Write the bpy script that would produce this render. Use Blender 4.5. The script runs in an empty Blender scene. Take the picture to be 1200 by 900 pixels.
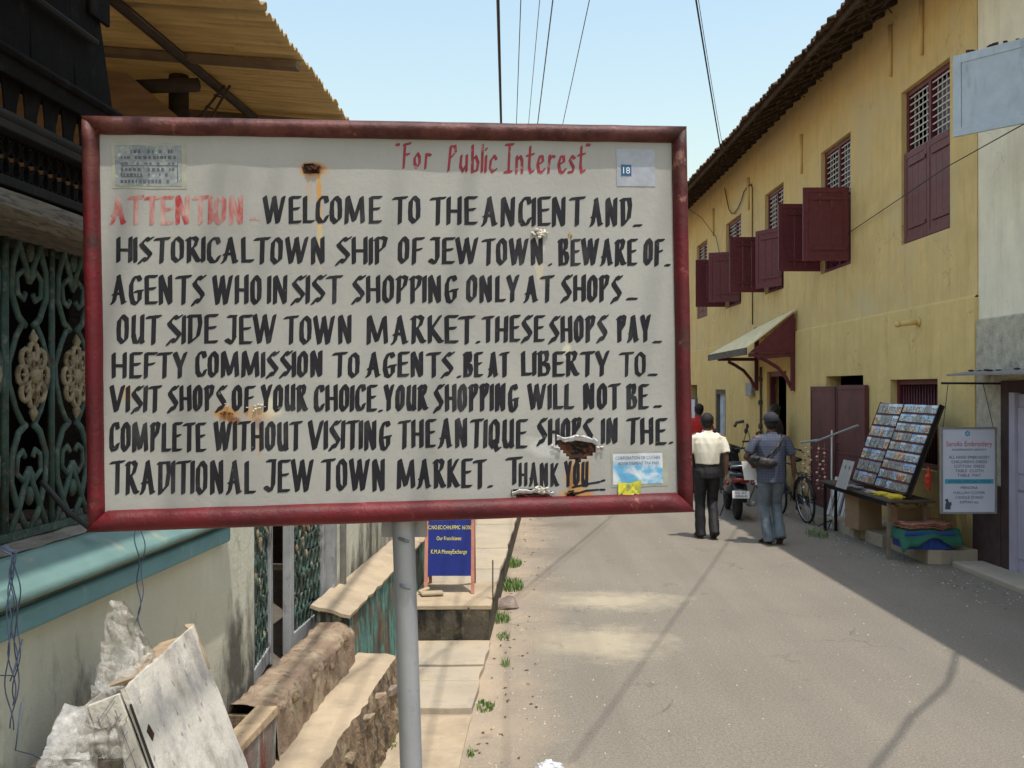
import bpy, bmesh, math, random
from mathutils import Vector, Matrix, noise
random.seed(7)
R = math.radians
S = bpy.context.scene
C = S.collection
# ------------------------------------------------------------------ camera, world, sun
CAMZ = 2.0
cd = bpy.data.cameras.new("camera"); cam = bpy.data.objects.new("camera", cd); C.objects.link(cam)
cd.lens = 35.0; cd.sensor_width = 36.0; cd.clip_start = 0.05; cd.clip_end = 3000
cam.location = (0, 0, CAMZ); cam.rotation_euler = (R(90.2455), 0, R(-0.2455))
S.camera = cam
F = 35 / 36 * 1200
SUN = Vector((0.150, -0.275, 1.0)).normalized()          # towards the sun
w = bpy.data.worlds.new("World"); S.world = w; w.use_nodes = True
nt = w.node_tree; nt.nodes.clear()
sky = nt.nodes.new("ShaderNodeTexSky"); sky.sky_type = 'NISHITA'; sky.sun_disc = False
sky.sun_elevation = math.asin(SUN.z); sky.sun_rotation = math.atan2(SUN.x, SUN.y)
sky.air_density = 2.1; sky.dust_density = 2.4; sky.ozone_density = 1.2
bg = nt.nodes.new("ShaderNodeBackground"); bg.inputs[1].default_value = 0.15
wo = nt.nodes.new("ShaderNodeOutputWorld")
nt.links.new(sky.outputs[0], bg.inputs[0]); nt.links.new(bg.outputs[0], wo.inputs[0])
sl = bpy.data.lights.new("sun", 'SUN'); sl.energy = 2.7; sl.angle = R(0.53); sl.color = (1, .95, .86)
so = bpy.data.objects.new("sun", sl); C.objects.link(so)
so.rotation_euler = (-SUN).to_track_quat('-Z', 'Y').to_euler(); so.location = (0, -5, 20)
S.view_settings.view_transform = 'Standard'; S.view_settings.look = 'None'
S.view_settings.exposure = 0.5; S.view_settings.gamma = 1

# ------------------------------------------------------------------ materials
def nodes(name):
    m = bpy.data.materials.new(name); m.use_nodes = True
    t = m.node_tree; b = t.nodes["Principled BSDF"]
    return m, t, b
def N(t, kind, **kw):
    n = t.nodes.new(kind)
    for k, v in kw.items():
        if k.startswith('i'):
            n.inputs[int(k[1:])].default_value = v
        else: setattr(n, k, v)
    return n
def L(t, a, b): t.links.new(a, b)
def pos(t, stretch=(1, 1, 1), obj=False):
    g = t.nodes.new("ShaderNodeTexCoord") if obj else t.nodes.new("ShaderNodeNewGeometry")
    mp = t.nodes.new("ShaderNodeMapping"); mp.inputs[3].default_value = stretch
    L(t, g.outputs["Object" if obj else "Position"], mp.inputs[0]); return mp.outputs[0]
def noi(t, vec, scale, detail=6, rough=.6, dist=0):
    n = t.nodes.new("ShaderNodeTexNoise"); n.inputs["Scale"].default_value = scale
    n.inputs["Detail"].default_value = detail; n.inputs["Roughness"].default_value = rough
    n.inputs["Distortion"].default_value = dist
    L(t, vec, n.inputs["Vector"]); return n.outputs["Fac"]
def ramp(t, fac, a, b, lo=0., hi=1.):
    r = t.nodes.new("ShaderNodeMapRange"); r.inputs[1].default_value = a; r.inputs[2].default_value = b
    r.inputs[3].default_value = lo; r.inputs[4].default_value = hi
    r.clamp = True; L(t, fac, r.inputs[0]); return r.outputs[0]
def mix(t, fac, c1, c2, mode='MIX'):
    m = t.nodes.new("ShaderNodeMix"); m.data_type = 'RGBA'; m.blend_type = mode
    for i, c in ((0, fac), (6, c1), (7, c2)):
        if isinstance(c, (int, float)): m.inputs[i].default_value = c
        elif isinstance(c, tuple): m.inputs[i].default_value = (*c[:3], 1)
        else: L(t, c, m.inputs[i])
    return m.outputs[2]
def mth(t, op, a, b=0.0):
    m = t.nodes.new("ShaderNodeMath"); m.operation = op
    for i, c in ((0, a), (1, b)):
        if isinstance(c, (int, float)): m.inputs[i].default_value = c
        else: L(t, c, m.inputs[i])
    return m.outputs[0]
def bump(t, b, h, strength=.3, dist=.01):
    n = t.nodes.new("ShaderNodeBump"); n.inputs["Strength"].default_value = strength
    n.inputs["Distance"].default_value = dist; L(t, h, n.inputs["Height"]); L(t, n.outputs[0], b.inputs["Normal"])
def sc(c, k): return tuple(min(1, x * k) for x in c)
def mat(name, col, rough=.8, var=.18, scale=6, bmp=.25, bscale=50, stains=(), metal=0, stretch=(1, 1, 1), bdist=.01, spec=.4):
    """stains: (colour, scale, lo, hi, stretch, amount)"""
    m, t, b = nodes(name); p = pos(t, stretch)
    c = mix(t, ramp(t, noi(t, p, scale), .3, .7), sc(col, 1 - var), sc(col, 1 + var))
    for s in stains:
        ps = pos(t, s[4] if len(s) > 4 else (1, 1, 1))
        f = ramp(t, noi(t, ps, s[1], 8, .65), s[2], s[3], 0, s[5] if len(s) > 5 else 1)
        c = mix(t, f, c, s[0])
    L(t, c, b.inputs["Base Color"]); b.inputs["Roughness"].default_value = rough
    b.inputs["Metallic"].default_value = metal; b.inputs["Specular IOR Level"].default_value = spec
    if bmp: bump(t, b, noi(t, p, bscale, 5, .7), bmp, bdist)
    return m
M = {}
def zmask(t, lo, hi):
    g = t.nodes.new("ShaderNodeNewGeometry"); s = t.nodes.new("ShaderNodeSeparateXYZ")
    L(t, g.outputs["Position"], s.inputs[0]); return ramp(t, s.outputs[2], lo, hi, 1, 0), s
# plaster walls
def plaster(name, col, dark, mould, base_h, streak=.35, grime=.6, floor_z=0., second=None):
    m, t, b = nodes(name)
    p = pos(t); pz = pos(t, (1, 1, .12)); big = noi(t, p, .7, 5)
    c = mix(t, ramp(t, noi(t, p, 2.2, 8, .65), .3, .72), sc(col, .88), sc(col, 1.08))
    c = mix(t, ramp(t, noi(t, pz, 5, 8, .7), .5, .78, 0, streak), c, dark)
    c = mix(t, ramp(t, noi(t, pz, 17, 6, .7), .55, .8, 0, streak * .8), c, dark)
    if second: c = mix(t, ramp(t, big, .5, .62, 0, .75), c, second)
    zm, s = zmask(t, floor_z, floor_z + base_h)
    f = mth(t, 'ADD', zm, ramp(t, noi(t, pos(t, (1, 1, .45)), 3.2, 8, .7), .3, .7, -.75, .45))
    c = mix(t, ramp(t, f, .25, .75, 0, grime), c, mould)
    c = mix(t, ramp(t, noi(t, p, 55, 4, .7), .63, .72, 0, .35), c, sc(dark, .7))
    c = mix(t, ramp(t, noi(t, p, 3.1, 10, .75), .66, .675, 0, .55), c, sc(tuple(.5 * a_ + .25 for a_ in col), .95))
    vo = t.nodes.new('ShaderNodeTexVoronoi'); vo.feature = 'DISTANCE_TO_EDGE'; vo.inputs['Scale'].default_value = .8
    va_ = t.nodes.new('ShaderNodeVectorMath'); va_.operation = 'ADD'; L(t, p, va_.inputs[0]); nz_ = t.nodes.new('ShaderNodeTexNoise'); nz_.inputs['Scale'].default_value = 2.2; nz_.inputs['Detail'].default_value = 7; L(t, p, nz_.inputs[0]); L(t, nz_.outputs['Color'], va_.inputs[1]); L(t, va_.outputs[0], vo.inputs[0])
    c = mix(t, mth(t, 'MULTIPLY', ramp(t, vo.outputs['Distance'], .001, .006, .5, 0), ramp(t, noi(t, p, .8, 2), .52, .6)), c, sc(dark, .5))
    L(t, c, b.inputs["Base Color"]); b.inputs["Roughness"].default_value = .9
    b.inputs["Specular IOR Level"].default_value = .2
    bump(t, b, mth(t, 'ADD', mth(t, 'MULTIPLY', noi(t, p, 5, 4), 3.), noi(t, p, 45, 6, .75)), .35, .012)
    return m
M['yellow'] = plaster('yellow_limewash', (.72, .53, .22), (.46, .31, .10), (.28, .21, .085), 1.0, .55, .7, 0., (.66, .49, .21))
M['yellow_up'] = plaster('yellow_limewash_upper', (.70, .51, .225), (.42, .28, .10), (.48, .34, .14), .1, .6, .1, 0., (.62, .49, .27))
M['white_wall'] = plaster('white_limewash', (.86, .78, .60), (.42, .37, .28), (.35, .3, .22), .5, .35, .5)
M['rough_white'] = mat('rough_white_render', (.58, .52, .40), .95, .2, 9, .9, 40, [((.25, .23, .2), 6, .5, .75)], bdist=.03)
M['cream'] = plaster('cream_old_wall', (.60, .595, .49), (.36, .36, .30), (.09, .085, .075), 0.95, .5, .95, .45, (.52, .50, .40))
M['teal_wall'] = mat('teal_peeling_plinth', (.10, .27, .24), .9, .3, 10, .6, 40,
    [((.05, .05, .04), 7, .42, .55, (1, 1, .3)), ((.30, .30, .24), 12, .55, .66, (1, 1, .2), .8), ((.16, .10, .06), 4, .52, .62, (1, 1, .5))])
M['aqua'] = mat('aqua_paint', (.145, .25, .235), .75, .12, 5, .3, 40, [((.34, .33, .26), 9, .56, .72, (1, 1, 1), .7), ((.08, .14, .12), 30, .66, .76, (1, 1, 1), .5)])
M['aqua2'] = mat('aqua_blue_paint', (.135, .28, .32), .75, .12, 5, .3, 40, [((.4, .42, .36), 14, .58, .7, (1, 1, .3), .6)])
M['stucco_dirt'] = mat('dirty_grey_sill', (.21, .20, .17), .95, .3, 8, .8, 60)
M['maroon'] = mat('maroon_paint', (.125, .022, .030), .5, .2, 12, .25, 60, [((.26, .12, .11), 5, .6, .78, (1, 1, .3), .35), ((.05, .02, .02), 18, .56, .72, (1, 1, .2), .6)])
M['maroon_door'] = mat('maroon_iron', (.115, .030, .034), .55, .25, 4, .25, 30, [((.05, .02, .015), 3, .5, .7, (1, 1, .3), .8), ((.28, .15, .12), 9, .62, .75, (1, 1, .5), .5)])
M['grille'] = mat('grille_paint', (.62, .60, .58), .5, .1, 20, 0)
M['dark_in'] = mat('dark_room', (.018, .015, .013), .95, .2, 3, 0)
M['curtain'] = mat('faded_curtain', (.22, .20, .24), .95, .4, 12, 0, stretch=(1, 8, .4))
M['blue_shut'] = mat('pale_blue_shutter_paint', (.42, .49, .56), .6, .1, 7, .3, 60, [((.22, .26, .30), 14, .55, .7, (1, 1, .2), .5)])
M['tile'] = mat('mossy_clay_tile', (.17, .085, .05), .95, .4, 7, .7, 50, [((.035, .032, .028), 5, .4, .62), ((.28, .24, .18), 11, .6, .7, (1, 1, 1), .6)])
M['wood_dark'] = mat('dark_old_wood', (.045, .030, .020), .85, .4, 6, .5, 40, stretch=(1, 1, 5))
M['wood_eave'] = mat('eave_timber', (.055, .035, .022), .9, .4, 8, .5, 40, [((.15, .11, .06), 9, .58, .7)])
M['wood_black'] = mat('blackened_carved_wood', (.0045, .0035, .003), .9, .4, 9, .5, 60, [((.014, .012, .010), 14, .55, .7)], spec=.12)
M['wood_grey'] = mat('grey_weathered_beam', (.13, .11, .085), .9, .35, 4, .6, 40, [((.05, .04, .03), 12, .5, .65, (8, 1, 8))], stretch=(9, 1, 9))
M['ply'] = mat('tan_plywood', (.20, .115, .055), .8, .2, 4, .1, 40, stretch=(1, 1, 6))
M['verdigris'] = mat('verdigris_iron', (.045, .080, .066), .8, .35, 22, .5, 80, [((.14, .16, .13), 30, .54, .68), ((.06, .04, .025), 18, .56, .66)])
M['rosette'] = mat('rusty_cream_iron', (.25, .205, .13), .8, .3, 25, .5, 80, [((.12, .08, .04), 22, .5, .62)])
M['gate_grey'] = mat('grey_gate_paint', (.30, .31, .32), .6, .2, 7, .3, 50, [((.06, .05, .04), 9, .55, .68, (1, 1, .4))])
M['gate_green'] = mat('corroded_green_casting', (.045, .085, .07), .7, .5, 18, .8, 60, [((.35, .30, .22), 20, .56, .66), ((.012, .012, .01), 12, .5, .62)])
M['concrete'] = mat('sandy_concrete', (.43, .34, .235), .95, .16, 3, .5, 70, [((.26, .22, .17), 5, .5, .72, (1, 1, 1), .6), ((.55, .46, .33), 9, .6, .7, (1, 1, 1), .5)])
M['slab'] = mat('grey_stone_slab', (.40, .34, .26), .95, .12, 3, .4, 60, [((.24, .215, .18), 6, .52, .7, (1, 1, 1), .6), ((.46, .37, .25), 1.6, .48, .62, (1, 1, 1), .7)])
M['mould_block'] = mat('blackened_concrete', (.085, .072, .052), .95, .4, 8, .8, 40, [((.26, .21, .13), 5, .56, .68), ((.02, .018, .015), 9, .5, .65, (1, 1, .3))])
M['kerb_red'] = mat('crumbling_laterite', (.33, .235, .165), .95, .3, 8, 1., 35, [((.48, .38, .26), 6, .47, .62), ((.16, .10, .06), 14, .56, .68)], bdist=.03)
M['rubble'] = mat('exposed_brick_rubble', (.25, .175, .11), .95, .4, 12, 1., 40, [((.07, .055, .04), 9, .48, .62, (1, 1, .4)), ((.42, .34, .22), 7, .54, .66), ((.06, .06, .03), 5, .6, .7)], bdist=.03)
M['stone'] = mat('pinkish_stone', (.26, .20, .165), .9, .25, 14, .6, 40)
M['grass'] = mat('roadside_grass', (.14, .22, .06), .7, .35, 30, 0)
M['wire'] = mat('black_cable', (.02, .02, .022), .6, .1, 5, 0)
M['wire_grey'] = mat('grey_wire', (.16, .17, .19), .6, .1, 5, 0)
M['steel'] = mat('dull_galvanised_pipe', (.33, .34, .36), .48, .12, 9, .12, 90, [((.16, .15, .14), 18, .6, .72, (1, 1, 1), .5), ((.45, .45, .46), 5, .55, .7, (1, 1, .2), .4)], metal=.35)
M['black_iron'] = mat('black_iron', (.025, .025, .025), .5, .2, 9, 0)
M['white_pt'] = mat('chalky_white_paint', (.66, .64, .60), .75, .1, 9, .3, 60, [((.3, .3, .28), 8, .56, .74, (1, 1, .4), .5)])
M['oldbox'] = mat('old_weathered_white_panel', (.66, .62, .55), .8, .1, 5, .5, 50,
    [((.24, .20, .165), 4.5, .50, .66, (1, 1, .75), .85), ((.36, .34, .34), 11, .5, .66, (1, 1, .8), .7), ((.14, .10, .07), 24, .60, .68, (1, 1, .7), .7), ((.18, .07, .035), 22, .70, .74)])
M['wood_edge'] = mat('bare_wood_edge', (.42, .31, .20), .85, .2, 9, .4, 60, [((.2, .12, .07), 14, .55, .7)])
M['skin'] = mat('brown_skin', (.13, .062, .038), .55, .12, 9, .1, 90)
M['hair'] = mat('black_hair', (.008, .007, .007), .6, .2, 60, .6, 200)
M['shirt_white'] = mat('cream_cotton_shirt', (.78, .73, .60), .85, .05, 9, .25, 120)
M['trouser_black'] = mat('black_trousers', (.014, .013, .015), .7, .2, 9, .2, 90)
M['denim'] = mat('faded_jeans', (.13, .16, .19), .85, .25, 9, .3, 120, [((.30, .33, .35), 4, .55, .68, (1, 1, .35), .8)])
M['shoe'] = mat('black_shoe', (.012, .011, .012), .35, .1, 9, 0)
M['sandal'] = mat('brown_sandal_sole', (.16, .10, .06), .7, .1, 9, 0)
M['red_shirt'] = mat('red_shirt', (.42, .02, .02), .8, .1, 9, .2, 90)
M['dark_shirt'] = mat('charcoal_shirt', (.03, .028, .035), .8, .1, 9, .2, 90)
M['cap'] = mat('dark_grey_cap', (.03, .032, .04), .85, .1, 9, .2, 90)
M['bag'] = mat('black_bag', (.02, .022, .026), .6, .2, 20, .3, 60, [((.14, .08, .05), 22, .55, .6)])
M['black_plastic'] = mat('black_glossy_paint', (.012, .013, .018), .22, .1, 9, 0, spec=.6)
M['rubber'] = mat('tyre_rubber', (.02, .02, .02), .85, .15, 30, .3, 120)
M['chrome'] = mat('chrome', (.55, .55, .56), .2, .05, 9, 0, metal=1)
M['seat_vinyl'] = mat('black_seat_vinyl', (.018, .018, .02), .45, .1, 9, .2, 120)
M['red_lens'] = mat('red_tail_lens', (.22, .015, .01), .2, .1, 9, 0, spec=.6)
M['plate'] = mat('white_number_plate', (.75, .75, .74), .5, .03, 9, 0)
M['carton'] = mat('brown_cardboard', (.33, .215, .125), .9, .1, 5, .1, 60)
M['crate'] = mat('blue_plastic_crate', (.03, .07, .32), .5, .1, 9, 0)
M['green_cloth'] = mat('green_cloth', (.025, .12, .075), .9, .2, 9, .3, 60)
M['mats'] = mat('folded_brown_textile', (.28, .12, .08), .9, .4, 30, .3, 80)
M['yellow_print'] = mat('yellow_print', (.75, .60, .05), .6, .2, 40, 0)
M['red_cloth'] = mat('red_orange_cloth', (.55, .06, .03), .8, .2, 9, .2, 40)
M['bead_r'] = mat('red_bead', (.35, .05, .03), .3, .2, 9, 0, spec=.7)
M['bead_w'] = mat('shell_bead', (.65, .58, .45), .4, .2, 9, 0)
M['navy'] = mat('navy_sign_paint', (.012, .025, .20), .45, .1, 9, .05, 30)
M['yel_letter'] = mat('yellow_lettering', (.80, .72, .10), .6, .05, 9, 0)
M['pink_leg'] = mat('faded_pink_timber', (.48, .21, .15), .85, .2, 12, .2, 40)
M['red_letter'] = mat('red_lettering', (.45, .06, .08), .6, .1, 9, 0)
M['grey_letter'] = mat('dark_grey_lettering', (.08, .08, .11), .6, .1, 9, 0)
M['cyan_bar'] = mat('cyan_strip', (.06, .36, .48), .5, .05, 9, 0)
M['signwhite'] = mat('lilac_white_sign', (.60, .62, .70), .5, .04, 5, 0)
M['lilac_door'] = mat('lilac_grey_door', (.40, .37, .45), .6, .08, 5, .1, 40)
M['brown_base'] = mat('brown_dado_paint', (.055, .030, .028), .8, .3, 7, .3, 40)
M['awning'] = mat('cream_awning_sheet', (.80, .66, .38), .8, .12, 5, .2, 30, [((.45, .36, .2), 8, .58, .72)])
M['sheet_yel'] = mat('old_corrugated_sheet', (.46, .32, .14), .75, .18, 5, .2, 30, [((.24, .13, .05), 10, .6, .76, (1, 1, 1), .55), ((.62, .45, .18), 4, .6, .7, (1, 1, 1), .5)])
M['tin_top'] = mat('grey_tin_top', (.25, .24, .23), .6, .2, 7, .2, 30)
M['house2'] = plaster('pale_plaster', (.56, .53, .46), (.35, .32, .27), (.12, .11, .09), .8, .4, .8)

# translucent corrugated sheet: light filtering through the fibre sheet
m, t, b = nodes('translucent_corrugated_sheet')
p = pos(t); c = mix(t, ramp(t, noi(t, pos(t, (.3, 6, 1)), 4, 6), .35, .7), (.42, .30, .14), (.58, .43, .21))
c = mix(t, ramp(t, noi(t, p, 9, 6), .62, .74, 0, .6), c, (.2, .11, .045))
L(t, c, b.inputs["Base Color"]); b.inputs["Roughness"].default_value = .8
tr = t.nodes.new("ShaderNodeBsdfTranslucent"); L(t, c, tr.inputs[0])
mx = t.nodes.new("ShaderNodeMixShader"); mx.inputs[0].default_value = .30
L(t, b.outputs[0], mx.inputs[1]); L(t, tr.outputs[0], mx.inputs[2]); L(t, mx.outputs[0], t.nodes["Material Output"].inputs[0])
M['sheet'] = m
# plastic wrap
m, t, b = nodes('crumpled_clear_plastic')
p = pos(t); b.inputs["Base Color"].default_value = (.82, .80, .77, 1); b.inputs["Roughness"].default_value = .22
b.inputs["Specular IOR Level"].default_value = .8
tp = t.nodes.new("ShaderNodeBsdfTransparent"); mx = t.nodes.new("ShaderNodeMixShader")
L(t, ramp(t, noi(t, p, 14, 6, .7), .35, .65, .25, .8), mx.inputs[0])
L(t, tp.outputs[0], mx.inputs[1]); L(t, b.outputs[0], mx.inputs[2]); L(t, mx.outputs[0], t.nodes["Material Output"].inputs[0])
bump(t, b, noi(t, p, 28, 5, .75, 1.5), .8, .02)
M['plastic'] = m
# blue checked shirt
m, t, b = nodes('blue_checked_shirt')
p = pos(t, (1, 1, 1), True); wv = t.nodes.new("ShaderNodeTexWave"); wv.inputs["Scale"].default_value = 9; L(t, p, wv.inputs[0])
wz = t.nodes.new("ShaderNodeTexWave"); wz.bands_direction = 'Z'; wz.inputs["Scale"].default_value = 9; L(t, p, wz.inputs[0])
c = mix(t, ramp(t, wv.outputs[1], .3, .7, 0, .3), (.052, .062, .098), (.095, .11, .16))
c = mix(t, ramp(t, wz.outputs[1], .6, .8, 0, .18), c, (.20, .20, .28))
L(t, c, b.inputs["Base Color"]); b.inputs["Roughness"].default_value = .85
M['shirt_blue'] = m
# printed cards: pictures differ by object
def card_mat(name, pal):
    m, t, b = nodes(name); oi = t.nodes.new("ShaderNodeObjectInfo")
    tc = t.nodes.new("ShaderNodeTexCoord"); va = t.nodes.new("ShaderNodeVectorMath"); va.operation = 'ADD'
    cx = t.nodes.new("ShaderNodeCombineXYZ"); L(t, mth(t, 'MULTIPLY', oi.outputs["Random"], 40), cx.inputs[0])
    L(t, tc.outputs["Generated"], va.inputs[0]); L(t, cx.outputs[0], va.inputs[1])
    n = t.nodes.new("ShaderNodeTexNoise"); n.inputs["Scale"].default_value = 2.6; n.inputs["Detail"].default_value = 4; L(t, va.outputs[0], n.inputs[0])
    cr = t.nodes.new("ShaderNodeValToRGB"); L(t, n.outputs["Fac"], cr.inputs[0]); cr.color_ramp.interpolation = 'CONSTANT'
    el = cr.color_ramp.elements; el[0].position = 0; el[0].color = (*pal[0], 1); el[1].position = .42; el[1].color = (*pal[1], 1)
    for i, pp in enumerate((.5, .58, .66)):
        e = el.new(pp); e.color = (*pal[2 + i], 1)
    s = t.nodes.new("ShaderNodeSeparateXYZ"); L(t, tc.outputs["Generated"], s.inputs[0])
    c = mix(t, ramp(t, s.outputs[2], .70, .74), cr.outputs[0], mix(t, oi.outputs["Random"], pal[5], pal[6]))
    L(t, c, b.inputs["Base Color"]); b.inputs["Roughness"].default_value = .35
    return m
M['card_a'] = card_mat('printed_card_blue', [(.03, .08, .28), (.55, .60, .66), (.05, .10, .06), (.62, .50, .3), (.06, .03, .03), (.16, .38, .75), (.70, .76, .82)])
M['card_b'] = card_mat('printed_card_warm', [(.55, .12, .03), (.07, .05, .06), (.70, .52, .25), (.05, .16, .3), (.6, .58, .5), (.35, .55, .78), (.75, .42, .22)])
M['card_c'] = card_mat('printed_card_dark', [(.05, .05, .07), (.22, .20, .2), (.08, .14, .10), (.4, .38, .34), (.3, .1, .06), (.16, .22, .30), (.26, .2, .22)])

# ------------------------------------------------------------------ ground materials
m, t, b = nodes('dusty_asphalt'); p = pos(t)
g = t.nodes.new("ShaderNodeNewGeometry"); s = t.nodes.new("ShaderNodeSeparateXYZ"); L(t, g.outputs["Position"], s.inputs[0])
base = mix(t, ramp(t, noi(t, p, .55, 6), .35, .65), (.195, .168, .135), (.24, .21, .17))
base = mix(t, ramp(t, noi(t, p, 48, 4, .85), .42, .60, 0, .65), base, (.32, .29, .24))
base = mix(t, ramp(t, noi(t, p, 85, 3, .85), .52, .62, 0, .7), base, (.085, .075, .062))
wob = mth(t, 'MULTIPLY', noi(t, p, 1.6, 6), 1.1)
edge = mth(t, 'SUBTRACT', mth(t, 'SUBTRACT', s.outputs[0], mth(t, 'MULTIPLY', s.outputs[1], .035)), wob)
sand = ramp(t, edge, -1.05, -.40, 1, 0)
base = mix(t, mth(t, 'MULTIPLY', sand, .75), base, mix(t, noi(t, p, 30, 5), (.44, .335, .235), (.55, .43, .31)))
# pale dust / cement patches
def blob(cx, cy, rx, ry, warp=.6, ns=3.2, lo=.35, hi=1.25):
    v = t.nodes.new("ShaderNodeVectorMath"); v.operation = 'SUBTRACT'; L(t, g.outputs["Position"], v.inputs[0]); v.inputs[1].default_value = (cx, cy, 0)
    v2 = t.nodes.new("ShaderNodeVectorMath"); v2.operation = 'DIVIDE'; L(t, v.outputs[0], v2.inputs[0]); v2.inputs[1].default_value = (rx, ry, 1)
    ln = t.nodes.new("ShaderNodeVectorMath"); ln.operation = 'LENGTH'; L(t, v2.outputs[0], ln.inputs[0])
    d = mth(t, 'ADD', ln.outputs["Value"], mth(t, 'MULTIPLY', mth(t, 'SUBTRACT', noi(t, p, ns, 8, .7), .5), warp * 4))
    return ramp(t, d, lo, hi, 1, 0)
base = mix(t, mth(t, 'MULTIPLY', blob(.74, 7.85, .52, .55), .62), base, (.50, .43, .31))
base = mix(t, mth(t, 'MULTIPLY', blob(1.0, 9.4, .62, .42), .6), base, (.53, .46, .33))
base = mix(t, mth(t, 'MULTIPLY', blob(.5, 12.2, .45, .5), .35), base, (.13, .11, .09))
base = mix(t, mth(t, 'MULTIPLY', blob(.8, 14.6, .35, .5), .4), base, (.12, .10, .08))
vo = t.nodes.new("ShaderNodeTexVoronoi"); vo.feature = 'DISTANCE_TO_EDGE'; vo.inputs["Scale"].default_value = .55
wv_ = t.nodes.new("ShaderNodeVectorMath"); wv_.operation = 'ADD'; L(t, p, wv_.inputs[0]); nz_ = t.nodes.new("ShaderNodeTexNoise"); nz_.inputs["Scale"].default_value = 2.5; nz_.inputs["Detail"].default_value = 6; L(t, p, nz_.inputs[0]); L(t, nz_.outputs["Color"], wv_.inputs[1]); L(t, wv_.outputs[0], vo.inputs[0])
crk = mth(t, 'MULTIPLY', ramp(t, vo.outputs["Distance"], .002, .009, 1, 0), ramp(t, noi(t, p, .9, 3), .50, .62))
base = mix(t, mth(t, 'MULTIPLY', crk, .55), base, (.07, .06, .05))
trk = ramp(t, noi(t, pos(t, (1.1, .07, 1)), 1.6, 4), .42, .6); base = mix(t, mth(t, 'MULTIPLY', trk, .22), base, (.13, .12, .105))
base = mix(t, ramp(t, noi(t, p, 5.5, 4, .5), .66, .74, 0, .35), base, (.12, .105, .09))
# damp/dirty kerb side on the right
rt = ramp(t, mth(t, 'ADD', s.outputs[0], mth(t, 'MULTIPLY', noi(t, p, 2, 6), 1.2)), 4.6, 5.1)
base = mix(t, mth(t, 'MULTIPLY', rt, .55), base, mix(t, noi(t, p, 14, 5), (.12, .10, .075), (.30, .25, .18)))
L(t, base, b.inputs["Base Color"]); b.inputs["Roughness"].default_value = .92; b.inputs["Specular IOR Level"].default_value = .25
bump(t, b, mth(t, 'ADD', noi(t, p, 90, 4, .8), mth(t, 'MULTIPLY', noi(t, p, 3, 4), 2)), .5, .012)
M['asphalt'] = m
M['earth'] = mat('dry_earth', (.42, .33, .23), .95, .2, 2, .4, 40)

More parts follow.
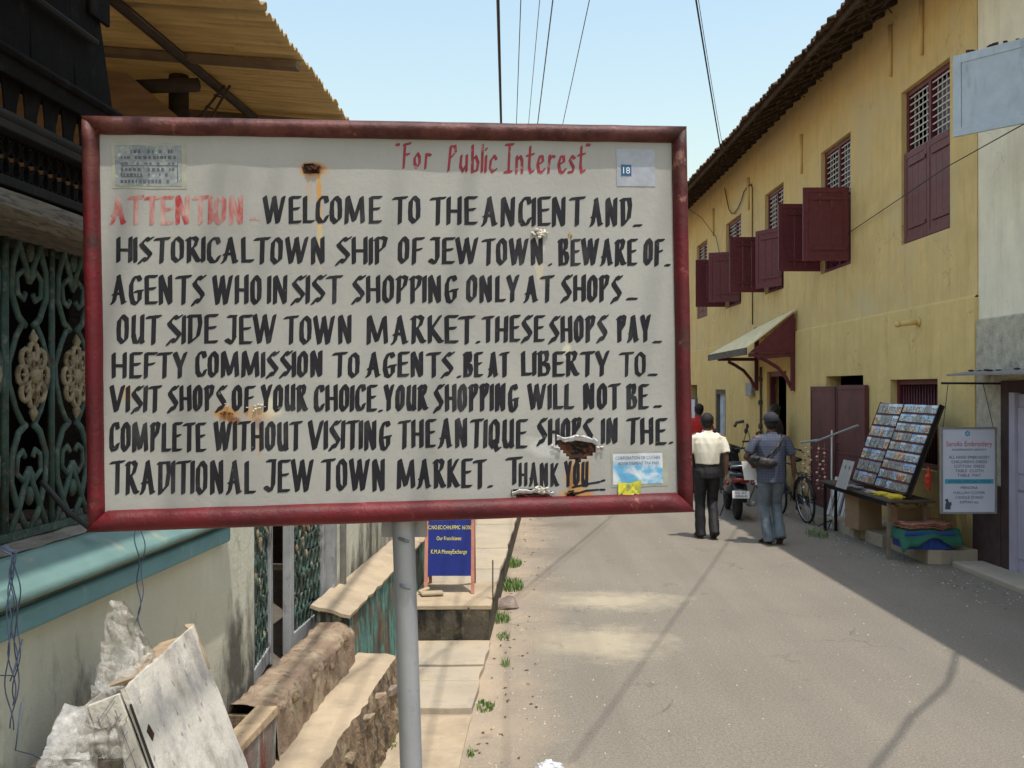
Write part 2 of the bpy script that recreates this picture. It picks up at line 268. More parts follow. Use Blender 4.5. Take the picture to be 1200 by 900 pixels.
# ------------------------------------------------------------------ mesh helpers
BETA = math.atan(.0643); CB, SB = math.cos(BETA), math.sin(BETA)
def LF(p):                                       # left-hand side frame: x across, y along the left row of houses
    x, y, z = p; return Vector((x * CB + y * SB, -x * SB + y * CB, z))
ID = lambda p: Vector(p)
class MB:
    def __init__(s, T=ID): s.v = []; s.f = []; s.T = T; s.smooth = False
    def add(s, vs, fs):
        o = len(s.v); s.v += [Vector(v) for v in vs]; s.f += [tuple(i + o for i in f) for f in fs]; return s
    def box(s, x0, x1, y0, y1, z0, z1, j=0.):
        vs = [(x, y, z) for x in (x0, x1) for y in (y0, y1) for z in (z0, z1)]
        if j: vs = [tuple(c + random.uniform(-j, j) for c in v) for v in vs]
        return s.add(vs, [(0, 1, 3, 2), (4, 6, 7, 5), (0, 4, 5, 1), (2, 3, 7, 6), (0, 2, 6, 4), (1, 5, 7, 3)])
    def obox(s, c, ax, ay, az):                  # oriented box: centre and half vectors
        c, ax, ay, az = map(Vector, (c, ax, ay, az))
        vs = [c + ax * i + ay * j + az * k for i in (-1, 1) for j in (-1, 1) for k in (-1, 1)]
        return s.add(vs, [(0, 1, 3, 2), (4, 6, 7, 5), (0, 4, 5, 1), (2, 3, 7, 6), (0, 2, 6, 4), (1, 5, 7, 3)])
    def bar(s, a, b, wx, wz, up=(0, 0, 1)):      # rectangular bar from a to b
        a, b = Vector(a), Vector(b); d = (b - a); l = d.length; d.normalize()
        u = Vector(up); sd = d.cross(u)
        if sd.length < 1e-4: sd = d.cross(Vector((1, 0, 0)))
        sd.normalize(); u = sd.cross(d)
        return s.obox((a + b) / 2, sd * wx / 2, d * l / 2, u * wz / 2)
    def tube(s, pts, r, n=8, cap=True, closed=False, side=None):
        pts = [Vector(p) for p in pts]; m = len(pts)
        rs = r if isinstance(r, (list, tuple)) and len(r) == m else [r] * m
        o = len(s.v); prev = None
        for i, p in enumerate(pts):
            if closed: d = pts[(i + 1) % m] - pts[i - 1]
            else: d = pts[min(i + 1, m - 1)] - pts[max(i - 1, 0)]
            d.normalize()
            if side is not None: a = Vector(side) - d * d.dot(Vector(side))
            elif prev is None: a = d.cross(Vector((0, 0, 1)) if abs(d.z) < .9 else Vector((1, 0, 0)))
            else: a = prev - d * prev.dot(d)
            a.normalize(); prev = a; b2 = d.cross(a)
            rr = rs[i]; ra, rb = rr if isinstance(rr, (tuple, list)) else (rr, rr)
            for k in range(n):
                th = 2 * math.pi * k / n; s.v.append(p + a * ra * math.cos(th) + b2 * rb * math.sin(th))
        for i in range(m if closed else m - 1):
            for k in range(n):
                a0 = o + i * n + k; a1 = o + i * n + (k + 1) % n; j = ((i + 1) % m)
                s.f.append((a0, a1, o + j * n + (k + 1) % n, o + j * n + k))
        if cap and not closed:
            s.f.append(tuple(o + k for k in range(n))[::-1]); s.f.append(tuple(o + (m - 1) * n + k for k in range(n)))
        return s
    def ell(s, c, r, nu=12, nv=8, M3=None):
        c = Vector(c); o = len(s.v)
        def q(x, y, z):
            v = Vector((x * r[0], y * r[1], z * r[2])); return c + (M3 @ v if M3 else v)
        s.v.append(q(0, 0, -1))
        for i in range(1, nv):
            ph = -math.pi / 2 + math.pi * i / nv
            for k in range(nu):
                th = 2 * math.pi * k / nu; s.v.append(q(math.cos(ph) * math.cos(th), math.cos(ph) * math.sin(th), math.sin(ph)))
        s.v.append(q(0, 0, 1)); top = len(s.v) - 1
        for k in range(nu):
            s.f.append((o, o + 1 + (k + 1) % nu, o + 1 + k))
            s.f.append((top, o + 1 + (nv - 2) * nu + k, o + 1 + (nv - 2) * nu + (k + 1) % nu))
        for i in range(nv - 2):
            for k in range(nu):
                a = o + 1 + i * nu + k; b2 = o + 1 + i * nu + (k + 1) % nu; s.f.append((a, b2, b2 + nu, a + nu))
        return s
    def prism(s, poly, axis, a, b):              # extrude 2-D poly along an axis (0 x, 1 y, 2 z)
        def q(u, w2, h): return {0: (h, u, w2), 1: (u, h, w2), 2: (u, w2, h)}[axis]
        n = len(poly); vs = [q(*p2, a) for p2 in poly] + [q(*p2, b) for p2 in poly]
        return s.add(vs, [tuple(range(n))[::-1], tuple(range(n, 2 * n))] + [(i, (i + 1) % n, n + (i + 1) % n, n + i) for i in range(n)])
    def grid(s, fn, nu, nv):
        o = len(s.v)
        for i in range(nu + 1):
            for j in range(nv + 1): s.v.append(Vector(fn(i / nu, j / nv)))
        for i in range(nu):
            for j in range(nv):
                a = o + i * (nv + 1) + j; s.f.append((a, a + nv + 1, a + nv + 2, a + 1))
        return s
    def build(s, name, m, parent=None, smooth=False, bevel=0, local=False, fixn=True, solid=0):
        """world-space geometry; the object's origin goes to its own base, child offsets are worked out"""
        vs = [s.T(v) for v in s.v]
        if local: org = Vector((0, 0, 0))
        else:
            xs = [v.x for v in vs]; ys = [v.y for v in vs]; zs = [v.z for v in vs]
            org = Vector(((min(xs) + max(xs)) / 2, (min(ys) + max(ys)) / 2, min(zs)))
        me = bpy.data.meshes.new(name); me.from_pydata([v - org for v in vs], [], s.f)
        if fixn:
            bm = bmesh.new(); bm.from_mesh(me); bmesh.ops.recalc_face_normals(bm, faces=bm.faces); bm.to_mesh(me); bm.free()
        me.validate(); mm = m if isinstance(m, bpy.types.Material) else M[m]; me.materials.append(mm)
        if smooth: me.polygons.foreach_set("use_smooth", [True] * len(me.polygons))
        o = bpy.data.objects.new(name, me); C.objects.link(o)
        if parent is not None:
            o.parent = parent; o.location = org if local else org - wloc(parent)
        else: o.location = org
        if solid:
            sm = o.modifiers.new("solid", 'SOLIDIFY'); sm.thickness = solid; sm.offset = 0
        if bevel:
            bv = o.modifiers.new("bevel", 'BEVEL'); bv.width = bevel; bv.segments = 2; bv.limit_method = 'ANGLE'
        return o
def wloc(o):
    l = Vector(o.location)
    while o.parent: o = o.parent; l += Vector(o.location)
    return l
def tag(o, label=None, cat=None, group=None, kind=None):
    if label: o['label'] = label
    if cat: o['category'] = cat
    if group: o['group'] = group
    if kind: o['kind'] = kind
    return o
def thing(name, label, cat, loc=(0, 0, 0), group=None):
    o = bpy.data.objects.new(name, None); C.objects.link(o); o.location = loc; o.empty_display_size = .2
    return tag(o, label, cat, group)
def copy_tree(o, parent=None):
    c = o.copy(); C.objects.link(c)
    if parent: c.parent = parent
    for ch in list(o.children): copy_tree(ch, c)
    return c
def lerp(a, b, t2): return a + (b - a) * t2
def text_mesh(s, size, cx, cz, width=None):
    """text outlines as 2-D verts + faces centred on (cx, cz)"""
    cu = bpy.data.curves.new("t", 'FONT'); cu.body = s; cu.size = size; cu.align_x = 'CENTER'; cu.resolution_u = 3
    ob = bpy.data.objects.new("t", cu); C.objects.link(ob)
    bpy.context.view_layer.update()
    me = bpy.data.meshes.new_from_object(ob.evaluated_get(bpy.context.evaluated_depsgraph_get()))
    vs = [v.co.copy() for v in me.vertices]; fs = [tuple(p.vertices) for p in me.polygons]
    bpy.data.objects.remove(ob); bpy.data.meshes.remove(me)
    if width and vs:
        w0 = max(v.x for v in vs) - min(v.x for v in vs); k = width / w0
        for v in vs: v.x *= k
    return [(v.x + cx, v.y + cz) for v in vs], fs

# ================================================================== GROUND
mb = MB(); mb.grid(lambda u, v: (lerp(-1.6, 7, u), lerp(-6, 46, v), 0), 8, 40)
tag(mb.build('road', 'asphalt', fixn=False), kind='structure')
mb = MB(); mb.add([(-900, -900, -.03), (900, -900, -.03), (900, 900, -.03), (-900, 900, -.03)], [(0, 1, 2, 3)])
tag(mb.build('ground', 'earth', fixn=False), kind='structure')

def rough_slab(x0, x1, y0, y1, z0, z1, T=ID, nx=4, ny=6, j=.006, edge=.0):
    """slab with slightly uneven top and edges"""
    mb = MB(T)
    def top(u, v):
        x = lerp(x0, x1, u); y = lerp(y0, y1, v)
        e = noise.noise(Vector((x * 5, y * 5, z1))) * edge
        if u in (0, 1): x += e * (1 if u else 1)
        if v in (0, 1): y += noise.noise(Vector((x * 6, y, 3))) * edge
        return (x, y, z1 + noise.noise(Vector((x * 4, y * 4, 7))) * j)
    mb.grid(top, nx, ny)
    o = 0; W = ny + 1
    ring = [i * W for i in range(nx + 1)] + [nx * W + k for k in range(1, ny + 1)] + [i * W + ny for i in range(nx - 1, -1, -1)] + [k for k in range(ny - 1, 0, -1)]
    b0 = len(mb.v)
    for r_ in ring: v = mb.v[r_]; mb.v.append(Vector((v.x, v.y, z0)))
    n = len(ring)
    for k in range(n): mb.f.append((ring[k], ring[(k + 1) % n], b0 + (k + 1) % n, b0 + k))
    return mb
def edgeX(y): return -.22 + .047 * (y - 6)
def sroot(name, loc):
    o = bpy.data.objects.new(name, None); C.objects.link(o); o.location = loc; o['kind'] = 'structure'; return o
# footpath: cover slabs beside the sign post
fp = sroot('footpath', (-.6, 6.5, 0))
def path_slab(x0, ya, yb, z0, z1, par, gap=.012, m='slab'):
    mb = MB()
    e0, e1 = edgeX(ya), edgeX(yb); n = 5
    def top(u, v):
        y = lerp(ya + gap, yb - gap, v); x = lerp(x0, edgeX(y) + noise.noise(Vector((y * 3, 2, z1))) * .02, u)
        if v in (0, 1): y += noise.noise(Vector((x * 7, ya, 3))) * .012
        return (x, y, z1 + noise.noise(Vector((x * 3, y * 3, 7))) * .006)
    nx, ny = 6, n; W = ny + 1
    mb.grid(top, nx, ny)
    ring = [i * W for i in range(nx + 1)] + [nx * W + k for k in range(1, ny + 1)] + [i * W + ny for i in range(nx - 1, -1, -1)] + [k for k in range(ny - 1, 0, -1)]
    b0 = len(mb.v)
    for r_ in ring: v = mb.v[r_]; mb.v.append(Vector((v.x, v.y, z0)))
    q = len(ring)
    for k in range(q): mb.f.append((ring[k], ring[(k + 1) % q], b0 + (k + 1) % q, b0 + k))
    return mb.build('slab', m, par, bevel=.006)
for ya, yb, z in ((6.10, 6.68, .045), (6.68, 7.04, .04), (7.04, 7.47, .05), (7.47, 7.79, .035)):
    path_slab(-1.02, ya, yb, -.1, z, fp)
path_slab(-1.05, 3.2, 6.06, -.1, .012, fp, m='concrete')
mb = MB()                                                             # sandy verge strip: low mound between slabs and asphalt
# raised block with its own paving behind
mb = MB()
def blk(u, v):
    y = lerp(7.8, 26, v); x = lerp(-1.2, edgeX(y) - .01, u); return (x, y, .285)
mb.grid(blk, 2, 12)
W = 13; ring = [0, W, 2 * W] + [2 * W + k for k in range(1, 13)] + [W + 12, 12] + [k for k in range(11, 0, -1)]
b0 = len(mb.v)
for r_ in ring: v = mb.v[r_]; mb.v.append(Vector((v.x, v.y, -.1)))
q = len(ring)
for k in range(q): mb.f.append((ring[k], ring[(k + 1) % q], b0 + (k + 1) % q, b0 + k))
mb.build('raised_block', 'mould_block', fp)
y = 7.79
while y < 24:
    d = .62 if y > 8 else .95
    path_slab(-1.2, y, y + d, .27, .305 + random.uniform(-.006, .006), fp, .007, 'concrete' if y < 8 else 'slab'); y += d

# ================================================================== LEFT HOUSE (frame LF: x = across, y = along)
lh = thing('carved_wood_house', 'old house on the left with cream wall, aqua ledge, iron lattice and dark carved gallery', 'house', LF((-1.6, 3, 0)))
wx = -1.519
mb = MB(LF)
mb.box(wx - .28, wx, -2, 4.70, 0, 1.50)                                  # parapet wall below the lattice
mb.box(wx - .28, wx, 4.12, 4.70, 1.50, 2.62)                             # pillar beside the gate
mb.box(wx - .28, wx, -2, 1.6, 1.50, 2.62)
mb.build('wall', 'cream', lh, bevel=.012)
# aqua mouldings
mb = MB(LF); prof = [(wx - .02, 1.335), (wx + .035, 1.335), (wx + .042, 1.345), (wx + .042, 1.395), (wx + .033, 1.402), (wx - .02, 1.402)]
mb.prism(prof, 1, -2, 4.24); mb.build('lower_moulding', 'aqua2', lh, bevel=.004)
mb = MB(LF); prof = [(wx - .02, 1.402), (wx + .015, 1.402), (wx + .015, 1.432), (wx - .02, 1.432)]
mb.prism(prof, 1, -2, 4.22); mb.build('moulding_groove', 'stucco_dirt', lh)
mb = MB(LF); prof = [(wx - .02, 1.432), (wx + .075, 1.432), (wx + .088, 1.445), (wx + .085, 1.462), (wx + .045, 1.49), (wx - .02, 1.53), (wx - .16, 1.535), (wx - .16, 1.45)]
mb.prism(prof, 1, -2, 4.28); mb.build('upper_moulding', 'aqua', lh, bevel=.006)
mb = MB(LF)
def sl_(u, v):
    yy = lerp(1.6, 4.12, v); x = lerp(wx - .30, wx - .045, u)
    return (x, yy, 1.556 - .02 * u + noise.noise(Vector((x * 14, yy * 9, 0))) * .008)
mb.grid(sl_, 8, 60); mb.box(wx - .3, wx - .06, 1.6, 4.12, 1.45, 1.53); mb.build('window_sill', 'stucco_dirt', lh)
# iron lattice: panels of scrolls round a rosette
def arc(cx, cz, r, a0, a1, n=8, sx=1.): return [(cx + r * sx * math.cos(R(lerp(a0, a1, i / n))), cz + r * math.sin(R(lerp(a0, a1, i / n)))) for i in range(n + 1)]
def lattice_panel(par, y0):
    x = -1.66; z0 = 1.555; mb = MB(LF); w2 = .265
    def put(pts, r=.0105): mb.tube([(x + random.uniform(-.002, .002), y0 + a, z0 + b) for a, b in pts], [(r * .8, r * 1.15)] * len(pts), 6)
    for sgn in (-1, 1):
        c = w2 / 2
        f = lambda a: c + sgn * a
        put([(f(.0), .0), (f(.055), .07), (f(.095), .16), (f(.098), .24), (f(.06), .31), (f(.02), .335)])       # lower ogive
        put([(f(.11), .0), (f(.06), .08), (f(.02), .15), (f(.0), .20)])
        put([(f(.0), .20), (f(.035), .165), (f(.07), .19), (f(.065), .24), (f(.035), .255), (f(.02), .235)], .009)   # lower heart curls
        put([(f(.03), .33), (f(.07), .38), (f(.108), .46), (f(.11), .52), (f(.07), .60), (f(.03), .65)], .009)
        put([(f(.0), .97), (f(.055), .90), (f(.095), .81), (f(.098), .73), (f(.06), .66), (f(.02), .635)])
        put([(f(.11), .97), (f(.06), .89), (f(.02), .82), (f(.0), .77)])
        put([(f(.0), .77), (f(.035), .805), (f(.07), .78), (f(.065), .73), (f(.035), .715), (f(.02), .735)], .009)
        put([(f(.128), .0), (f(.128), .97)], .008)
    for cc, zz in ((w2 / 2, .115), (w2 / 2, .86)):
        mb.ell((x, y0 + cc, z0 + zz), (.013, .018, .03), 8, 6)
    g = mb.build('lattice_scrollwork', 'verdigris', par, smooth=True)
    mb = MB(LF); cy, cz = y0 + w2 / 2, z0 + .485
    for k in range(8):
        a = R(45 * k); px_, pz_ = .062 * math.cos(a), .072 * math.sin(a)
        mb.tube([(x + .012, cy + px_ + .024 * math.cos(R(t2)), cz + pz_ + .028 * math.sin(R(t2))) for t2 in range(0, 360, 45)], .0085, 6, closed=True)
        mb.bar((x + .012, cy, cz), (x + .012, cy + px_, cz + pz_), .009, .009)
    mb.ell((x + .018, cy, cz), (.016, .024, .026), 10, 6)
    for sg in (-1, 1): mb.tube([(x + .012, cy, cz + sg * .095), (x + .014, cy, cz + sg * .115), (x + .012, cy, cz + sg * .14)], [.008, .014, .003], 6)
    mb.build('rosette', 'rosette', g, smooth=True)
    return g
for k in range(9): lattice_panel(lh, 1.765 + .265 * k)
mb = MB(LF); mb.box(-1.675, -1.650, 1.6, 4.12, 1.548, 1.572); mb.box(-1.675, -1.650, 1.6, 4.12, 2.50, 2.53); mb.build('lattice_rail', 'verdigris', lh)
mb = MB(LF); mb.box(-2.6, -2.5, -2, 4.4, 0, 2.9); mb.box(-2.55, -1.8, 4.4, 4.5, 0, 2.9); mb.box(-2.55, -1.7, 4.36, 4.4, 1.4, 2.6); mb.build('inner_wall', 'wood_black', lh)
mb = MB(LF); mb.box(-2.5, -1.72, -2, 4.3, 1.40, 1.46); mb.build('inner_floor', 'wood_black', lh)
# timber beam, carved frieze, rails, baluster gallery
mb = MB(LF)
def beam(u, v):
    yy = lerp(-1, 4.5, v); a = u * 4
    P4 = [(-1.75, 2.44), (-1.50, 2.45), (-1.472, 2.475), (-1.478, 2.525), (-1.75, 2.60)]
    i = min(int(a), 3); f = a - i; x = lerp(P4[i][0], P4[i + 1][0], f); z = lerp(P4[i][1], P4[i + 1][1], f)
    n = noise.noise(Vector((x * 20, yy * 3, z * 30))) * .006; return (x + n, yy, z + n)
mb.grid(beam, 8, 60); mb.build('beam', 'wood_grey', lh)
def holed_board(T, x, y0, y1, z0, z1, ny, nz, m, name, par, th=.02, pointed=True):
    mb = MB(T); dy = (y1 - y0) / ny; dz = (z1 - z0) / nz
    def cell(cy0, cz0):
        o = len(mb.v); hole = []; K = 8
        cc = (cy0 + dy / 2, cz0 + dz / 2)
        for sx in (x, x - th):
            for k in range(K):
                a = 2 * math.pi * (k + .5) / K; ca, sa = math.cos(a), math.sin(a)
                q = 1 / max(abs(ca), abs(sa)); mb.v.append(Vector((sx, cc[0] + ca * q * dy / 2, cc[1] + sa * q * dz / 2)))
            for k in range(K):
                a = 2 * math.pi * (k + .5) / K; rz = .37 if not pointed or math.sin(a) < .5 else .46
                mb.v.append(Vector((sx, cc[0] + math.cos(a) * dy * (.30 if abs(math.sin(a)) < .5 else .24), cc[1] + math.sin(a) * dz * rz)))
        for k in range(K):
            n = (k + 1) % K; mb.f.append((o + k, o + n, o + K + n, o + K + k))
            mb.f.append((o + K + k, o + K + n, o + 3 * K + n, o + 3 * K + k))
    for i in range(ny):
        for j in range(nz): cell(y0 + i * dy, z0 + j * dz)
    return mb.build(name, m, par)
holed_board(LF, -1.575, .5, 4.5, 2.585, 2.705, 76, 2, 'wood_black', 'pierced_frieze', lh)
M['wood_mid'] = mat('dusty_dark_wood', (.016, .014, .012), .85, .35, 6, .4, 40, spec=.2)
mb = MB(LF)
for x0, x1, z0, z1 in ((-1.60, -1.545, 2.555, 2.585), (-1.60, -1.53, 2.705, 2.73)):
    mb.box(x0, x1, -1, 4.5, z0, z1)
mb.tube([(-1.55, -1, 2.745), (-1.55, 4.5, 2.745)], .020, 8)
mb.build('moulded_rail', 'wood_mid', lh, bevel=.004)
mb = MB(LF)
for k in range(38):                                                        # flat profiled balusters, the light of the far side in the gaps
    y0 = .45 + .108 * k
    P2 = [(-.036, 2.74), (.020, 2.74), (.024, 2.80), (.050, 2.87), (-.052, 2.87), (-.038, 2.80)]
    mb.prism([(y0 + a, z) for a, z in [(p2[0], p2[1]) for p2 in P2]], 0, -1.582, -1.577)
mb.build('baluster_screen', 'wood_black', lh)
mb = MB(LF); mb.box(-1.62, -1.55, -1, 3.34, 2.865, 2.95); mb.tube([(-1.55, -1, 2.93), (-1.55, 3.34, 2.93)], .016, 6)
mb.build('upper_beam', 'wood_black', lh, bevel=.004)
# upper carved wall: leaning eave boards, stopping at a slanted end
for k in range(17):                                                       # upright boards of the carved upper wall
    y0 = 3.40 - .27 * (k + 1); y1 = y0 + .262; mb = MB(LF)
    cut = 1.0 if k == 0 else .3 if k == 1 else 0
    mb.add([(-1.60, y0, 2.95), (-1.60, y1, 2.95), (-1.60, y1 - cut * .5, 4.45), (-1.60, y0 - cut * .3, 4.45), (-1.63, y0, 2.95), (-1.63, y1, 2.95), (-1.63, y1 - cut * .5, 4.45), (-1.63, y0 - cut * .3, 4.45)],
           [(0, 1, 2, 3), (4, 7, 6, 5), (0, 4, 5, 1), (1, 5, 6, 2), (2, 6, 7, 3), (3, 7, 4, 0)])
    mb.box(-1.598, -1.585, y0 + .06, y1 - .06, 3.24, 3.45)
    mb.ell((-1.59, (y0 + y1) / 2, 3.47), (.012, .05, .08), 8, 6); mb.build('upper_board', 'wood_black', lh, bevel=.004)
mb = MB(LF); mb.box(-1.60, -1.57, -1, 3.1, 3.62, 3.68); mb.tube([(-1.58, -1, 3.15), (-1.58, 3.22, 3.15)], .012, 8); mb.build('carved_rail', 'wood_mid', lh)
mb = MB(LF)
mb.add([(-.98, -2, 4.50), (-.98, 3.1, 4.50), (-3.2, 3.1, 5.2), (-3.2, -2, 5.2)], [(0, 1, 2, 3)]); mb.build('eave_roof', 'tile', lh, solid=.07)
mb = MB(LF)
mb.tube([(-1.45, 2.5, 3.13), (-1.45, 2.62, 3.13)], [.02, .028], 10); mb.ell((-1.45, 2.62, 3.13), (.03, .03, .03), 10, 6)
mb.build('pipe_end', 'verdigris', lh, smooth=True)

# corrugated roof beyond the gallery
rf = thing('corrugated_lean_to_roof', 'yellowed corrugated sheet roof on dark poles above the left gate', 'roof', LF((-2.4, 7, 0)))
def roofz(x): return 3.93 + .09 * (-1.47 - x)
def sheet(y0, y1):
    mb = MB(LF); pitch = .076; n = int((y1 - y0) / pitch * 8)
    def q(u, v):
        yy = lerp(y0, y1, v); x = lerp(-1.56 - .03 * (yy - 4.95) if y0 > 4 else -2.0, -5.2, u)
        if u == 0: x += noise.noise(Vector((yy * 9, 1, 1))) * .03
        return (x, yy, roofz(x) + .014 * math.cos(2 * math.pi * yy / pitch) + (.012 if int(y0 * 10) % 2 else 0))
    mb.grid(q, 10, n)
    return mb.build('roof_sheet', 'sheet', rf, smooth=True, solid=.006)
for a, b_ in ((1.0, 1.8), (1.75, 2.6), (2.55, 3.45), (3.4, 4.3), (4.25, 5.05), (5.0, 5.8), (5.74, 6.55), (6.5, 7.3), (7.25, 8.1), (8.05, 8.9), (8.85, 9.7), (9.65, 10.5), (10.45, 11.3)): sheet(a, b_)
mb = MB(LF); mb.tube([(-2.30, 3.5, roofz(-2.3) - .06), (-2.26, 9.1, roofz(-2.26) - .06)], .030, 8); mb.build('purlin', 'wood_dark', rf, smooth=True)
mb = MB(LF); mb.tube([(-4.6, 4.2, roofz(-4.6) - .06), (-4.6, 11.1, roofz(-4.6) - .06)], .035, 8); mb.build('purlin', 'wood_dark', rf, smooth=True)
M['rafter'] = mat('brown_rafter', (.16, .11, .065), .85, .2, 8, .2, 40)
for yy in (5.75, 7.05, 8.6):
    mb = MB(LF); mb.bar((-1.58 - .03 * (yy - 4.95), yy, roofz(-1.5) - .045), (-4.4, yy, roofz(-4.4) - .045), .085, .035); mb.build('rafter', 'rafter', rf)
mb = MB(LF); mb.tube([(-2.50, 6.2, 0.3), (-2.50, 6.2, roofz(-2.5) - .03)], .062, 10); mb.build('post', 'wood_dark', rf, smooth=True)
mb = MB(LF); mb.tube([(-2.32, 6.05, 3.885), (-3.0, 6.12, 3.90)], .045, 8); mb.build('tie_beam', 'wood_dark', rf, smooth=True)
mb = MB(LF)
for d in (0, .12): mb.bar((-2.47 + d, 6.2, 3.60 + d * .2), (-2.22 + d * .3, 6.25, 3.94), .014, .014)
for k in range(4): mb.bar((-2.44 + .055 * k, 6.21, 3.66 + .07 * k), (-2.38 + .05 * k, 6.22, 3.63 + .075 * k), .010, .010)
mb.build('strut', 'wood_dark', rf)
mb = MB(LF); mb.add([(-3.6, 5.95, 2.6), (-2.35, 5.95, 2.6), (-2.33, 5.95, 3.60), (-2.72, 5.95, 3.93), (-2.98, 5.95, 3.97), (-3.6, 5.95, 3.97)], [(0, 1, 2, 3, 4, 5)])
mb.build('plywood_panel', 'ply', rf, solid=.015)
mb = MB(LF); mb.box(-5.3, -5.2, 1.0, 11.3, 0, 4.26); mb.box(-5.2, -1.8, 11.2, 11.3, 0, 3.9); mb.build('back_wall', 'wood_dark', rf)

# gate
gt = thing('iron_gate', 'weathered grey framed gate with corroded green castings, one leaf ajar', 'gate', LF((-1.57, 5.45, .5)))
def leaf(y0, y1, zb, zt, name, swing=0, lean=0):
    T = lambda p: LF((-1.57 + p[0] + math.sin(R(swing)) * -(p[1]) + lean * (zt - p[2]) * .5, y0 + p[1] * math.cos(R(swing)) - lean * (zt - p[2]), p[2]))
    W_ = y1 - y0; mb = MB(T)
    for a in (0, W_ - .075): mb.box(-.02, .025, a, a + .075, zb, zt)
    mb.box(-.018, .02, .075, W_ - .075, zb + .02, zb + .10); mb.box(-.018, .02, .075, W_ - .075, zt - .09, zt)
    lf = mb.build(name, 'gate_grey', gt, bevel=.004)
    mb = MB(T); rr = random.Random(int(y0 * 10))
    n = max(3, int((W_ - .15) / .085))
    for i in range(n):
        yc = .09 + (W_ - .18) * (i + .5) / n
        mb.bar((0, yc, zb + .1), (0, yc, zt - .09), .014, .014)
        z = zb + .14
        while z < zt - .15:
            s1 = rr.uniform(.75, 1.25)
            mb.tube([(0.005, yc + .036 * math.cos(R(t2)), z + .05 * s1 * math.sin(R(t2))) for t2 in range(0, 360, 45)], .009, 6, closed=True)
            if rr.random() < .6: mb.ell((.008, yc + rr.uniform(-.02, .02), z + .05), (.016, .022, .03), 7, 5)
            z += .105
    mb.build('cast_filling', 'gate_green', lf, smooth=True)
    mb = MB(T)
    for k in range(int(26 * W_ / .8)):
        yc = rr.uniform(.10, W_ - .10); z = zb + rr.triangular(.35, zt - zb - .2, .75)
        mb.ell((.014, yc, z), (.010, rr.uniform(.010, .022), rr.uniform(.018, .04)), 7, 5)
        if rr.random() < .4: mb.ell((.016, yc + .02, z - .03), (.008, .012, .018), 6, 4)
    tag(mb.build('cast_flowers', 'rosette', lf, smooth=True), kind='stuff')
    return lf
leaf(5.40, 6.20, .53, 2.35, 'gate_leaf'); leaf(4.72, 5.36, .52, 2.35, 'gate_leaf', 8, .02)
mb = MB(LF); mb.box(-1.62, -1.50, 6.22, 6.31, .5, 2.4); mb.build('gate_post', 'gate_grey', gt, bevel=.005)
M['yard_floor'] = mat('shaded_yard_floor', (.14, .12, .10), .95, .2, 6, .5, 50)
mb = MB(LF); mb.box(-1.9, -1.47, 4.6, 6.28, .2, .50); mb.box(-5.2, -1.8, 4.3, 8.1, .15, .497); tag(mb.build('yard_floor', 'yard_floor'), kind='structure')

# wall beyond the gate
fw = thing('stained_cream_wall', 'cream wall beyond the gate with black mould rising from its foot', 'wall', LF((-1.6, 9, .6)))
mb = MB(LF)
mb.box(-1.75, -1.50, 6.32, 13.5, .3, 2.75); mb.build('wall_face', 'cream', fw, bevel=.01)
mb = MB(LF); mb.box(-1.80, -1.45, 6.32, 13.5, 2.75, 2.83); mb.build('coping', 'house2', fw, bevel=.01)
mb = MB(LF); mb.tube([(-1.49, 6.40, .7), (-1.49, 6.40, 2.7)], .028, 8); mb.build('pipe', 'gate_grey', fw, smooth=True)

# turquoise plinth wall with a sandy sloping top
pw = thing('peeling_turquoise_plinth', 'low plinth wall with peeling turquoise paint and sandy top beyond the landing', 'low wall', LF((-1.3, 7.5, 0)))
mb = MB(LF)
mb.grid(lambda u, v: (lerp(-1.28, -1.30, u) + noise.noise(Vector((u * 4, v * 30, 0))) * .012, lerp(5.74, 13, v), lerp(0, .675, u)), 8, 70)
mb.grid(lambda u, v: (lerp(-1.49, -1.30, u), lerp(5.74, 5.742, v), lerp(0, .675, v)), 1, 1)
mb.add([(-1.5, 5.74, 0), (-1.28, 5.74, 0), (-1.30, 5.74, .675), (-1.5, 5.74, .70)], [(0, 1, 2, 3)])
mb.build('face', 'teal_wall', pw, fixn=False)
mb = MB(LF)
mb.grid(lambda u, v: (lerp(-1.285, -1.52, u) + (noise.noise(Vector((u * 4, v * 60, 5))) * .02 if u == 0 else 0), lerp(5.72, 13, v), lerp(.672, .73, u) + noise.noise(Vector((u * 3, v * 40, 9))) * .008), 5, 80)
mb.build('top', 'concrete', pw, solid=.02)

# rough laterite kerb in front of the gate
def rough(mbn, fn, nu, nv, amp, fr): 
    mbn.grid(lambda u, v: Vector(fn(u, v)) + Vector((noise.noise(Vector(fn(u, v)) * fr), noise.noise(Vector(fn(u, v)) * fr + Vector((9, 0, 0))) * .3, noise.noise(Vector(fn(u, v)) * fr + Vector((0, 9, 0))))) * amp, nu, nv)
kb = thing('laterite_kerb', 'crumbling reddish kerb with rounded edge in front of the open gate', 'kerb', LF((-1.35, 5, .4)))
mb = MB(LF)
def kf(u, v):
    yy = lerp(4.22, 5.76, v); pr = [(-1.262, .38), (-1.268, .50), (-1.272, .585), (-1.295, .622), (-1.36, .636), (-1.47, .632), (-1.52, .50)]
    a = u * 6; i = min(int(a), 5); f = a - i; return (lerp(pr[i][0], pr[i + 1][0], f), yy, lerp(pr[i][1], pr[i + 1][1], f))
rough(mb, kf, 30, 130, .016, 13); mb.build('kerb_body', 'kerb_red', kb, smooth=True)
mb = MB(LF); mb.box(-1.5, -1.29, 4.21, 4.25, .38, .59); mb.build('kerb_end', 'rubble', kb)
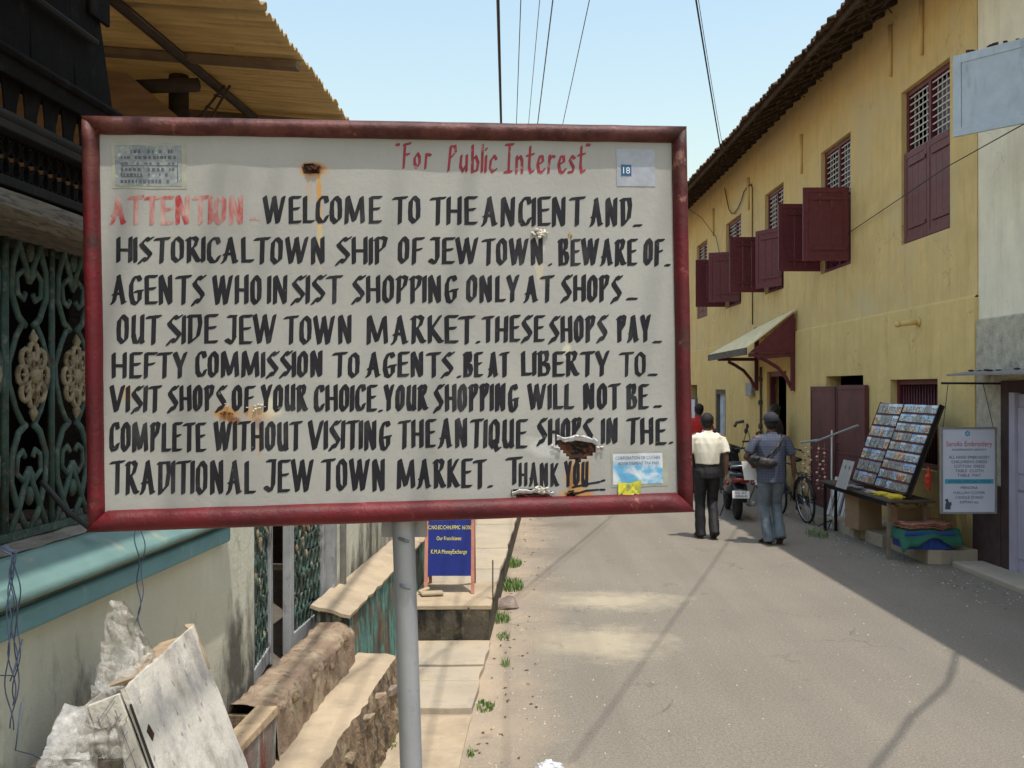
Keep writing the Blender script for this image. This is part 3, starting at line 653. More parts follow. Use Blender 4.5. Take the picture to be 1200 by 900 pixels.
for k in range(8):
    yy = 4.35 + .17 * k + random.uniform(-.03, .03); mb = MB(LF)
    mb.ell((-1.274 + random.uniform(-.01, .008), yy, random.uniform(.50, .60)), (random.uniform(.014, .026), random.uniform(.03, .05), random.uniform(.018, .032)), 8, 6)
    for i, v in enumerate(mb.v): mb.v[i] = v + Vector((1, 1, 1)) * noise.noise(v * 30) * .012
    mb.build('stone', 'rubble' if k % 3 else 'kerb_red', kb, smooth=False)
# small upright slab at the kerb end
ps = thing('broken_pier_slab', 'short upright masonry slab with bare wood cap, aqua and brown flaking paint', 'slab', LF((-1.3, 4.0, .38)))
mb = MB(LF); mb.box(-1.34, -1.262, 3.72, 4.19, .3, .605, .004); mb.build('slab_body', mat('flaking_slab', (.20, .16, .14), .9, .35, 8, .7, 40, [((.30, .40, .38), 9, .55, .63, (1, 1, .3)), ((.19, .05, .035), 7, .55, .64, (1, 1, .4)), ((.5, .47, .42), 16, .6, .66, (1, 1, .3))]), ps, bevel=.006)
mb = MB(LF); mb.box(-1.35, -1.255, 3.70, 4.20, .605, .64, .004); mb.build('cap', 'wood_edge', ps, bevel=.005)

# landing (sandy concrete step) with a broken edge of brick and rubble
ld = sroot('landing', LF((-1.2, 4.5, 0)))
def led(y): return -1.055 + max(0, min(.3, (4.0 - y) * .5)) + .045 * noise.noise(Vector((y * 2.3, 4, 0))) + .02 * noise.noise(Vector((y * 11, 1, 0)))
mb = MB(LF)
mb.grid(lambda u, v: (lerp(-1.5, led(lerp(1.5, 5.95, v)), u), lerp(1.5, 5.95, v), .40 + .01 * noise.noise(Vector((u * 3, v * 20, 0))) - (.012 if u == 1 else 0)), 8, 110)
mb.build('landing_top', 'concrete', ld, smooth=True, fixn=False)
mb = MB(LF)
def lf_(u, v):
    yy = lerp(1.5, 5.95, v); x = led(yy) + .05 * u + .03 * math.sin(u * 3) ; z = lerp(.392, -.02, u)
    n = (noise.noise(Vector((x * 3, yy * 9, z * 14))) * .018 + noise.noise(Vector((x * 3, yy * 26, z * 30))) * .012) * min(1, u * 4); return (x + n - .02 * (1 - abs(2 * u - 1)), yy, z)
mb.grid(lf_, 16, 150); mb.add([(-1.5, 5.95, -.02), (-1.0, 5.95, -.02), (-1.05, 5.95, .39), (-1.5, 5.95, .39)], [(0, 1, 2, 3)])
mb.build('landing_face', 'rubble', ld, fixn=False)
for k in range(5):
    yy = 4.3 + .33 * k + random.uniform(-.02, .02); zz = random.choice((.33, .28, .355)); mb = MB(LF)
    c = (led(yy) + .004 + .03 * (.4 - zz), yy, zz); a = random.uniform(-.15, .15)
    mb.obox(c, (.045, 0, random.uniform(-.01, .01)), (0.01, random.uniform(.03, .055), a * .05), (0, 0, random.uniform(.015, .03)))
    for i, v in enumerate(mb.v): mb.v[i] = v + Vector((random.uniform(-.008, .008), random.uniform(-.008, .008), random.uniform(-.006, .006)))
    mb.build('brick', random.choice(('kerb_red', 'rubble', 'stone')), ld, bevel=.006)

# ================================================================== THE NOTICE BOARD
TL, TR, BL, BR = (97, 137), (804, 148), (105, 622), (812, 600)
def ray(px, py, Y): return Vector(((px - 595) / F * Y, Y, CAMZ + (455 - py) / F * Y))
cA, cB = ray(101, 380, 2.05), ray(808, 374, 2.21)
ctr = (cA + cB) / 2; ex = (cB - cA).normalized()
ey = Vector((-.0158, 0.0, 1)); ey = (ey - ex * ey.dot(ex)).normalized(); en = ex.cross(ey)     # en points away from the viewer? fixed below
if en.y > 0: en = -en
def toboard(px, py):                             # a photograph measurement as (u, w) on the board's own plane
    d = Vector(((px - 595) / F, 1, (455 - py) / F)); o = Vector((0, 0, CAMZ)); k = (ctr - o).dot(en) / d.dot(en)
    q = o + d * k - ctr; return q.dot(ex), q.dot(ey)
HW = .640; 
uT = toboard(450, 148)[1]; uB = toboard(450, 604)[1]; uL = toboard(107, 380)[0]; uR = toboard(798, 375)[0]
sb = thing('notice_board', 'large white hand-lettered notice board in a red pipe frame on a grey post', 'sign', (-.172, 2.2, 0))
BM = Matrix((ex, -en, ey)).transposed()          # board local x, y (away from the viewer), z
def boardobj(mb, name, m, par, **k):
    T = mb.T; mb.T = lambda p: Vector(p)
    o = mb.build(name, m, par, local=True, **k)
    base = Matrix.Translation(ctr) @ BM.to_4x4()
    o.matrix_local = Matrix.Translation(-wloc(par)) @ base if par.matrix_basis.to_3x3() == Matrix.Identity(3) else Matrix.Identity(4)
    return o
def warp(u, w_):
    return .0022 * noise.noise(Vector((u * 3, w_ * 4, 0))) + .0012 * noise.noise(Vector((u * 9, w_ * 9, 4))) - .006 * max(0, u - .25) * (w_ + .1)
def ragged(cx, cy, rx, ry, seed, n=26, j=.25):
    rr = random.Random(seed); return [(cx + rx * math.cos(2 * math.pi * k / n) * (1 + rr.uniform(-j, j)), cy + ry * math.sin(2 * math.pi * k / n) * (1 + rr.uniform(-j, j))) for k in range(n)]
def pts(*p): return [toboard(*q) for q in p]
HOLES = [pts((654, 512), (662, 516), (670, 514), (680, 514), (690, 515), (699, 518), (699, 526), (694, 532), (688, 536), (682, 540), (676, 541), (670, 539), (664, 535), (658, 528)),
         pts((602, 574), (610, 574), (618, 573), (628, 574), (638, 574), (646, 577), (648, 583), (640, 586), (628, 585), (615, 585), (606, 584), (601, 580)),
         pts((354, 193), (366, 192), (376, 196), (375, 203), (366, 205), (357, 202)),
         pts((663, 578), (672, 576), (676, 580), (670, 584), (663, 583))]
def inside(u, w_, poly):
    c = False; n = len(poly)
    for i in range(n):
        (x1, y1), (x2, y2) = poly[i], poly[i - 1]
        if (y1 > w_) != (y2 > w_) and u < (x2 - x1) * (w_ - y1) / (y2 - y1) + x1: c = not c
    return c
# panel material
m, t, b = nodes('painted_board'); p = pos(t, (1, 1, 1), True); g = p
def oblob(px, py, rx, ry, warp_=.4, ns=30, lo=.6, hi=1.15):
    u, w_ = toboard(px, py); k = 2.15 / F
    v = t.nodes.new("ShaderNodeVectorMath"); v.operation = 'SUBTRACT'; L(t, g, v.inputs[0]); v.inputs[1].default_value = (u, 0, w_)
    v2 = t.nodes.new("ShaderNodeVectorMath"); v2.operation = 'DIVIDE'; L(t, v.outputs[0], v2.inputs[0]); v2.inputs[1].default_value = (rx * k, 1, ry * k)
    ln = t.nodes.new("ShaderNodeVectorMath"); ln.operation = 'LENGTH'; L(t, v2.outputs[0], ln.inputs[0])
    d = mth(t, 'ADD', ln.outputs["Value"], mth(t, 'MULTIPLY', mth(t, 'SUBTRACT', noi(t, p, ns, 7, .7), .5), warp_ * 4))
    return ramp(t, d, lo, hi, 1, 0)
base = mix(t, ramp(t, noi(t, p, 3.5, 6), .35, .68), (.325, .318, .295), (.385, .378, .352))
base = mix(t, ramp(t, noi(t, pos(t, (1, 1, .1), True), 22, 6, .7), .52, .75, 0, .22), base, (.42, .39, .30))
base = mix(t, ramp(t, noi(t, p, 60, 6, .75), .62, .72, 0, .35), base, (.33, .30, .24))
RU, RO, CR = (.20, .07, .02), (.50, .26, .07), (.70, .64, .48)
for px, py, rx, ry, col, am in (
    (374, 235, 3.2, 42, RO, .95), (362, 222, 2.5, 18, RO, .35), (375, 280, 3, 35, (.6, .45, .2), .5), (366, 199, 17, 11, RO, .8), (366, 198, 13, 8, RU, .9),
    (265, 484, 16, 9, RO, .9), (266, 487, 9, 5, RU, .8), (303, 484, 22, 9, RO, .6), (275, 493, 7, 5, RU, .9), (318, 478, 14, 12, CR, .6), (304, 497, 7, 9, RU, .5), (276, 508, 3, 14, RO, .5), (304, 520, 3, 20, RO, .35),
    (150, 461, 6, 10, RO, .6), (630, 290, 8, 14, CR, .7), (632, 315, 5, 18, (.62, .5, .3), .45), (668, 276, 4, 5, (.35, .27, .14), .9), (664, 412, 6, 10, CR, .6),
    (675, 560, 13, 26, RO, .85), (668, 560, 4, 22, RU, .6), (688, 550, 4, 16, RO, .8), (676, 580, 22, 8, RO, .9), (623, 582, 30, 8, RU, .5),
    (400, 605, 300, 5, (.5, .40, .24), .35), (700, 592, 90, 4, (.5, .33, .14), .4), (650, 522, 40, 14, (.62, .62, .60), .5)):
    base = mix(t, mth(t, 'MULTIPLY', oblob(px, py, rx, ry), am), base, col)
L(t, base, b.inputs["Base Color"]); b.inputs["Roughness"].default_value = .5; b.inputs["Specular IOR Level"].default_value = .35
bump(t, b, mth(t, 'ADD', noi(t, p, 60, 5, .7), mth(t, 'MULTIPLY', noi(t, pos(t, (1, 1, .4), True), 9, 4), 2.5)), .25, .004)
M['board'] = m
mb = MB(); NU, NV = 190, 122
def bd(u, v):
    a, c = lerp(uL, uR, u), lerp(uB, uT, v); return (a, warp(a, c), c)
mb.grid(bd, NU, NV)
keep = []
for f in mb.f:
    cu = sum(mb.v[i].x for i in f) / 4; cw = sum(mb.v[i].z for i in f) / 4
    if not any(inside(cu, cw, h) for h in HOLES): keep.append(f)
mb.f = keep
panel = boardobj(mb, 'board_panel', 'board', sb, smooth=True, fixn=False)
M['rust_back'] = mat('rusted_backing', (.06, .028, .014), .95, .5, 30, .8, 60)
mb = MB(); mb.box(uL, uR, .014, .022, uB, uT); boardobj(mb, 'backing_sheet', 'rust_back', sb)
# round-section frame, mitred
M['red_frame'] = None
m, t, b = nodes('red_enamel_frame'); p = pos(t, (1, 1, 1), True)
base = mix(t, ramp(t, noi(t, p, 4, 6), .35, .65), (.065, .006, .009), (.155, .009, .015))
sp = t.nodes.new("ShaderNodeSeparateXYZ"); L(t, p, sp.inputs[0])
topm = ramp(t, mth(t, 'ADD', sp.outputs[2], mth(t, 'MULTIPLY', noi(t, p, 7, 6, .7), .25)), .33, .46)
base = mix(t, mth(t, 'MULTIPLY', topm, .8), base, mix(t, ramp(t, noi(t, p, 25, 6), .4, .6), (.05, .012, .010), (.12, .040, .03)))
base = mix(t, mth(t, 'MULTIPLY', ramp(t, noi(t, p, 16, 8, .75), .60, .68), .8), base, (.33, .17, .13))
base = mix(t, mth(t, 'MULTIPLY', ramp(t, noi(t, p, 9, 8, .7), .58, .70), .9), base, (.045, .018, .015))
L(t, base, b.inputs["Base Color"]); b.inputs["Roughness"].default_value = .5; b.inputs["Specular IOR Level"].default_value = .35
bump(t, b, noi(t, p, 60, 5, .7), .5, .006)
M['red_frame'] = m
oL, oR, oT, oB = toboard(100.5, 380)[0], toboard(808, 376)[0], toboard(450, 142)[1], toboard(455, 612)[1]
def side_rail(p0, p1, r0, r1, d0, d1):
    """mitred rail between two corner points; d0/d1 are the mitre directions (inwards)"""
    mb = MB(); n = 14; K = 24
    p0, p1 = Vector((p0[0], 0, p0[1])), Vector((p1[0], 0, p1[1])); ax = (p1 - p0).normalized(); inn = Vector((-ax.z, 0, ax.x))
    for i in range(K + 1):
        f = i / K
        for k in range(n):
            th = 2 * math.pi * k / n; a, b2 = r0 * math.cos(th), math.sin(th) * r1
            sh = (1 - 2 * f) if i in (0, K) else (1 - 2 * f)
            q = p0.lerp(p1, f) + inn * a + Vector((0, 1, 0)) * b2
            if i == 0: q -= ax * a
            if i == K: q += ax * a
            nn = noise.noise(q * 14) * .0012; q += Vector((nn, nn, nn)); mb.v.append(q)
    for i in range(K):
        for k in range(n): mb.f.append((i * n + k, i * n + (k + 1) % n, (i + 1) * n + (k + 1) % n, (i + 1) * n + k))
    mb.f.append(tuple(range(n))); mb.f.append(tuple(K * n + k for k in range(n)))
    return mb
rT, rS, rB = .0188, .0172, .0222
iT, iB, iL_, iR_ = oT - rT, oB + rB, oL + rS, oR - rS
depth = .0235
for a, b2, r_ in (((iL_, iT), (iR_, iT), rT), ((iR_, iT), (iR_, iB), rS), ((iR_, iB), (iL_, iB), rB), ((iL_, iB), (iL_, iT), rS)):
    boardobj(side_rail(a, b2, r_, depth, 0, 0), 'frame_rail', 'red_frame', sb, smooth=True)
# post
mb = MB(); px0 = Vector((-.2306 + .0009, 2.185, 1.72)); base_ = Vector((-.172, 2.185, -.02)); up2 = px0 + (px0 - base_) * .42
mb.tube([base_, base_.lerp(px0, .4), base_.lerp(px0, .6), base_.lerp(px0, .8), px0, px0.lerp(up2, .5)], .0245, 20)
pl = mb.build('post', 'steel', sb, smooth=True)
mb = MB(); mb.tube([base_.lerp(px0, .06), base_.lerp(px0, .0)], [.06, .11], 12); mb.build('footing', 'mould_block', sb)
mb = MB(); mb.obox(px0 + Vector((0, .03, .0)), (.05, 0, 0), (0, .006, 0), (0, 0, .05)); mb.build('bracket_plate', 'steel', sb)
for zz in (1.675, 1.575):
    mb = MB(); q = base_.lerp(px0, zz / 1.72); mb.tube([q + Vector((-.008, -.024, 0)), q + Vector((.006, -.035, -.003)), q + Vector((.014, -.03, -.006))], .0035, 6); mb.build('wire_stub', 'wire_grey', sb)

# ---- brush lettering
def arcp(cx, cy, rx, ry, a0, a1, n=7): return [(cx + rx * math.cos(R(lerp(a0, a1, i / n))), cy + ry * math.sin(R(lerp(a0, a1, i / n)))) for i in range(n + 1)]
G = {
 'A': (1.05, [[(.02, 0), (.16, .10), (.52, .98)], [(.50, 1), (.84, .02), (.95, .04)], [(.14, .34), (.72, .36)]]),
 'B': (.82, [[(.12, 1), (.12, 0)], [(.02, .96), (.62, 1), (.70, .84), (.62, .62), (.24, .52)], [(.24, .52), (.70, .44), (.80, .24), (.66, .04), (.12, .02)]]),
 'C': (.74, [[(.74, .80), (.66, .98), (.36, .98), (.12, .80), (.08, .5), (.10, .18), (.30, .02), (.58, .04), (.76, .24)]]),
 'D': (.82, [[(.14, .96), (.14, .02)], [(.02, .97), (.74, .99), (.80, .70), (.66, .26), (.16, .02)]]),
 'E': (.74, [[(.12, .98), (.12, .02)], [(.12, .98), (.80, .99)], [(.12, .52), (.66, .55)], [(.10, .02), (.76, .03)]]),
 'F': (.72, [[(.14, .98), (.12, .0)], [(.14, .97), (.82, .99)], [(.12, .50), (.64, .56)]]),
 'G': (.84, [[(.74, .86), (.62, .99), (.32, .96), (.10, .72), (.08, .34), (.22, .05), (.46, .0), (.72, .16), (.74, .46)], [(.42, .44), (.88, .47)]]),
 'H': (.98, [[(.10, .98), (.10, .02)], [(.92, 1), (.92, .02)], [(.10, .49), (.92, .49)]]),
 'I': (.02, [[(.02, .98), (.0, .02)]]),
 'J': (.66, [[(.18, .99), (.66, .99)], [(.60, .98), (.58, .22), (.40, .02), (.16, .08), (.02, .14)]]),
 'K': (.88, [[(.12, .98), (.12, .02)], [(.78, .98), (.20, .50), (.82, .04), (.92, .04)]]),
 'L': (.66, [[(.12, .98), (.12, .03)], [(.10, .03), (.70, .04)]]),
 'M': (1.45, [[(.14, .98), (.08, .0)], [(.16, 1), (.66, .10)], [(.68, .10), (1.20, .98)], [(1.20, .98), (1.30, .03)]]),
 'N': (1.02, [[(.12, .98), (.12, .0)], [(.14, 1), (.78, .04)], [(.82, 1), (.80, .02)]]),
 'O': (.78, [[(.38, .99), (.12, .82), (.08, .5), (.10, .16), (.36, .01), (.66, .16), (.70, .5), (.68, .84), (.40, .99)]]),
 'P': (.76, [[(.14, .98), (.12, .0)], [(.02, .92), (.50, 1), (.74, .94), (.60, .64), (.18, .42)]]),
 'Q': (.84, [[(.38, .99), (.12, .82), (.08, .5), (.10, .16), (.36, .01), (.66, .16), (.70, .5), (.68, .84), (.40, .99)], [(.36, .26), (.66, -.10), (.86, -.02)]]),
 'R': (.84, [[(.14, .98), (.12, .0)], [(.02, .92), (.52, 1), (.72, .90), (.58, .66), (.20, .48)], [(.30, .52), (.74, .06), (.88, .04)]]),
 'S': (.80, [[(.90, 1.0), (.66, .90), (.52, .98), (.14, .76), (.18, .68), (.74, .34), (.76, .28), (.46, .06), (.30, .14), (.02, -.04)]]),
 'T': (.86, [[(.02, .95), (.94, .99)], [(.50, .98), (.46, .0)]]),
 'U': (.84, [[(.14, .98), (.10, .30), (.22, .04), (.48, .02), (.72, .26)], [(.78, 1), (.76, .06), (.82, .02)]]),
 'V': (1.15, [[(.06, 1), (.50, .02)], [(.54, .02), (1.10, .99)]]),
 'W': (1.55, [[(.06, 1), (.36, .02)], [(.38, .02), (.76, .96)], [(.74, .99), (1.02, .02)], [(1.04, .02), (1.46, .99)]]),
 'Y': (.86, [[(.06, 1), (.42, .44)], [(.84, 1), (.42, .38), (.40, .0)]]),
 '.': (.02, [[(.0, .04), (.02, .06)]]), '_': (.6, [[(.02, .10), (.30, .13), (.58, .12)]]), '"': (.3, [[(.08, 1.0), (.1, .95)], [(.26, 1.0), (.28, .95)]]),
 'f': (.7, [[(.24, .98), (.10, .0)], [(.14, .98), (.66, 1.04)], [(.18, .54), (.54, .58)]]),
 'o': (.62, [[(.32, .62), (.10, .44), (.10, .18), (.28, .02), (.50, .18), (.52, .44), (.34, .62)]]),
 'r': (.56, [[(.20, .62), (.12, .0)], [(.18, .44), (.38, .60), (.56, .56)]]),
 'p': (.66, [[(.24, .98), (.06, .06)], [(.22, .96), (.54, 1.0), (.58, .76), (.24, .56)]]),
 'u': (.60, [[(.14, .60), (.08, .20), (.26, .02), (.46, .24)], [(.54, .62), (.52, .02)]]),
 'b': (.60, [[(.16, 1.0), (.12, .02)], [(.14, .46), (.38, .60), (.56, .36), (.46, .08), (.14, .02)]]),
 'l': (.06, [[(.06, 1.0), (.02, .02)]]), 'i': (.06, [[(.06, .60), (.02, .02)], [(.04, .84), (.10, .88)]]),
 'c': (.54, [[(.54, .50), (.38, .62), (.14, .44), (.10, .18), (.28, .02), (.54, .12)]]),
 'j': (.56, [[(.10, 1.0), (.60, 1.02)], [(.36, 1.0), (.28, .02)], [(.0, .02), (.46, .04)]]),
 'n': (.60, [[(.14, .62), (.10, .02)], [(.14, .46), (.38, .62), (.52, .46), (.50, .02)]]),
 't': (.56, [[(.30, .94), (.22, .22), (.32, .02), (.52, .08)], [(.06, .62), (.54, .68)]]),
 'e': (.56, [[(.14, .32), (.48, .42), (.44, .60), (.24, .60), (.08, .34), (.16, .06), (.38, .02), (.56, .14)]]),
 's': (.50, [[(.50, .54), (.30, .62), (.14, .48), (.44, .22), (.36, .06), (.06, .04)]]),
}
def hull(P_):
    P_ = sorted(set(P_)); 
    if len(P_) < 3: return P_
    def half(q):
        h = []
        for p2 in q:
            while len(h) > 1 and (h[-1][0] - h[-2][0]) * (p2[1] - h[-2][1]) - (h[-1][1] - h[-2][1]) * (p2[0] - h[-2][0]) <= 0: h.pop()
            h.append(p2)
        return h[:-1]
    return half(P_) + half(P_[::-1])
lrnd = random.Random(3)
class Ink:
    def __init__(s): s.mb = MB(); s.k = 0
    def stroke(s, P_, nib, ang, thin):
        ca, sa = math.cos(R(ang)), math.sin(R(ang))
        E = []
        for k in range(10):
            th = 2 * math.pi * k / 10; a, b2 = nib / 2 * math.cos(th), thin / 2 * math.sin(th); E.append((a * ca - b2 * sa, -(a * sa + b2 * ca)))
        for i in range(len(P_) - 1):
            Q = []
            for (x, y) in (P_[i], P_[i + 1]):
                for e in E: Q.append((x + e[0] + lrnd.uniform(-.22, .22), y + e[1] + lrnd.uniform(-.22, .22)))
            h = hull(Q); vs = []
            lift = -.0004 - .00004 * (s.k % 9); s.k += 1
            ok = True; uw = [toboard(*q) for q in h]
            cu = sum(a for a, _ in uw) / len(uw); cw = sum(a for _, a in uw) / len(uw)
            if any(inside(cu, cw, hh) for hh in HOLES): continue
            s.mb.add([(u, warp(u, w_) + lift, w_) for u, w_ in uw], [tuple(range(len(h)))])
    def word(s, wd, x0, x1, yt, yb, nib=6.6, ang=33, thin=2.2, slope=0.):
        nw = nib * math.cos(R(ang)) * .92; gap = -.1 if nib > 6 else .5; py = nib * .30; H = yb - yt
        k = max(.5, (x1 - x0 - nw * len(wd) - gap * (len(wd) - 1)) / max(sum(G[c][0] for c in wd), .01)); x = x0 + nw / 2
        for c in wd:
            wd_, st = G[c]; kk = k * lrnd.uniform(.97, 1.03); hh = lrnd.uniform(-.6, .6)
            sl2 = lrnd.uniform(-.5, .5)
            for P_ in st:
                s.stroke([(x + kk * a + sl2 * (b2 - .5), (yb - py) - (H - 2 * py) * b2 + hh + slope * (x - x0)) for a, b2 in P_], nib, ang, thin)
            x += k * wd_ + nw + gap
M['ink'] = mat('black_sign_paint', (.007, .0065, .011), .75, .3, 30, .1, 120, [((.05, .05, .055), 18, .52, .72, (1, 1, .5), .7), ((.22, .21, .19), 55, .66, .72, (1, 1, 1), .6)])
m, t, b = nodes('faded_red_sign_paint'); p = pos(t, (1, 1, 1), True)
c = mix(t, ramp(t, noi(t, pos(t, (1, 1, .4), True), 30, 6, .7, .6), .38, .64, 0, .88), (.36, .025, .03), (.50, .38, .33)); L(t, c, b.inputs["Base Color"]); b.inputs["Roughness"].default_value = .6; M['ink_faded'] = m
M['ink_red'] = mat('dark_red_sign_paint', (.27, .02, .035), .5, .3, 30, 0, 50, [((.5, .38, .36), 40, .58, .7)])
LINES = [
 [("WELCOME", 307, 447, 229, 263), ("TO", 459, 494, 229, 263), ("THE", 503, 559, 229, 264), ("ANCIENT", 563, 685, 230, 266), ("AND", 690, 741, 231, 266), ("_", 741, 753, 258, 267)],
 [("HISTORICAL", 135, 297, 277, 309), ("TOWN", 297, 384, 277, 310), ("SHIP", 392, 455, 277, 311), ("OF", 465, 496, 277, 310), ("JEW", 501, 562, 277, 310), ("TOWN", 564, 639, 278, 311), (".", 642, 647, 300, 312), ("BEWARE", 653, 747, 279, 312), ("OF", 753, 778, 279, 312), ("_", 778, 786, 303, 313)],
 [("AGENTS", 129, 241, 322, 358), ("WHO", 248, 308, 322, 358), ("INSIST", 313, 401, 322, 357), ("SHOPPING", 411, 537, 322, 356), ("ONLY", 545, 609, 322, 355), ("AT", 613, 649, 322, 355), ("SHOPS", 656, 729, 322, 355), ("_", 733, 748, 344, 353)],
 [("OUT", 136, 189, 368, 404), ("SIDE", 194, 256, 368, 404), ("JEW", 263, 326, 368, 404), ("TOWN", 332, 415, 369, 404), ("MARKET", 428, 556, 369, 404), (".", 557, 563, 393, 403), ("THESE", 564, 638, 369, 402), ("SHOPS", 642, 712, 369, 402), ("PAY", 722, 763, 369, 402), ("_", 764, 776, 393, 403)],
 [("HEFTY", 130, 221, 412, 444), ("COMMISSION", 228, 381, 411, 443), ("TO", 389, 423, 412, 443), ("AGENTS", 428, 532, 412, 443), (".", 535, 541, 433, 443), ("BE", 542, 566, 412, 443), ("AT", 571, 597, 412, 443), ("LIBERTY", 609, 714, 411, 442), ("TO", 725, 758, 412, 442), ("_", 758, 771, 432, 441)],
 [("VISIT", 128, 190, 451, 484), ("SHOPS", 196, 266, 451, 483), ("OF", 271, 299, 451, 483), ("YOUR", 305, 361, 450, 483), ("CHOICE", 367, 442, 450, 483), (".", 443, 449, 473, 483), ("YOUR", 449, 502, 450, 482), ("SHOPPING", 507, 608, 449, 483), ("WILL", 617, 673, 449, 481), ("NOT", 682, 727, 449, 481), ("BE", 733, 760, 449, 480), ("_", 765, 776, 470, 479)],
 [("COMPLETE", 128, 242, 494, 530), ("WITHOUT", 250, 354, 493, 529), ("VISITING", 360, 459, 492, 528), ("THE", 466, 511, 491, 526), ("ANTIQUE", 513, 618, 490, 526), ("SHOPS", 628, 695, 489, 522), ("IN", 704, 726, 489, 521), ("THE", 733, 781, 489, 522), (".", 783, 789, 510, 521)],
 [("TRADITIONAL", 129, 300, 539, 580), ("JEW", 309, 369, 538, 578), ("TOWN", 376, 454, 537, 576), ("MARKET", 464, 570, 537, 573), (".", 571, 578, 562, 572), ("T", 592, 612, 534, 568), ("HANK", 607, 655, 542, 571), ("YOU", 661, 690, 540, 571)],
]
for ln in LINES:
    for wd in ln:
        ink = Ink(); nb = 6.4 if wd[4] - wd[3] > 30 else 5.2
        if wd[0] in ('_',): nb = 5
        if wd[0] in ('HANK', 'YOU'): nb = 4.6
        ink.word(wd[0], *wd[1:], nib=nb, thin=2.0)
        boardobj(ink.mb, 'painted_word' if wd[0] not in '_.' else 'painted_mark', 'ink', sb, fixn=False)
for P_ in ([(672, 571), (690, 567), (702, 565)], [(674, 579), (688, 575), (701, 574)], [(705, 564), (708, 563)], [(704, 574), (708, 574)]):
    ink = Ink(); ink.stroke(P_, 3.5, 20, 2.4)
    if ink.mb.v: boardobj(ink.mb, 'painted_mark', 'ink', sb, fixn=False)
ink = Ink(); ink.word("ATTENTION", 128, 288, 229, 264, nib=6.6, thin=2.4); ink.stroke([(294, 257), (300, 256), (303, 257)], 3, 20, 2)
tag(boardobj(ink.mb, 'painted_word', 'ink_faded', sb, fixn=False), "faded red ATTENTION lettering, half worn away")
for wd in (('"', 462, 469, 167, 190), ("for", 470, 506, 168, 198), ("public", 523, 583, 169, 203), ("jnterest", 590, 687, 169, 204), ('"', 685, 692, 168, 192)):
    ink = Ink(); ink.word(wd[0], *wd[1:], nib=4.2, thin=1.8, ang=45); o = boardobj(ink.mb, 'painted_word', 'ink_red', sb, fixn=False)
    if wd[0] != '"': tag(o, 'small dark red word of the heading For Public Interest')

# stickers on the board
def bq(px0, py0, px1, py1, name, m, lift=-.0012, par=sb, label=None, j=0.):
    mb = MB(); c = pts((px0, py0), (px1, py0), (px1, py1), (px0, py1))
    n = 6
    def q(u, v):
        a = lerp(c[0][0], c[1][0], u); b2 = lerp(c[0][1], c[3][1], v); a += noise.noise(Vector((u * 9, v * 9, px0))) * j; b2 += noise.noise(Vector((u * 9, v * 9, py0 + 5))) * j
        return (a, warp(a, b2) + lift + .0006 * noise.noise(Vector((u * 5, v * 5, 2))), b2)
    mb.grid(q, n, n); o = boardobj(mb, name, m, par, fixn=False)
    if label: o['label'] = label
    return o
def btext(s_, px0, px1, py, hpx, m, lift=-.0019, par=sb, name='printing', off=None):
    (u0, w0), (u1, _) = toboard(px0, py), toboard(px1, py); size = hpx * 2.13 / F / .72
    vs, fs = text_mesh(s_, size, 0, 0, u1 - u0); cu = (u0 + u1) / 2; mx_ = (min(v[0] for v in vs) + max(v[0] for v in vs)) / 2
    mb = MB(); mb.add([(x + cu - mx_, warp(x + cu, y + w0) + lift, y + w0) for x, y in vs], fs); return boardobj(mb, name, m, par, fixn=False)
m, t, b = nodes('faded_old_sticker'); p = pos(t, (1, 1, 1), True)
c = mix(t, ramp(t, noi(t, p, 26, 8, .7), .38, .62), (.30, .32, .31), (.15, .18, .20)); c = mix(t, ramp(t, noi(t, p, 90, 4, .8), .56, .66, 0, .7), c, (.56, .56, .48)); L(t, c, b.inputs["Base Color"]); b.inputs["Roughness"].default_value = .45
M['sticker_old'] = m
M['sticker_edge'] = mat('yellowed_tape', (.34, .34, .27), .4, .2, 30, 0)
M['sticker_grey'] = mat('pale_grey_sticker', (.33, .35, .40), .4, .12, 40, 0)
M['sticker_ink'] = mat('sticker_ink', (.10, .115, .14), .6, .3, 60, 0)
M['tag_blue'] = mat('dark_blue_tag', (.02, .09, .19), .4, .1, 30, 0)
M['white_ink'] = mat('white_ink', (.7, .72, .74), .5, .05, 30, 0)
bq(131, 167, 219, 221, 'sticker', 'sticker_edge', -.0008, j=.003); st = bq(135, 170, 213, 218, 'sticker', 'sticker_old', -.0013, j=.002, label="faded grey-blue printed sticker in the top left corner")
mb = MB()
rr = random.Random(5)
for (y0, h) in ((178, 4), (185, 3.5), (192, 2.5), (199, 3.5), (205, 3), (213, 4)):
    x = 142
    while x < 204:
        w_ = rr.uniform(1.5, 4); 
        if rr.random() < .68:
            c4 = pts((x, y0 - h / 2), (x + w_, y0 - h / 2 + rr.uniform(-.5, .5)), (x + w_, y0 + h / 2), (x, y0 + h / 2)); mb.add([(u, warp(u, v) - .0019, v) for u, v in c4], [(0, 1, 2, 3)])
        x += w_ + rr.uniform(.8, 2.5)
for a in ((143, 194, 209, 195), (143, 207, 168, 208), (208, 190, 209, 214), (143, 194, 144, 208)):
    c4 = pts((a[0], a[1]), (a[2], a[1]), (a[2], a[3]), (a[0], a[3])); mb.add([(u, warp(u, v) - .0020, v) for u, v in c4], [(0, 1, 2, 3)])
boardobj(mb, 'printing', 'sticker_ink', sb, fixn=False)
bq(722, 174, 767, 218, 'sticker', 'sticker_grey', -.001, label="pale grey square sticker in the top right corner"); bq(727.5, 193, 739.5, 206, 'sticker', 'tag_blue', -.0018); btext("18", 730, 738, 203.5, 8, 'white_ink', -.0024)
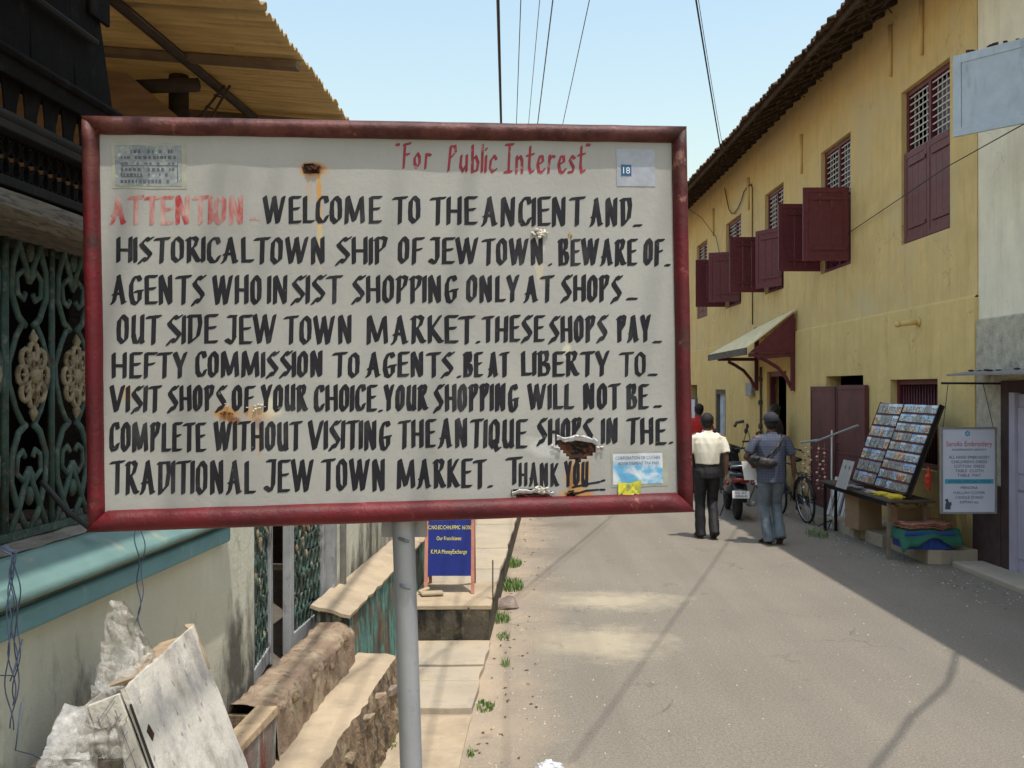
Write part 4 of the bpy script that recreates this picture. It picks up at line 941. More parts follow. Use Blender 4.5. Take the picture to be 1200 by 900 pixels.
m, t, b = nodes('blue_sky_sticker'); p = pos(t, (1, 1, 1), True); sp = t.nodes.new("ShaderNodeSeparateXYZ"); L(t, p, sp.inputs[0])
w0, w1 = toboard(745, 566)[1], toboard(745, 534)[1]
c = mix(t, ramp(t, noi(t, p, 18, 6, .6, 1.), .45, .6), (.12, .38, .62), (.62, .68, .72)); c = mix(t, ramp(t, sp.outputs[2], lerp(w0, w1, .6), lerp(w0, w1, .85)), c, (.55, .60, .66)); L(t, c, b.inputs["Base Color"]); b.inputs["Roughness"].default_value = .35
M['sticker_sky'] = m
bq(716, 530, 782, 571, 'sticker', 'sticker_edge', -.0008, j=.002); bq(718, 532, 776, 568, 'sticker', 'sticker_sky', -.0014, label="blue and white tax sticker in the bottom right corner")
btext("CORPORATION OF COCHIN", 721, 773, 539, 4.2, 'sticker_ink', -.0022); btext("ADVERTISEMENT TAX PAID", 724, 772, 545, 3.8, 'sticker_ink', -.0022)
M['sticker_yellow'] = mat('torn_yellow_sticker', (.62, .58, .05), .4, .3, 60, 0, 50, [((.28, .32, .12), 50, .52, .6), ((.12, .12, .1), 90, .6, .66)])
mb = MB(); P5 = pts((724, 565), (737, 566), (751, 562), (750, 580), (744, 578), (735, 583), (729, 579), (724, 582)); mb.add([(u, warp(u, v) - .0028 - .002 * (i % 3), v) for i, (u, v) in enumerate(P5)], [tuple(range(8))]); boardobj(mb, 'sticker', 'sticker_yellow', sb, fixn=False)

# torn, curled metal lips round the holes and lumps of peeling paint
M['peel'] = mat('curled_peeling_paint', (.62, .58, .50), .5, .15, 40, .4, 90, [((.3, .15, .07), 40, .6, .7)])
M['lip'] = mat('torn_bright_sheet', (.55, .55, .55), .4, .25, 60, .4, 90, [((.10, .05, .03), 30, .6, .68)])
M['rust_deep'] = mat('deep_flaking_rust', (.075, .028, .014), .95, .5, 45, 1., 80, [((.02, .012, .01), 25, .5, .62), ((.24, .09, .025), 35, .62, .7)])
def lip(P_, m, seed, wd=6, up=.010, inner=1.5):
    rr = random.Random(seed); mb = MB(); n = len(P_)
    for i in range(n - 1):
        for s_ in range(3):
            pass
    rows = []
    for i in range(n * 3 - 2):
        f = i / 3; k = min(int(f), n - 2); fr = f - k
        x, y = lerp(P_[k][0], P_[k + 1][0], fr) + rr.uniform(-1, 1), lerp(P_[k][1], P_[k + 1][1], fr) + rr.uniform(-1, 1)
        ln = rr.uniform(.5, 1.2); row = []
        for d_, l_ in ((inner, .0002), (-.2 * wd * ln, -.5 * up * ln), (-.7 * wd * ln, -up * ln), (-wd * ln, -.55 * up * ln)):
            u, v = toboard(x, y + d_); row.append((u, warp(u, v) - .0008 + l_ + rr.uniform(-.0008, .0008), v))
        rows.append(row)
    o = len(mb.v)
    for r_ in rows: mb.v += [Vector(q) for q in r_]
    for i in range(len(rows) - 1):
        for k in range(3): a = i * 4 + k; mb.f.append((a, a + 4, a + 5, a + 1))
    return boardobj(mb, 'peeled_edge', m, sb, fixn=False)
lip([(653, 514), (662, 516), (675, 515), (690, 517), (700, 520)], 'lip', 1, 5.5, .005)
lip([(697, 526), (702, 527), (707, 526)], 'lip', 2, 4, .006); lip([(645, 524), (651, 526), (656, 530)], 'lip', 6, 4, .006)
lip([(600, 579), (612, 576), (626, 576), (640, 577), (649, 580)], 'lip', 3, 3.5, .005)
for i, H in enumerate(HOLES):                                    # the rusted inner skin seen in the holes
    mb = MB()
    cu = sum(a for a, _ in H) / len(H); cw = sum(a for _, a in H) / len(H)
    rr = random.Random(i); n = len(H); mb2 = len(mb.v)
    K = 5; rows = []
    for k in range(K + 1):
        for (a, b2) in H:
            f = k / K; mb.v.append(Vector((lerp(cu, a, f * 1.12), .006 - .004 * f + rr.uniform(-.0035, .0035), lerp(cw, b2, f * 1.12))))
    for k in range(K):
        for j in range(n): mb.f.append((mb2 + k * n + j, mb2 + k * n + (j + 1) % n, mb2 + (k + 1) * n + (j + 1) % n, mb2 + (k + 1) * n + j))
    boardobj(mb, 'rusted_skin', 'rust_deep', sb, fixn=False)
def crust(px, py, r, n, m, seed, sq=.6):
    rr = random.Random(seed); mb = MB(); k = 2.13 / F
    for i in range(n):
        u, w_ = toboard(px + rr.gauss(0, r * .5), py + rr.gauss(0, r * .5 * sq)); a = rr.uniform(.12, .28) * r * k
        o = len(mb.v); mb.ell((u, -.002 - a * .4, w_), (a, a * .8, a * rr.uniform(.4, .9)), 8, 5)
        for q in range(o, len(mb.v)): v = mb.v[q]; mb.v[q] = v + Vector((1, -1, 1)) * noise.noise(v * 160) * a * .5
    return boardobj(mb, 'paint_crust', m, sb, smooth=False)
crust(630, 273, 11, 18, 'peel', 1, .4); crust(303, 478, 7, 12, 'peel', 2, .7); crust(267, 475, 4, 5, 'peel', 3); crust(634, 573, 9, 10, 'peel', 5, .3); crust(365, 197, 10, 12, 'rust_deep', 4, .35); crust(668, 276, 4, 4, 'rust_deep', 8)
crust(672, 577, 8, 8, 'rust_deep', 9, .4); crust(266, 484, 8, 6, 'rust_deep', 12, .3)

# ================================================================== YELLOW BUILDING (wall plane x = XW, facing the street)
XW = 5.4
yb = thing('yellow_house', 'long two-storey yellow house with maroon shutters and dark tiled eave', 'house', (7.4, 24, 0))
def wall_holes(x, y0, y1, z0, z1, holes, th, mb):
    """street-facing wall sheet with real openings and reveals"""
    ys = sorted({y0, y1} | {h[0] for h in holes} | {h[1] for h in holes}); zs = sorted({z0, z1} | {h[2] for h in holes} | {h[3] for h in holes})
    for i in range(len(ys) - 1):
        for j in range(len(zs) - 1):
            cy, cz = (ys[i] + ys[i + 1]) / 2, (zs[j] + zs[j + 1]) / 2
            if any(h[0] < cy < h[1] and h[2] < cz < h[3] for h in holes): continue
            mb.add([(x, ys[i], zs[j]), (x, ys[i + 1], zs[j]), (x, ys[i + 1], zs[j + 1]), (x, ys[i], zs[j + 1])], [(0, 1, 2, 3)])
    for a, b2, c, d in holes:
        mb.add([(x, a, c), (x, b2, c), (x, b2, d), (x, a, d), (x + th, a, c), (x + th, b2, c), (x + th, b2, d), (x + th, a, d)],
               [(0, 1, 5, 4), (1, 2, 6, 5), (2, 3, 7, 6), (3, 0, 4, 7)])
WIN = [(12.12, 13.62), (15.64, 17.13), (19.45, 20.87), (23.0, 24.6), (26.9, 28.4), (30.9, 32.3)]
ZS, ZM, ZT = 3.96, 5.17, 6.05
LOW = [(15.0, 16.75, 0.0, 2.20), (19.15, 20.6, 0.0, 2.34), (24.5, 25.7, 0.0, 1.97), (12.40, 13.94, .95, 2.12), (28.2, 29.6, .1, 2.1)]
Y0, Y1 = 11.42, 42
mb = MB(); wall_holes(XW, Y0, Y1, 3.07, 7.5, [(a, b2, ZS, ZT) for a, b2 in WIN], .22, mb)
mb.add([(XW, Y0, 3.07), (XW, Y0, 7.5), (11, Y0, 7.5), (11, Y0, 3.07)], [(0, 1, 2, 3)]); mb.build('upper_wall', 'yellow_up', yb, fixn=False)
mb = MB(); wall_holes(XW - .035, Y0, Y1, -.1, 3.05, LOW, .25, mb)
mb.add([(XW - .035, Y0, 3.05), (XW - .035, Y1, 3.05), (XW, Y1, 3.085), (XW, Y0, 3.085)], [(0, 1, 2, 3)])
mb.add([(XW - .035, Y0, -.1), (XW - .035, Y0, 3.05), (11, Y0, 3.05), (11, Y0, -.1)], [(0, 1, 2, 3)]); mb.build('lower_wall', 'yellow', yb, fixn=False)
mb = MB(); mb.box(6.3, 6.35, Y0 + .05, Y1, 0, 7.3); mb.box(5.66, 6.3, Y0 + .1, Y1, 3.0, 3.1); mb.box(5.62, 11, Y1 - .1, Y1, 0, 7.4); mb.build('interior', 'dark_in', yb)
mb = MB()                                           # plaster ribs / drips under the eave
# windows
def shutter_leaf(par, hinge, d, w_, z0, z1, m='maroon', th=.032, battens=True, double=False):
    """leaf from the hinge point in direction d (unit, horizontal)"""
    hx, hy = hinge; dx, dy = d; nx, ny = -dy, dx
    T = lambda p: Vector((hx + dx * p[0] + nx * p[1], hy + dy * p[0] + ny * p[1], p[2]))
    mb = MB(T); s_ = .085
    mb.box(0, s_, -th / 2, th / 2, z0, z1); mb.box(w_ - s_, w_, -th / 2, th / 2, z0, z1)
    mb.box(s_, w_ - s_, -th / 2, th / 2, z0, z0 + s_); mb.box(s_, w_ - s_, -th / 2, th / 2, z1 - s_, z1)
    if double: mb.box(w_ / 2 - .035, w_ / 2 + .035, -th / 2, th / 2, z0 + s_, z1 - s_)
    o = mb.build('shutter', m, par, bevel=.004)
    mb = MB(T); n = 3 if not double else 2
    iw = (w_ - 2 * s_) / n
    for k in range(n): mb.box(s_ + k * iw + .001, s_ + (k + 1) * iw - .0035, -.009, .009, z0 + s_, z1 - s_)
    if battens:
        for zz in (z0 + .17, z1 - .20): mb.box(.02, w_ * .8, .0165, .030, zz, zz + .05)
    return o, mb, T
def add_window(y0, y1, near, far, closed=False):
    h = MB(); x = XW + .07
    for a, b2, c, d in ((y0, y0 + .07, ZS, ZT), (y1 - .07, y1, ZS, ZT), ((y0 + y1) / 2 - .04, (y0 + y1) / 2 + .04, ZS + .07, ZT - .07)): h.box(x, x + .09, a, b2, c, d)
    h.box(x, x + .09, y0 + .07, y1 - .07, ZT - .07, ZT); h.box(x - .03, x + .09, y0 + .07, y1 - .07, ZS, ZS + .07); h.box(x, x + .09, y0 + .07, y1 - .07, ZM - .03, ZM + .03)
    wn = h.build('window', 'maroon', yb, bevel=.004)
    g = MB(); ym = (y0 + y1) / 2
    for a, b2 in ((y0 + .07, ym - .04), (ym + .04, y1 - .07)):
        zb = ZM + .03 if closed else ZM + .03
        for k in range(1, 5): yy = lerp(a, b2, k / 5); g.box(x + .035, x + .045, yy - .005, yy + .005, zb, ZT - .07)
        nz = 8
        for k in range(nz + 1): zz = lerp(zb + .03, ZT - .10, k / nz); g.box(x + .020, x + .034, a, b2, zz - .007, zz + .007)
    g.build('grille', 'grille', wn)
    g = MB()
    for a, b2 in ((y0 + .07, ym - .04), (ym + .04, y1 - .07)):
        for k in range(1, 6): yy = lerp(a, b2, k / 6); g.tube([(x + .05, yy, ZS + .07), (x + .05, yy, ZM - .03)], .009, 6)
    g.build('bars', 'maroon', wn)
    g = MB(); g.grid(lambda u, v: (x + .16 + .02 * math.sin(u * 40), lerp(y0 + .07, lerp(y0, y1, .62), u), lerp(ZM, ZT - .05, v)), 40, 1); g.build('curtain', 'curtain', wn)
    for side, d, wl in near + far:
        hy = y0 + .03 if side == 'n' else y1 - .03
        o, mb2, T = shutter_leaf(wn, (XW - .02, hy), d, wl, ZS + .05, ZM + .02 if wl < .7 else ZM, 'maroon')
        mb2.build('shutter_boards', 'maroon', wn, bevel=.002)
        hb = MB()
        for zz in (ZS + .25, ZM - .22): hb.tube([(XW - .025, hy, zz - .04), (XW - .025, hy, zz + .04)], .016, 8)
        hb.build('hinge', 'black_iron', wn)
    if closed:
        for a, b2 in ((y0 + .02, ym - .004), (ym + .004, y1 - .02)):
            o, mb2, T = shutter_leaf(wn, (XW + .045, a), (0, 1), b2 - a, ZS + .02, ZM + .03); mb2.build('shutter_boards', 'maroon', wn, bevel=.002)
def dirv(a): return (-math.sin(R(a)), math.cos(R(a)))     # 90 = straight out into the street, 0 = along +y
add_window(*WIN[0], [], [], closed=True)
add_window(*WIN[1], [('n', dirv(88), .72)], [('f', dirv(92), .73)])
add_window(*WIN[2], [('n', dirv(30), .72)], [('f', dirv(91), .73)])
add_window(*WIN[3], [('n', dirv(70), .72)], [('f', dirv(91), .74)])
add_window(*WIN[4], [], [], closed=True)
add_window(*WIN[5], [('n', dirv(80), .7)], [('f', dirv(91), .7)])
# roof: slab, rafters, tiles at the eave
XE, ZE, ZR = 4.46, 6.93, 7.36
mb = MB(); sl2 = (7.36 - 6.93) / (XW - XE)
def rz(x): return ZE + sl2 * (x - XE)
mb.add([(XE + .04, 10.6, rz(XE + .04) + .06), (XE + .04, Y1, rz(XE + .04) + .06), (9, Y1, rz(9) + .06), (9, 10.6, rz(9) + .06),
        (XE + .04, 10.6, rz(XE + .04) + .035), (XE + .04, Y1, rz(XE + .04) + .035), (9, Y1, rz(9) + .035), (9, 10.6, rz(9) + .035)],
       [(0, 1, 2, 3), (4, 7, 6, 5), (0, 4, 5, 1), (1, 5, 6, 2), (2, 6, 7, 3), (3, 7, 4, 0)])
roof = mb.build('roof', 'wood_eave', yb)
mb = MB(); mb.add([(9, 10.6, rz(9) + .06), (9, Y1, rz(9) + .06), (13, Y1, 6.9), (13, 10.6, 6.9)], [(0, 1, 2, 3)]); mb.build('back_slope', 'tile', roof, solid=.05)
def shared(mbx, name, m, par, places, bevel=0):
    """one mesh, many objects: mbx is built round the origin"""
    o0 = None
    for i, (loc, rot) in enumerate(places):
        if o0 is None:
            o0 = mbx.build(name, m, par, local=True, bevel=bevel); o = o0
        else: o = o0.copy(); C.objects.link(o); o.parent = par
        o.location = Vector(loc) - wloc(par); o.rotation_euler = rot
    return o0
pitch_r = math.atan(sl2); mb = MB(); mb.box(0, 1.15, -.03, .03, -.055, 0)
shared(mb, 'rafter', 'wood_eave', roof, [((XE + .05, 11.0 + .46 * k + random.uniform(-.03, .03), rz(XE + .05) + .03), (0, -pitch_r, random.uniform(-.02, .02))) for k in range(60)])
mb = MB(); mb.box(XE - .01, XE + .035, 10.6, Y1, ZE - .03, ZE + .06); mb.build('fascia', 'wood_eave', yb)
for zx in (XE + .35, XE + .68):
    mb = MB(); mb.box(zx, zx + .04, 10.6, Y1, rz(zx) + .012, rz(zx) + .034); mb.build('batten', 'wood_eave', roof)
mb = MB(); n = 8
def tl(u, v): x = -.12 + .44 * u; return (x, -.11 + .22 * v, .022 * math.sin(v * math.pi * 2) + .012)
mb.grid(tl, 2, 8); o = len(mb.v); mb.grid(lambda u, v: Vector(tl(u, v)) - Vector((0, 0, .018)), 2, 8)
for v_ in range(8): mb.f.append((v_, v_ + 1, o + v_ + 1, o + v_)); mb.f.append((18 + v_, o + 18 + v_, o + 18 + v_ + 1, 18 + v_ + 1))
for i in (0, 1): mb.f.append((i * 9, o + i * 9, o + i * 9 + 9, i * 9 + 9)); mb.f.append((i * 9 + 8, i * 9 + 17, o + i * 9 + 17, o + i * 9 + 8))
pl_ = []
for row in range(2):
    for k in range(138):
        yy = 10.75 + .222 * k; jx = random.uniform(-.05, .03); xx = XE + .30 * row + jx
        pl_.append(((xx, yy, rz(xx) + .085 + .02 * row + random.uniform(-.008, .012)), (random.uniform(-.05, .05), -pitch_r + random.uniform(-.06, .03), random.uniform(-.06, .06))))
shared(mb, 'roof_tile', 'tile', roof, pl_)
# ragged debris and straw under the eave: broken battens, leaf litter
mb = MB(); rr = random.Random(9)
for k in range(420):
    yy = rr.uniform(11, 36); xx = rr.uniform(XE, XW - .05); z = rz(xx) - rr.uniform(-.03, .05); a = rr.uniform(-1.2, 1.2); l = rr.uniform(.06, .22)
    mb.bar((xx, yy, z), (xx + l * math.sin(a) * .6, yy + l * math.cos(a), z + rr.uniform(-.06, .02)), rr.uniform(.01, .035), .008)
tag(mb.build('eave_debris', 'wood_eave', roof), kind='stuff')
# ground-floor iron door (two leaves lying against the wall)
dr = MB(); dr.box(XW - .10, XW - .055, 14.74, 16.02, .02, 2.05); 
for zz in (.05, .95, 1.98): dr.box(XW - .108, XW - .1005, 14.76, 16.0, zz, zz + .05)
for yy in (14.74, 15.97): dr.box(XW - .1085, XW - .1005, yy, yy + .05, .02, 2.05)
dd = dr.build('door', 'maroon_door', yb, bevel=.004)
h = MB(); h.tube([(XW - .11, 15.9, 1.0), (XW - .15, 15.9, 1.0), (XW - .15, 15.9, 1.12), (XW - .11, 15.9, 1.12)], .01, 6); h.build('handle', 'black_iron', dd)
dr = MB(); dr.box(XW - .115, XW - .07, 16.05, 17.34, -.02, 2.03)
for zz in (.02, .95, 1.96): dr.box(XW - .123, XW - .1155, 16.07, 17.32, zz, zz + .05)
for yy in (16.05, 17.29): dr.box(XW - .1235, XW - .1155, yy, yy + .05, -.02, 2.03)
dr.build('door', 'maroon_door', yb, bevel=.004)
mb = MB(); mb.box(XW + .14, XW + .2, 15.0, 16.75, 0, 2.0); mb.build('door_frame', 'wood_dark', yb)
# barred window behind the card display
mb = MB(); x = XW + .06
for a, b2, c, d in ((12.40, 12.48, .95, 2.12), (13.86, 13.94, .95, 2.12), (12.48, 13.86, 2.05, 2.12), (12.48, 13.86, .95, 1.02), (12.48, 13.86, 1.5, 1.55)): mb.box(x, x + .08, a, b2, c, d)
wn = mb.build('window', 'maroon', yb, bevel=.004)
for k in range(15): mb = MB(); yy = 12.53 + .09 * k; mb.tube([(x + .04, yy, 1.02), (x + .04, yy, 2.05)], .013, 6); mb.build('bar', 'maroon', wn, smooth=True)
# doorway with open maroon leaf, step
mb = MB()
for a, b2, c, d in ((19.15, 19.25, 0, 2.34), (20.5, 20.6, 0, 2.34), (19.25, 20.5, 2.24, 2.34)): mb.box(XW + .02, XW + .12, a, b2, c, d)
df = mb.build('door_frame', 'maroon', yb, bevel=.004)
mb = MB(); mb.box(XW + .12, XW + .80, 19.28, 19.33, .05, 2.2); mb.box(XW + .2, XW + .7, 19.332, 19.345, .3, 1.0); mb.build('door', 'maroon', yb)
mb = MB(); mb.box(XW - .32, XW - .04, 18.9, 20.8, -.05, .13); mb.build('door_step', 'mould_block', yb, bevel=.015)
# narrow pale door further on
mb = MB()
for a, b2, c, d in ((24.5, 24.62, 0, 1.97), (25.58, 25.7, 0, 1.97), (24.62, 25.58, 1.85, 1.97)): mb.box(XW - .02, XW + .1, a, b2, c, d)
mb.build('door_frame', 'wood_grey', yb)
mb = MB(); mb.box(XW + .06, XW + .10, 25.02, 25.58, .05, 1.85)
for zz in (.2, .75, 1.3): mb.box(XW + .045, XW + .058, 25.1, 25.5, zz, zz + .4)
mb.build('door', 'blue_shut', yb)
# far poster on the wall
mb = MB(); mb.box(XW - .075, XW - .04, 28.1, 31.0, 1.1, 1.72); pf = mb.build('wall_panel', 'wood_grey', yb)
mb = MB(); mb.box(XW - .082, XW - .0755, 28.3, 30.6, 1.15, 1.68); mb.build('panel_sheet', 'signwhite', pf)
# meter box, pipe runs, stub pipe
mb = MB(); mb.box(XW - .12, XW - .036, 21.55, 22.1, 1.83, 2.12); mb.build('meter_box', 'gate_grey', yb, bevel=.01)
mb = MB(); mb.tube([(XW - .07, 20.95, .1), (XW - .07, 20.95, 2.45)], .025, 8); mb.tube([(XW - .07, 21.15, .6), (XW - .10, 21.15, 1.05), (XW - .10, 20.8, 1.1)], .03, 8)
for zz in (.7, 1.2, 1.7, 2.2): mb.ell((XW - .08, 20.95, zz), (.05, .05, .07), 8, 6)
mb.build('pipe', 'wood_grey', yb, smooth=True)
mb = MB(); mb.tube([(XW - .02, 12.95, 2.87), (XW - .33, 12.95, 2.835)], .036, 12); mb.tube([(XW - .30, 12.95, 2.838), (XW - .345, 12.95, 2.833)], .042, 12); mb.tube([(XW - .03, 12.95, 2.868), (XW - .07, 12.95, 2.862)], .055, 12); mb.build('spout', 'yellow', yb, smooth=True)
mb = MB(); mb.tube([(XW - .04, 22.6, 1.25), (XW - .2, 22.6, 1.22), (XW - .25, 22.6, 1.12)], .035, 8); mb.build('spout', 'wood_grey', yb, smooth=True)
for yy, z1_ in ((12.9, 6.95), (13.95, 7.0), (18.2, 6.55), (22.2, 6.6), (26.0, 6.6)):
    mb = MB(); mb.tube([(XW - .02, yy, z1_ + .1), (XW - .025, yy, z1_ - .62)], [.04, .022], 8); mb.build('plaster_rib', 'yellow_up', yb, smooth=True)
mb = MB(); mb.tube([(XW - .03, 24.6, 6.95), (XW - .04, 24.3, 6.6), (XW - .04, 24.1, 6.35), (XW - .04, 23.85, 6.2), (XW - .04, 23.5, 6.14), (XW - .04, 23.1, 6.2), (XW - .04, 22.75, 6.33), (XW - .04, 22.55, 6.46), (XW - .03, 22.2, 6.52), (XW - .03, 21.92, 6.5), (XW - .03, 21.83, 6.4), (XW - .03, 21.82, 3.4)], .013, 6); mb.build('cable', 'wire', yb, smooth=True)
mb = MB(); mb.tube([(4.6, 26.6, 6.95), (5.1, 26.2, 6.5), (XW - .04, 25.6, 5.9), (XW - .04, 24.95, 5.2), (XW - .04, 24.75, 4.6)], .008, 6); mb.build('cable', 'wire', yb, smooth=True)
# awning over the doorway
aw = MB(); A_ = Vector((XW - .04, 18.5, 3.47)); B_ = Vector((XW - .04, 21.2, 3.30)); C_ = Vector((4.45, 22.0, 2.73)); D_ = Vector((4.45, 18.5, 2.75))
aw.grid(lambda u, v: A_.lerp(D_, u).lerp(B_.lerp(C_, u), v) + Vector((0, 0, .012 * math.sin(v * 60))), 4, 60)
awn = aw.build('awning', 'awning', yb, solid=.02)
mb = MB(); mb.bar(D_ + Vector((-.01, 0, -.06)), C_ + Vector((-.01, 0, -.06)), .03, .13); mb.build('valance', 'wood_grey', awn)
for yy in (18.58, 21.3):
    mb = MB(); mb.bar((XW - .08, yy, 3.3), (XW - .08, yy, 1.95), .07, .07); mb.bar((XW - .08, yy, 2.62), (4.5, yy, 2.62), .05, .07, )
    mb.tube([(4.72, yy, 2.57), (4.86, yy, 2.50), (5.05, yy, 2.38), (5.2, yy, 2.2), (5.30, yy, 2.0)], .035, 8)
    mb.build('bracket', 'maroon', awn, smooth=False)
mb = MB(); mb.add([(XW - .06, 18.54, 3.40), (4.5, 18.54, 2.66), (XW - .06, 18.54, 2.66)], [(0, 1, 2)]); mb.build('gable_board', 'maroon', awn, solid=.02)
mb = MB(); mb.bar((XW - .06, 18.6, 2.64), (XW - .06, 21.3, 2.64), .05, .07); mb.build('wall_plate', 'maroon', awn)

# plinth step under the display
stp = thing('stone_step', 'low worn stone step along the foot of the yellow wall under the card display', 'step', (5, 12.4, 0))
for (x0, x1, ya, yb2, zt) in ((4.62, 5.33, 13.3, 14.5, .14), (4.70, 5.35, 12.5, 13.28, .15), (4.78, 5.35, 11.3, 12.48, .16)):
    o_ = rough_slab(x0, x1, ya, yb2, -.05, zt, j=.02, edge=.05).build('slab', 'slab', stp, bevel=.012)

# ================================================================== WHITE HOUSE at the right edge
wh = thing('white_house', 'white rendered house at the right edge with pale blue open shutter and dark doorway', 'house', (7, 8.5, 0))
mb = MB(); wall_holes(XW + .01, 2.0, 11.415, 2.78, 7.5, [(7.3, 8.9, 4.5, 5.4)], .2, mb); mb.build('upper_wall', 'white_wall', wh, fixn=False)
mb = MB(); wall_holes(XW - .02, 2.0, 11.415, .93, 2.77, [(9.35, 10.78, .93, 2.08)], .25, mb); mb.add([(XW - .02, 2, 2.77), (XW - .02, 11.415, 2.77), (XW + .01, 11.415, 2.79), (XW + .01, 2, 2.79)], [(0, 1, 2, 3)])
mb.add([(XW - .02, 11.416, .93), (XW - .02, 11.416, 2.77), (XW + .1, 11.416, 2.77), (XW + .1, 11.416, .93)], [(0, 1, 2, 3)]); mb.build('middle_wall', 'rough_white', wh, fixn=False)
mb = MB(); mb.box(XW - .06, XW + .3, 10.80, 11.43, -.1, .93); mb.build('dado', 'brown_base', wh, bevel=.01)
mb = MB(); mb.box(XW - .06, XW + .3, 2.0, 9.33, -.1, .93); mb.build('dado', 'brown_base', wh, bevel=.01)
mb = MB()
for a, b2, c, d in ((10.62, 10.79, -.02, 2.08), (9.34, 9.5, -.02, 2.08), (9.5, 10.62, 1.96, 2.08)): mb.box(XW - .05, XW + .1, a, b2, c, d)
mb.build('door_frame', 'brown_base', wh, bevel=.006)
mb = MB(); mb.box(XW + .0, XW + .045, 9.52, 10.6, .02, 1.94); dd = mb.build('door', 'lilac_door', wh)
mb = MB()
for a in (9.62, 10.10):
    for c in (.2, 1.1): mb.box(XW - .014, XW - .001, a, a + .4, c, c + .7)
mb.build('door_panel', 'lilac_door', dd, bevel=.008)
mb = MB(); mb.box(XW - .045, XW + .08, 10.50, 10.618, -.02, 1.955); mb.build('inner_frame', 'lilac_door', wh)
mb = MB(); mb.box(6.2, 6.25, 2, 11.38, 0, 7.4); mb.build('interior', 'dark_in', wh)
mb = MB(); mb.add([(XW, 11.35, 2.20), (XW, 8.2, 2.20), (4.9, 8.2, 2.145), (4.9, 11.1, 2.145)], [(0, 1, 2, 3)]); cn = mb.build('canopy', 'tin_top', wh, solid=.02)
mb = MB()
for k in range(14): q = rr.uniform(8.4, 11); mb.ell((rr.uniform(4.95, 5.3), q, 2.19), (.03, .05, .012), 6, 4)
tag(mb.build('leaf_litter', 'wood_dark', cn), kind='stuff')
mb = MB()
for a, b2, c, d in ((7.3, 7.38, 4.5, 5.4), (8.82, 8.9, 4.5, 5.4), (7.38, 8.82, 5.32, 5.4), (7.38, 8.82, 4.5, 4.58)): mb.box(XW + .04, XW + .12, a, b2, c, d)
wn = mb.build('window', 'blue_shut', wh)
dvec = Vector((-.884, 1.08)).normalized()
o_, mb2, T = shutter_leaf(wn, (5.385, 8.93), tuple(dvec), 1.4, 4.53, 5.345, 'blue_shut', .035, False, True)
mb2.build('shutter_boards', 'blue_shut', wn)
mb = MB(T)
for k in range(30):
    if rr.random() < .7: q = rr.uniform(.05, 1.35); mb.box(q, q + .03, -.008, .008, 5.346, 5.346 + rr.uniform(.01, .03))
tag(mb.build('moss_bits', 'wood_dark', wn), kind='stuff')
mb = MB(T)
for zz in (4.70, 5.15): mb.box(1.34, 1.37, -.03, -.018, zz, zz + .06)
mb.build('latch', 'black_iron', wn)
mb = MB(); mb.tube([(XW + .0, 11.9, 5.0), (5.0, 10.6, 4.85), (4.95, 9.9, 4.56)], .004, 5)
mb = MB(); mb.tube([(XW - .03, 16.0, 4.42), (5.33, 13.2, 4.60), (5.2, 11.8, 4.62), (4.96, 9.5, 4.54)], .006, 5); tag(mb.build('thin_wire', 'wire', smooth=True), 'thin dark wire running diagonally from the open blue shutter across the yellow wall', 'wire')
# roof over the white house (out of the picture, shades its wall)
mb = MB(); mb.add([(XE, 2.0, ZE + .07), (XE, 10.58, ZE + .07), (9, 10.58, rz(9) + .07), (9, 2.0, rz(9) + .07)], [(0, 1, 2, 3)]); mb.build('roof', 'tile', wh, solid=.06)
mb = MB(); mb.box(7.5, 7.6, 2.0, 2.1, 0, 7); 
mb = MB(); mb.add([(XW, 2.0, 0), (11, 2.0, 0), (11, 2.0, 7.5), (XW, 2.0, 7.5)], [(0, 1, 2, 3)]); mb.build('side_wall', 'white_wall', wh, solid=.2)
mb = MB(); mb.box(5.0, 5.42, 6, 11.2, -.05, .06); tag(mb.build('pavement', 'slab', bevel=.02), kind='structure')

# hanging shop sign
hs = thing('hanging_shop_sign', 'white embroidery shop sign hanging on wires from an iron bar by the doorway', 'sign', (5.0, 10.8, .64))
YS = 10.8
def sx(px): return (px - 595) / F * YS
def sz(py): return CAMZ + (455 - py) / F * YS
mb = MB(); mb.box(sx(1105), sx(1166), YS - .012, YS + .012, sz(600), sz(503)); bd_ = mb.build('sign_panel', 'signwhite', hs)
for a in ((sx(1102.5), sx(1105), sz(602), sz(500.5)), (sx(1166), sx(1168.5), sz(602), sz(500.5)), (sx(1105), sx(1166), sz(602), sz(600)), (sx(1105), sx(1166), sz(503), sz(500.5))):
    mb = MB(); mb.box(a[0], a[1], YS - .018, YS + .016, a[2], a[3]); mb.build('frame_strip', 'tin_top', hs)
mb = MB(); mb.tube([(sx(1104), YS, sz(449)), (5.42, YS, sz(449.5))], .012, 8); mb.build('bar', 'black_iron', hs)
for a, b2 in ((1112, 1106), (1153, 1165)):
    mb = MB(); mb.tube([(sx(a), YS, sz(449)), (sx(b2), YS, sz(501))], .004, 5); mb.build('hanging_wire', 'black_iron', hs)
def stext(s_, py, h, w_, m, par=hs, y=YS - .0145, cx=1136):
    vs, fs = text_mesh(s_, h / F * YS / .72, 0, 0, w_ / F * YS); mx_ = (min(v[0] for v in vs) + max(v[0] for v in vs)) / 2
    mb = MB(); mb.add([(v[0] - mx_ + sx(cx), y, v[1] + sz(py)) for v in vs], fs); return mb.build('lettering', m, par, fixn=False)
stext("Sarollo Embroidery", 523, 6, 54, 'red_letter'); stext("INDEPENDENT ARTIST'S", 528.2, 2.4, 40, 'grey_letter')
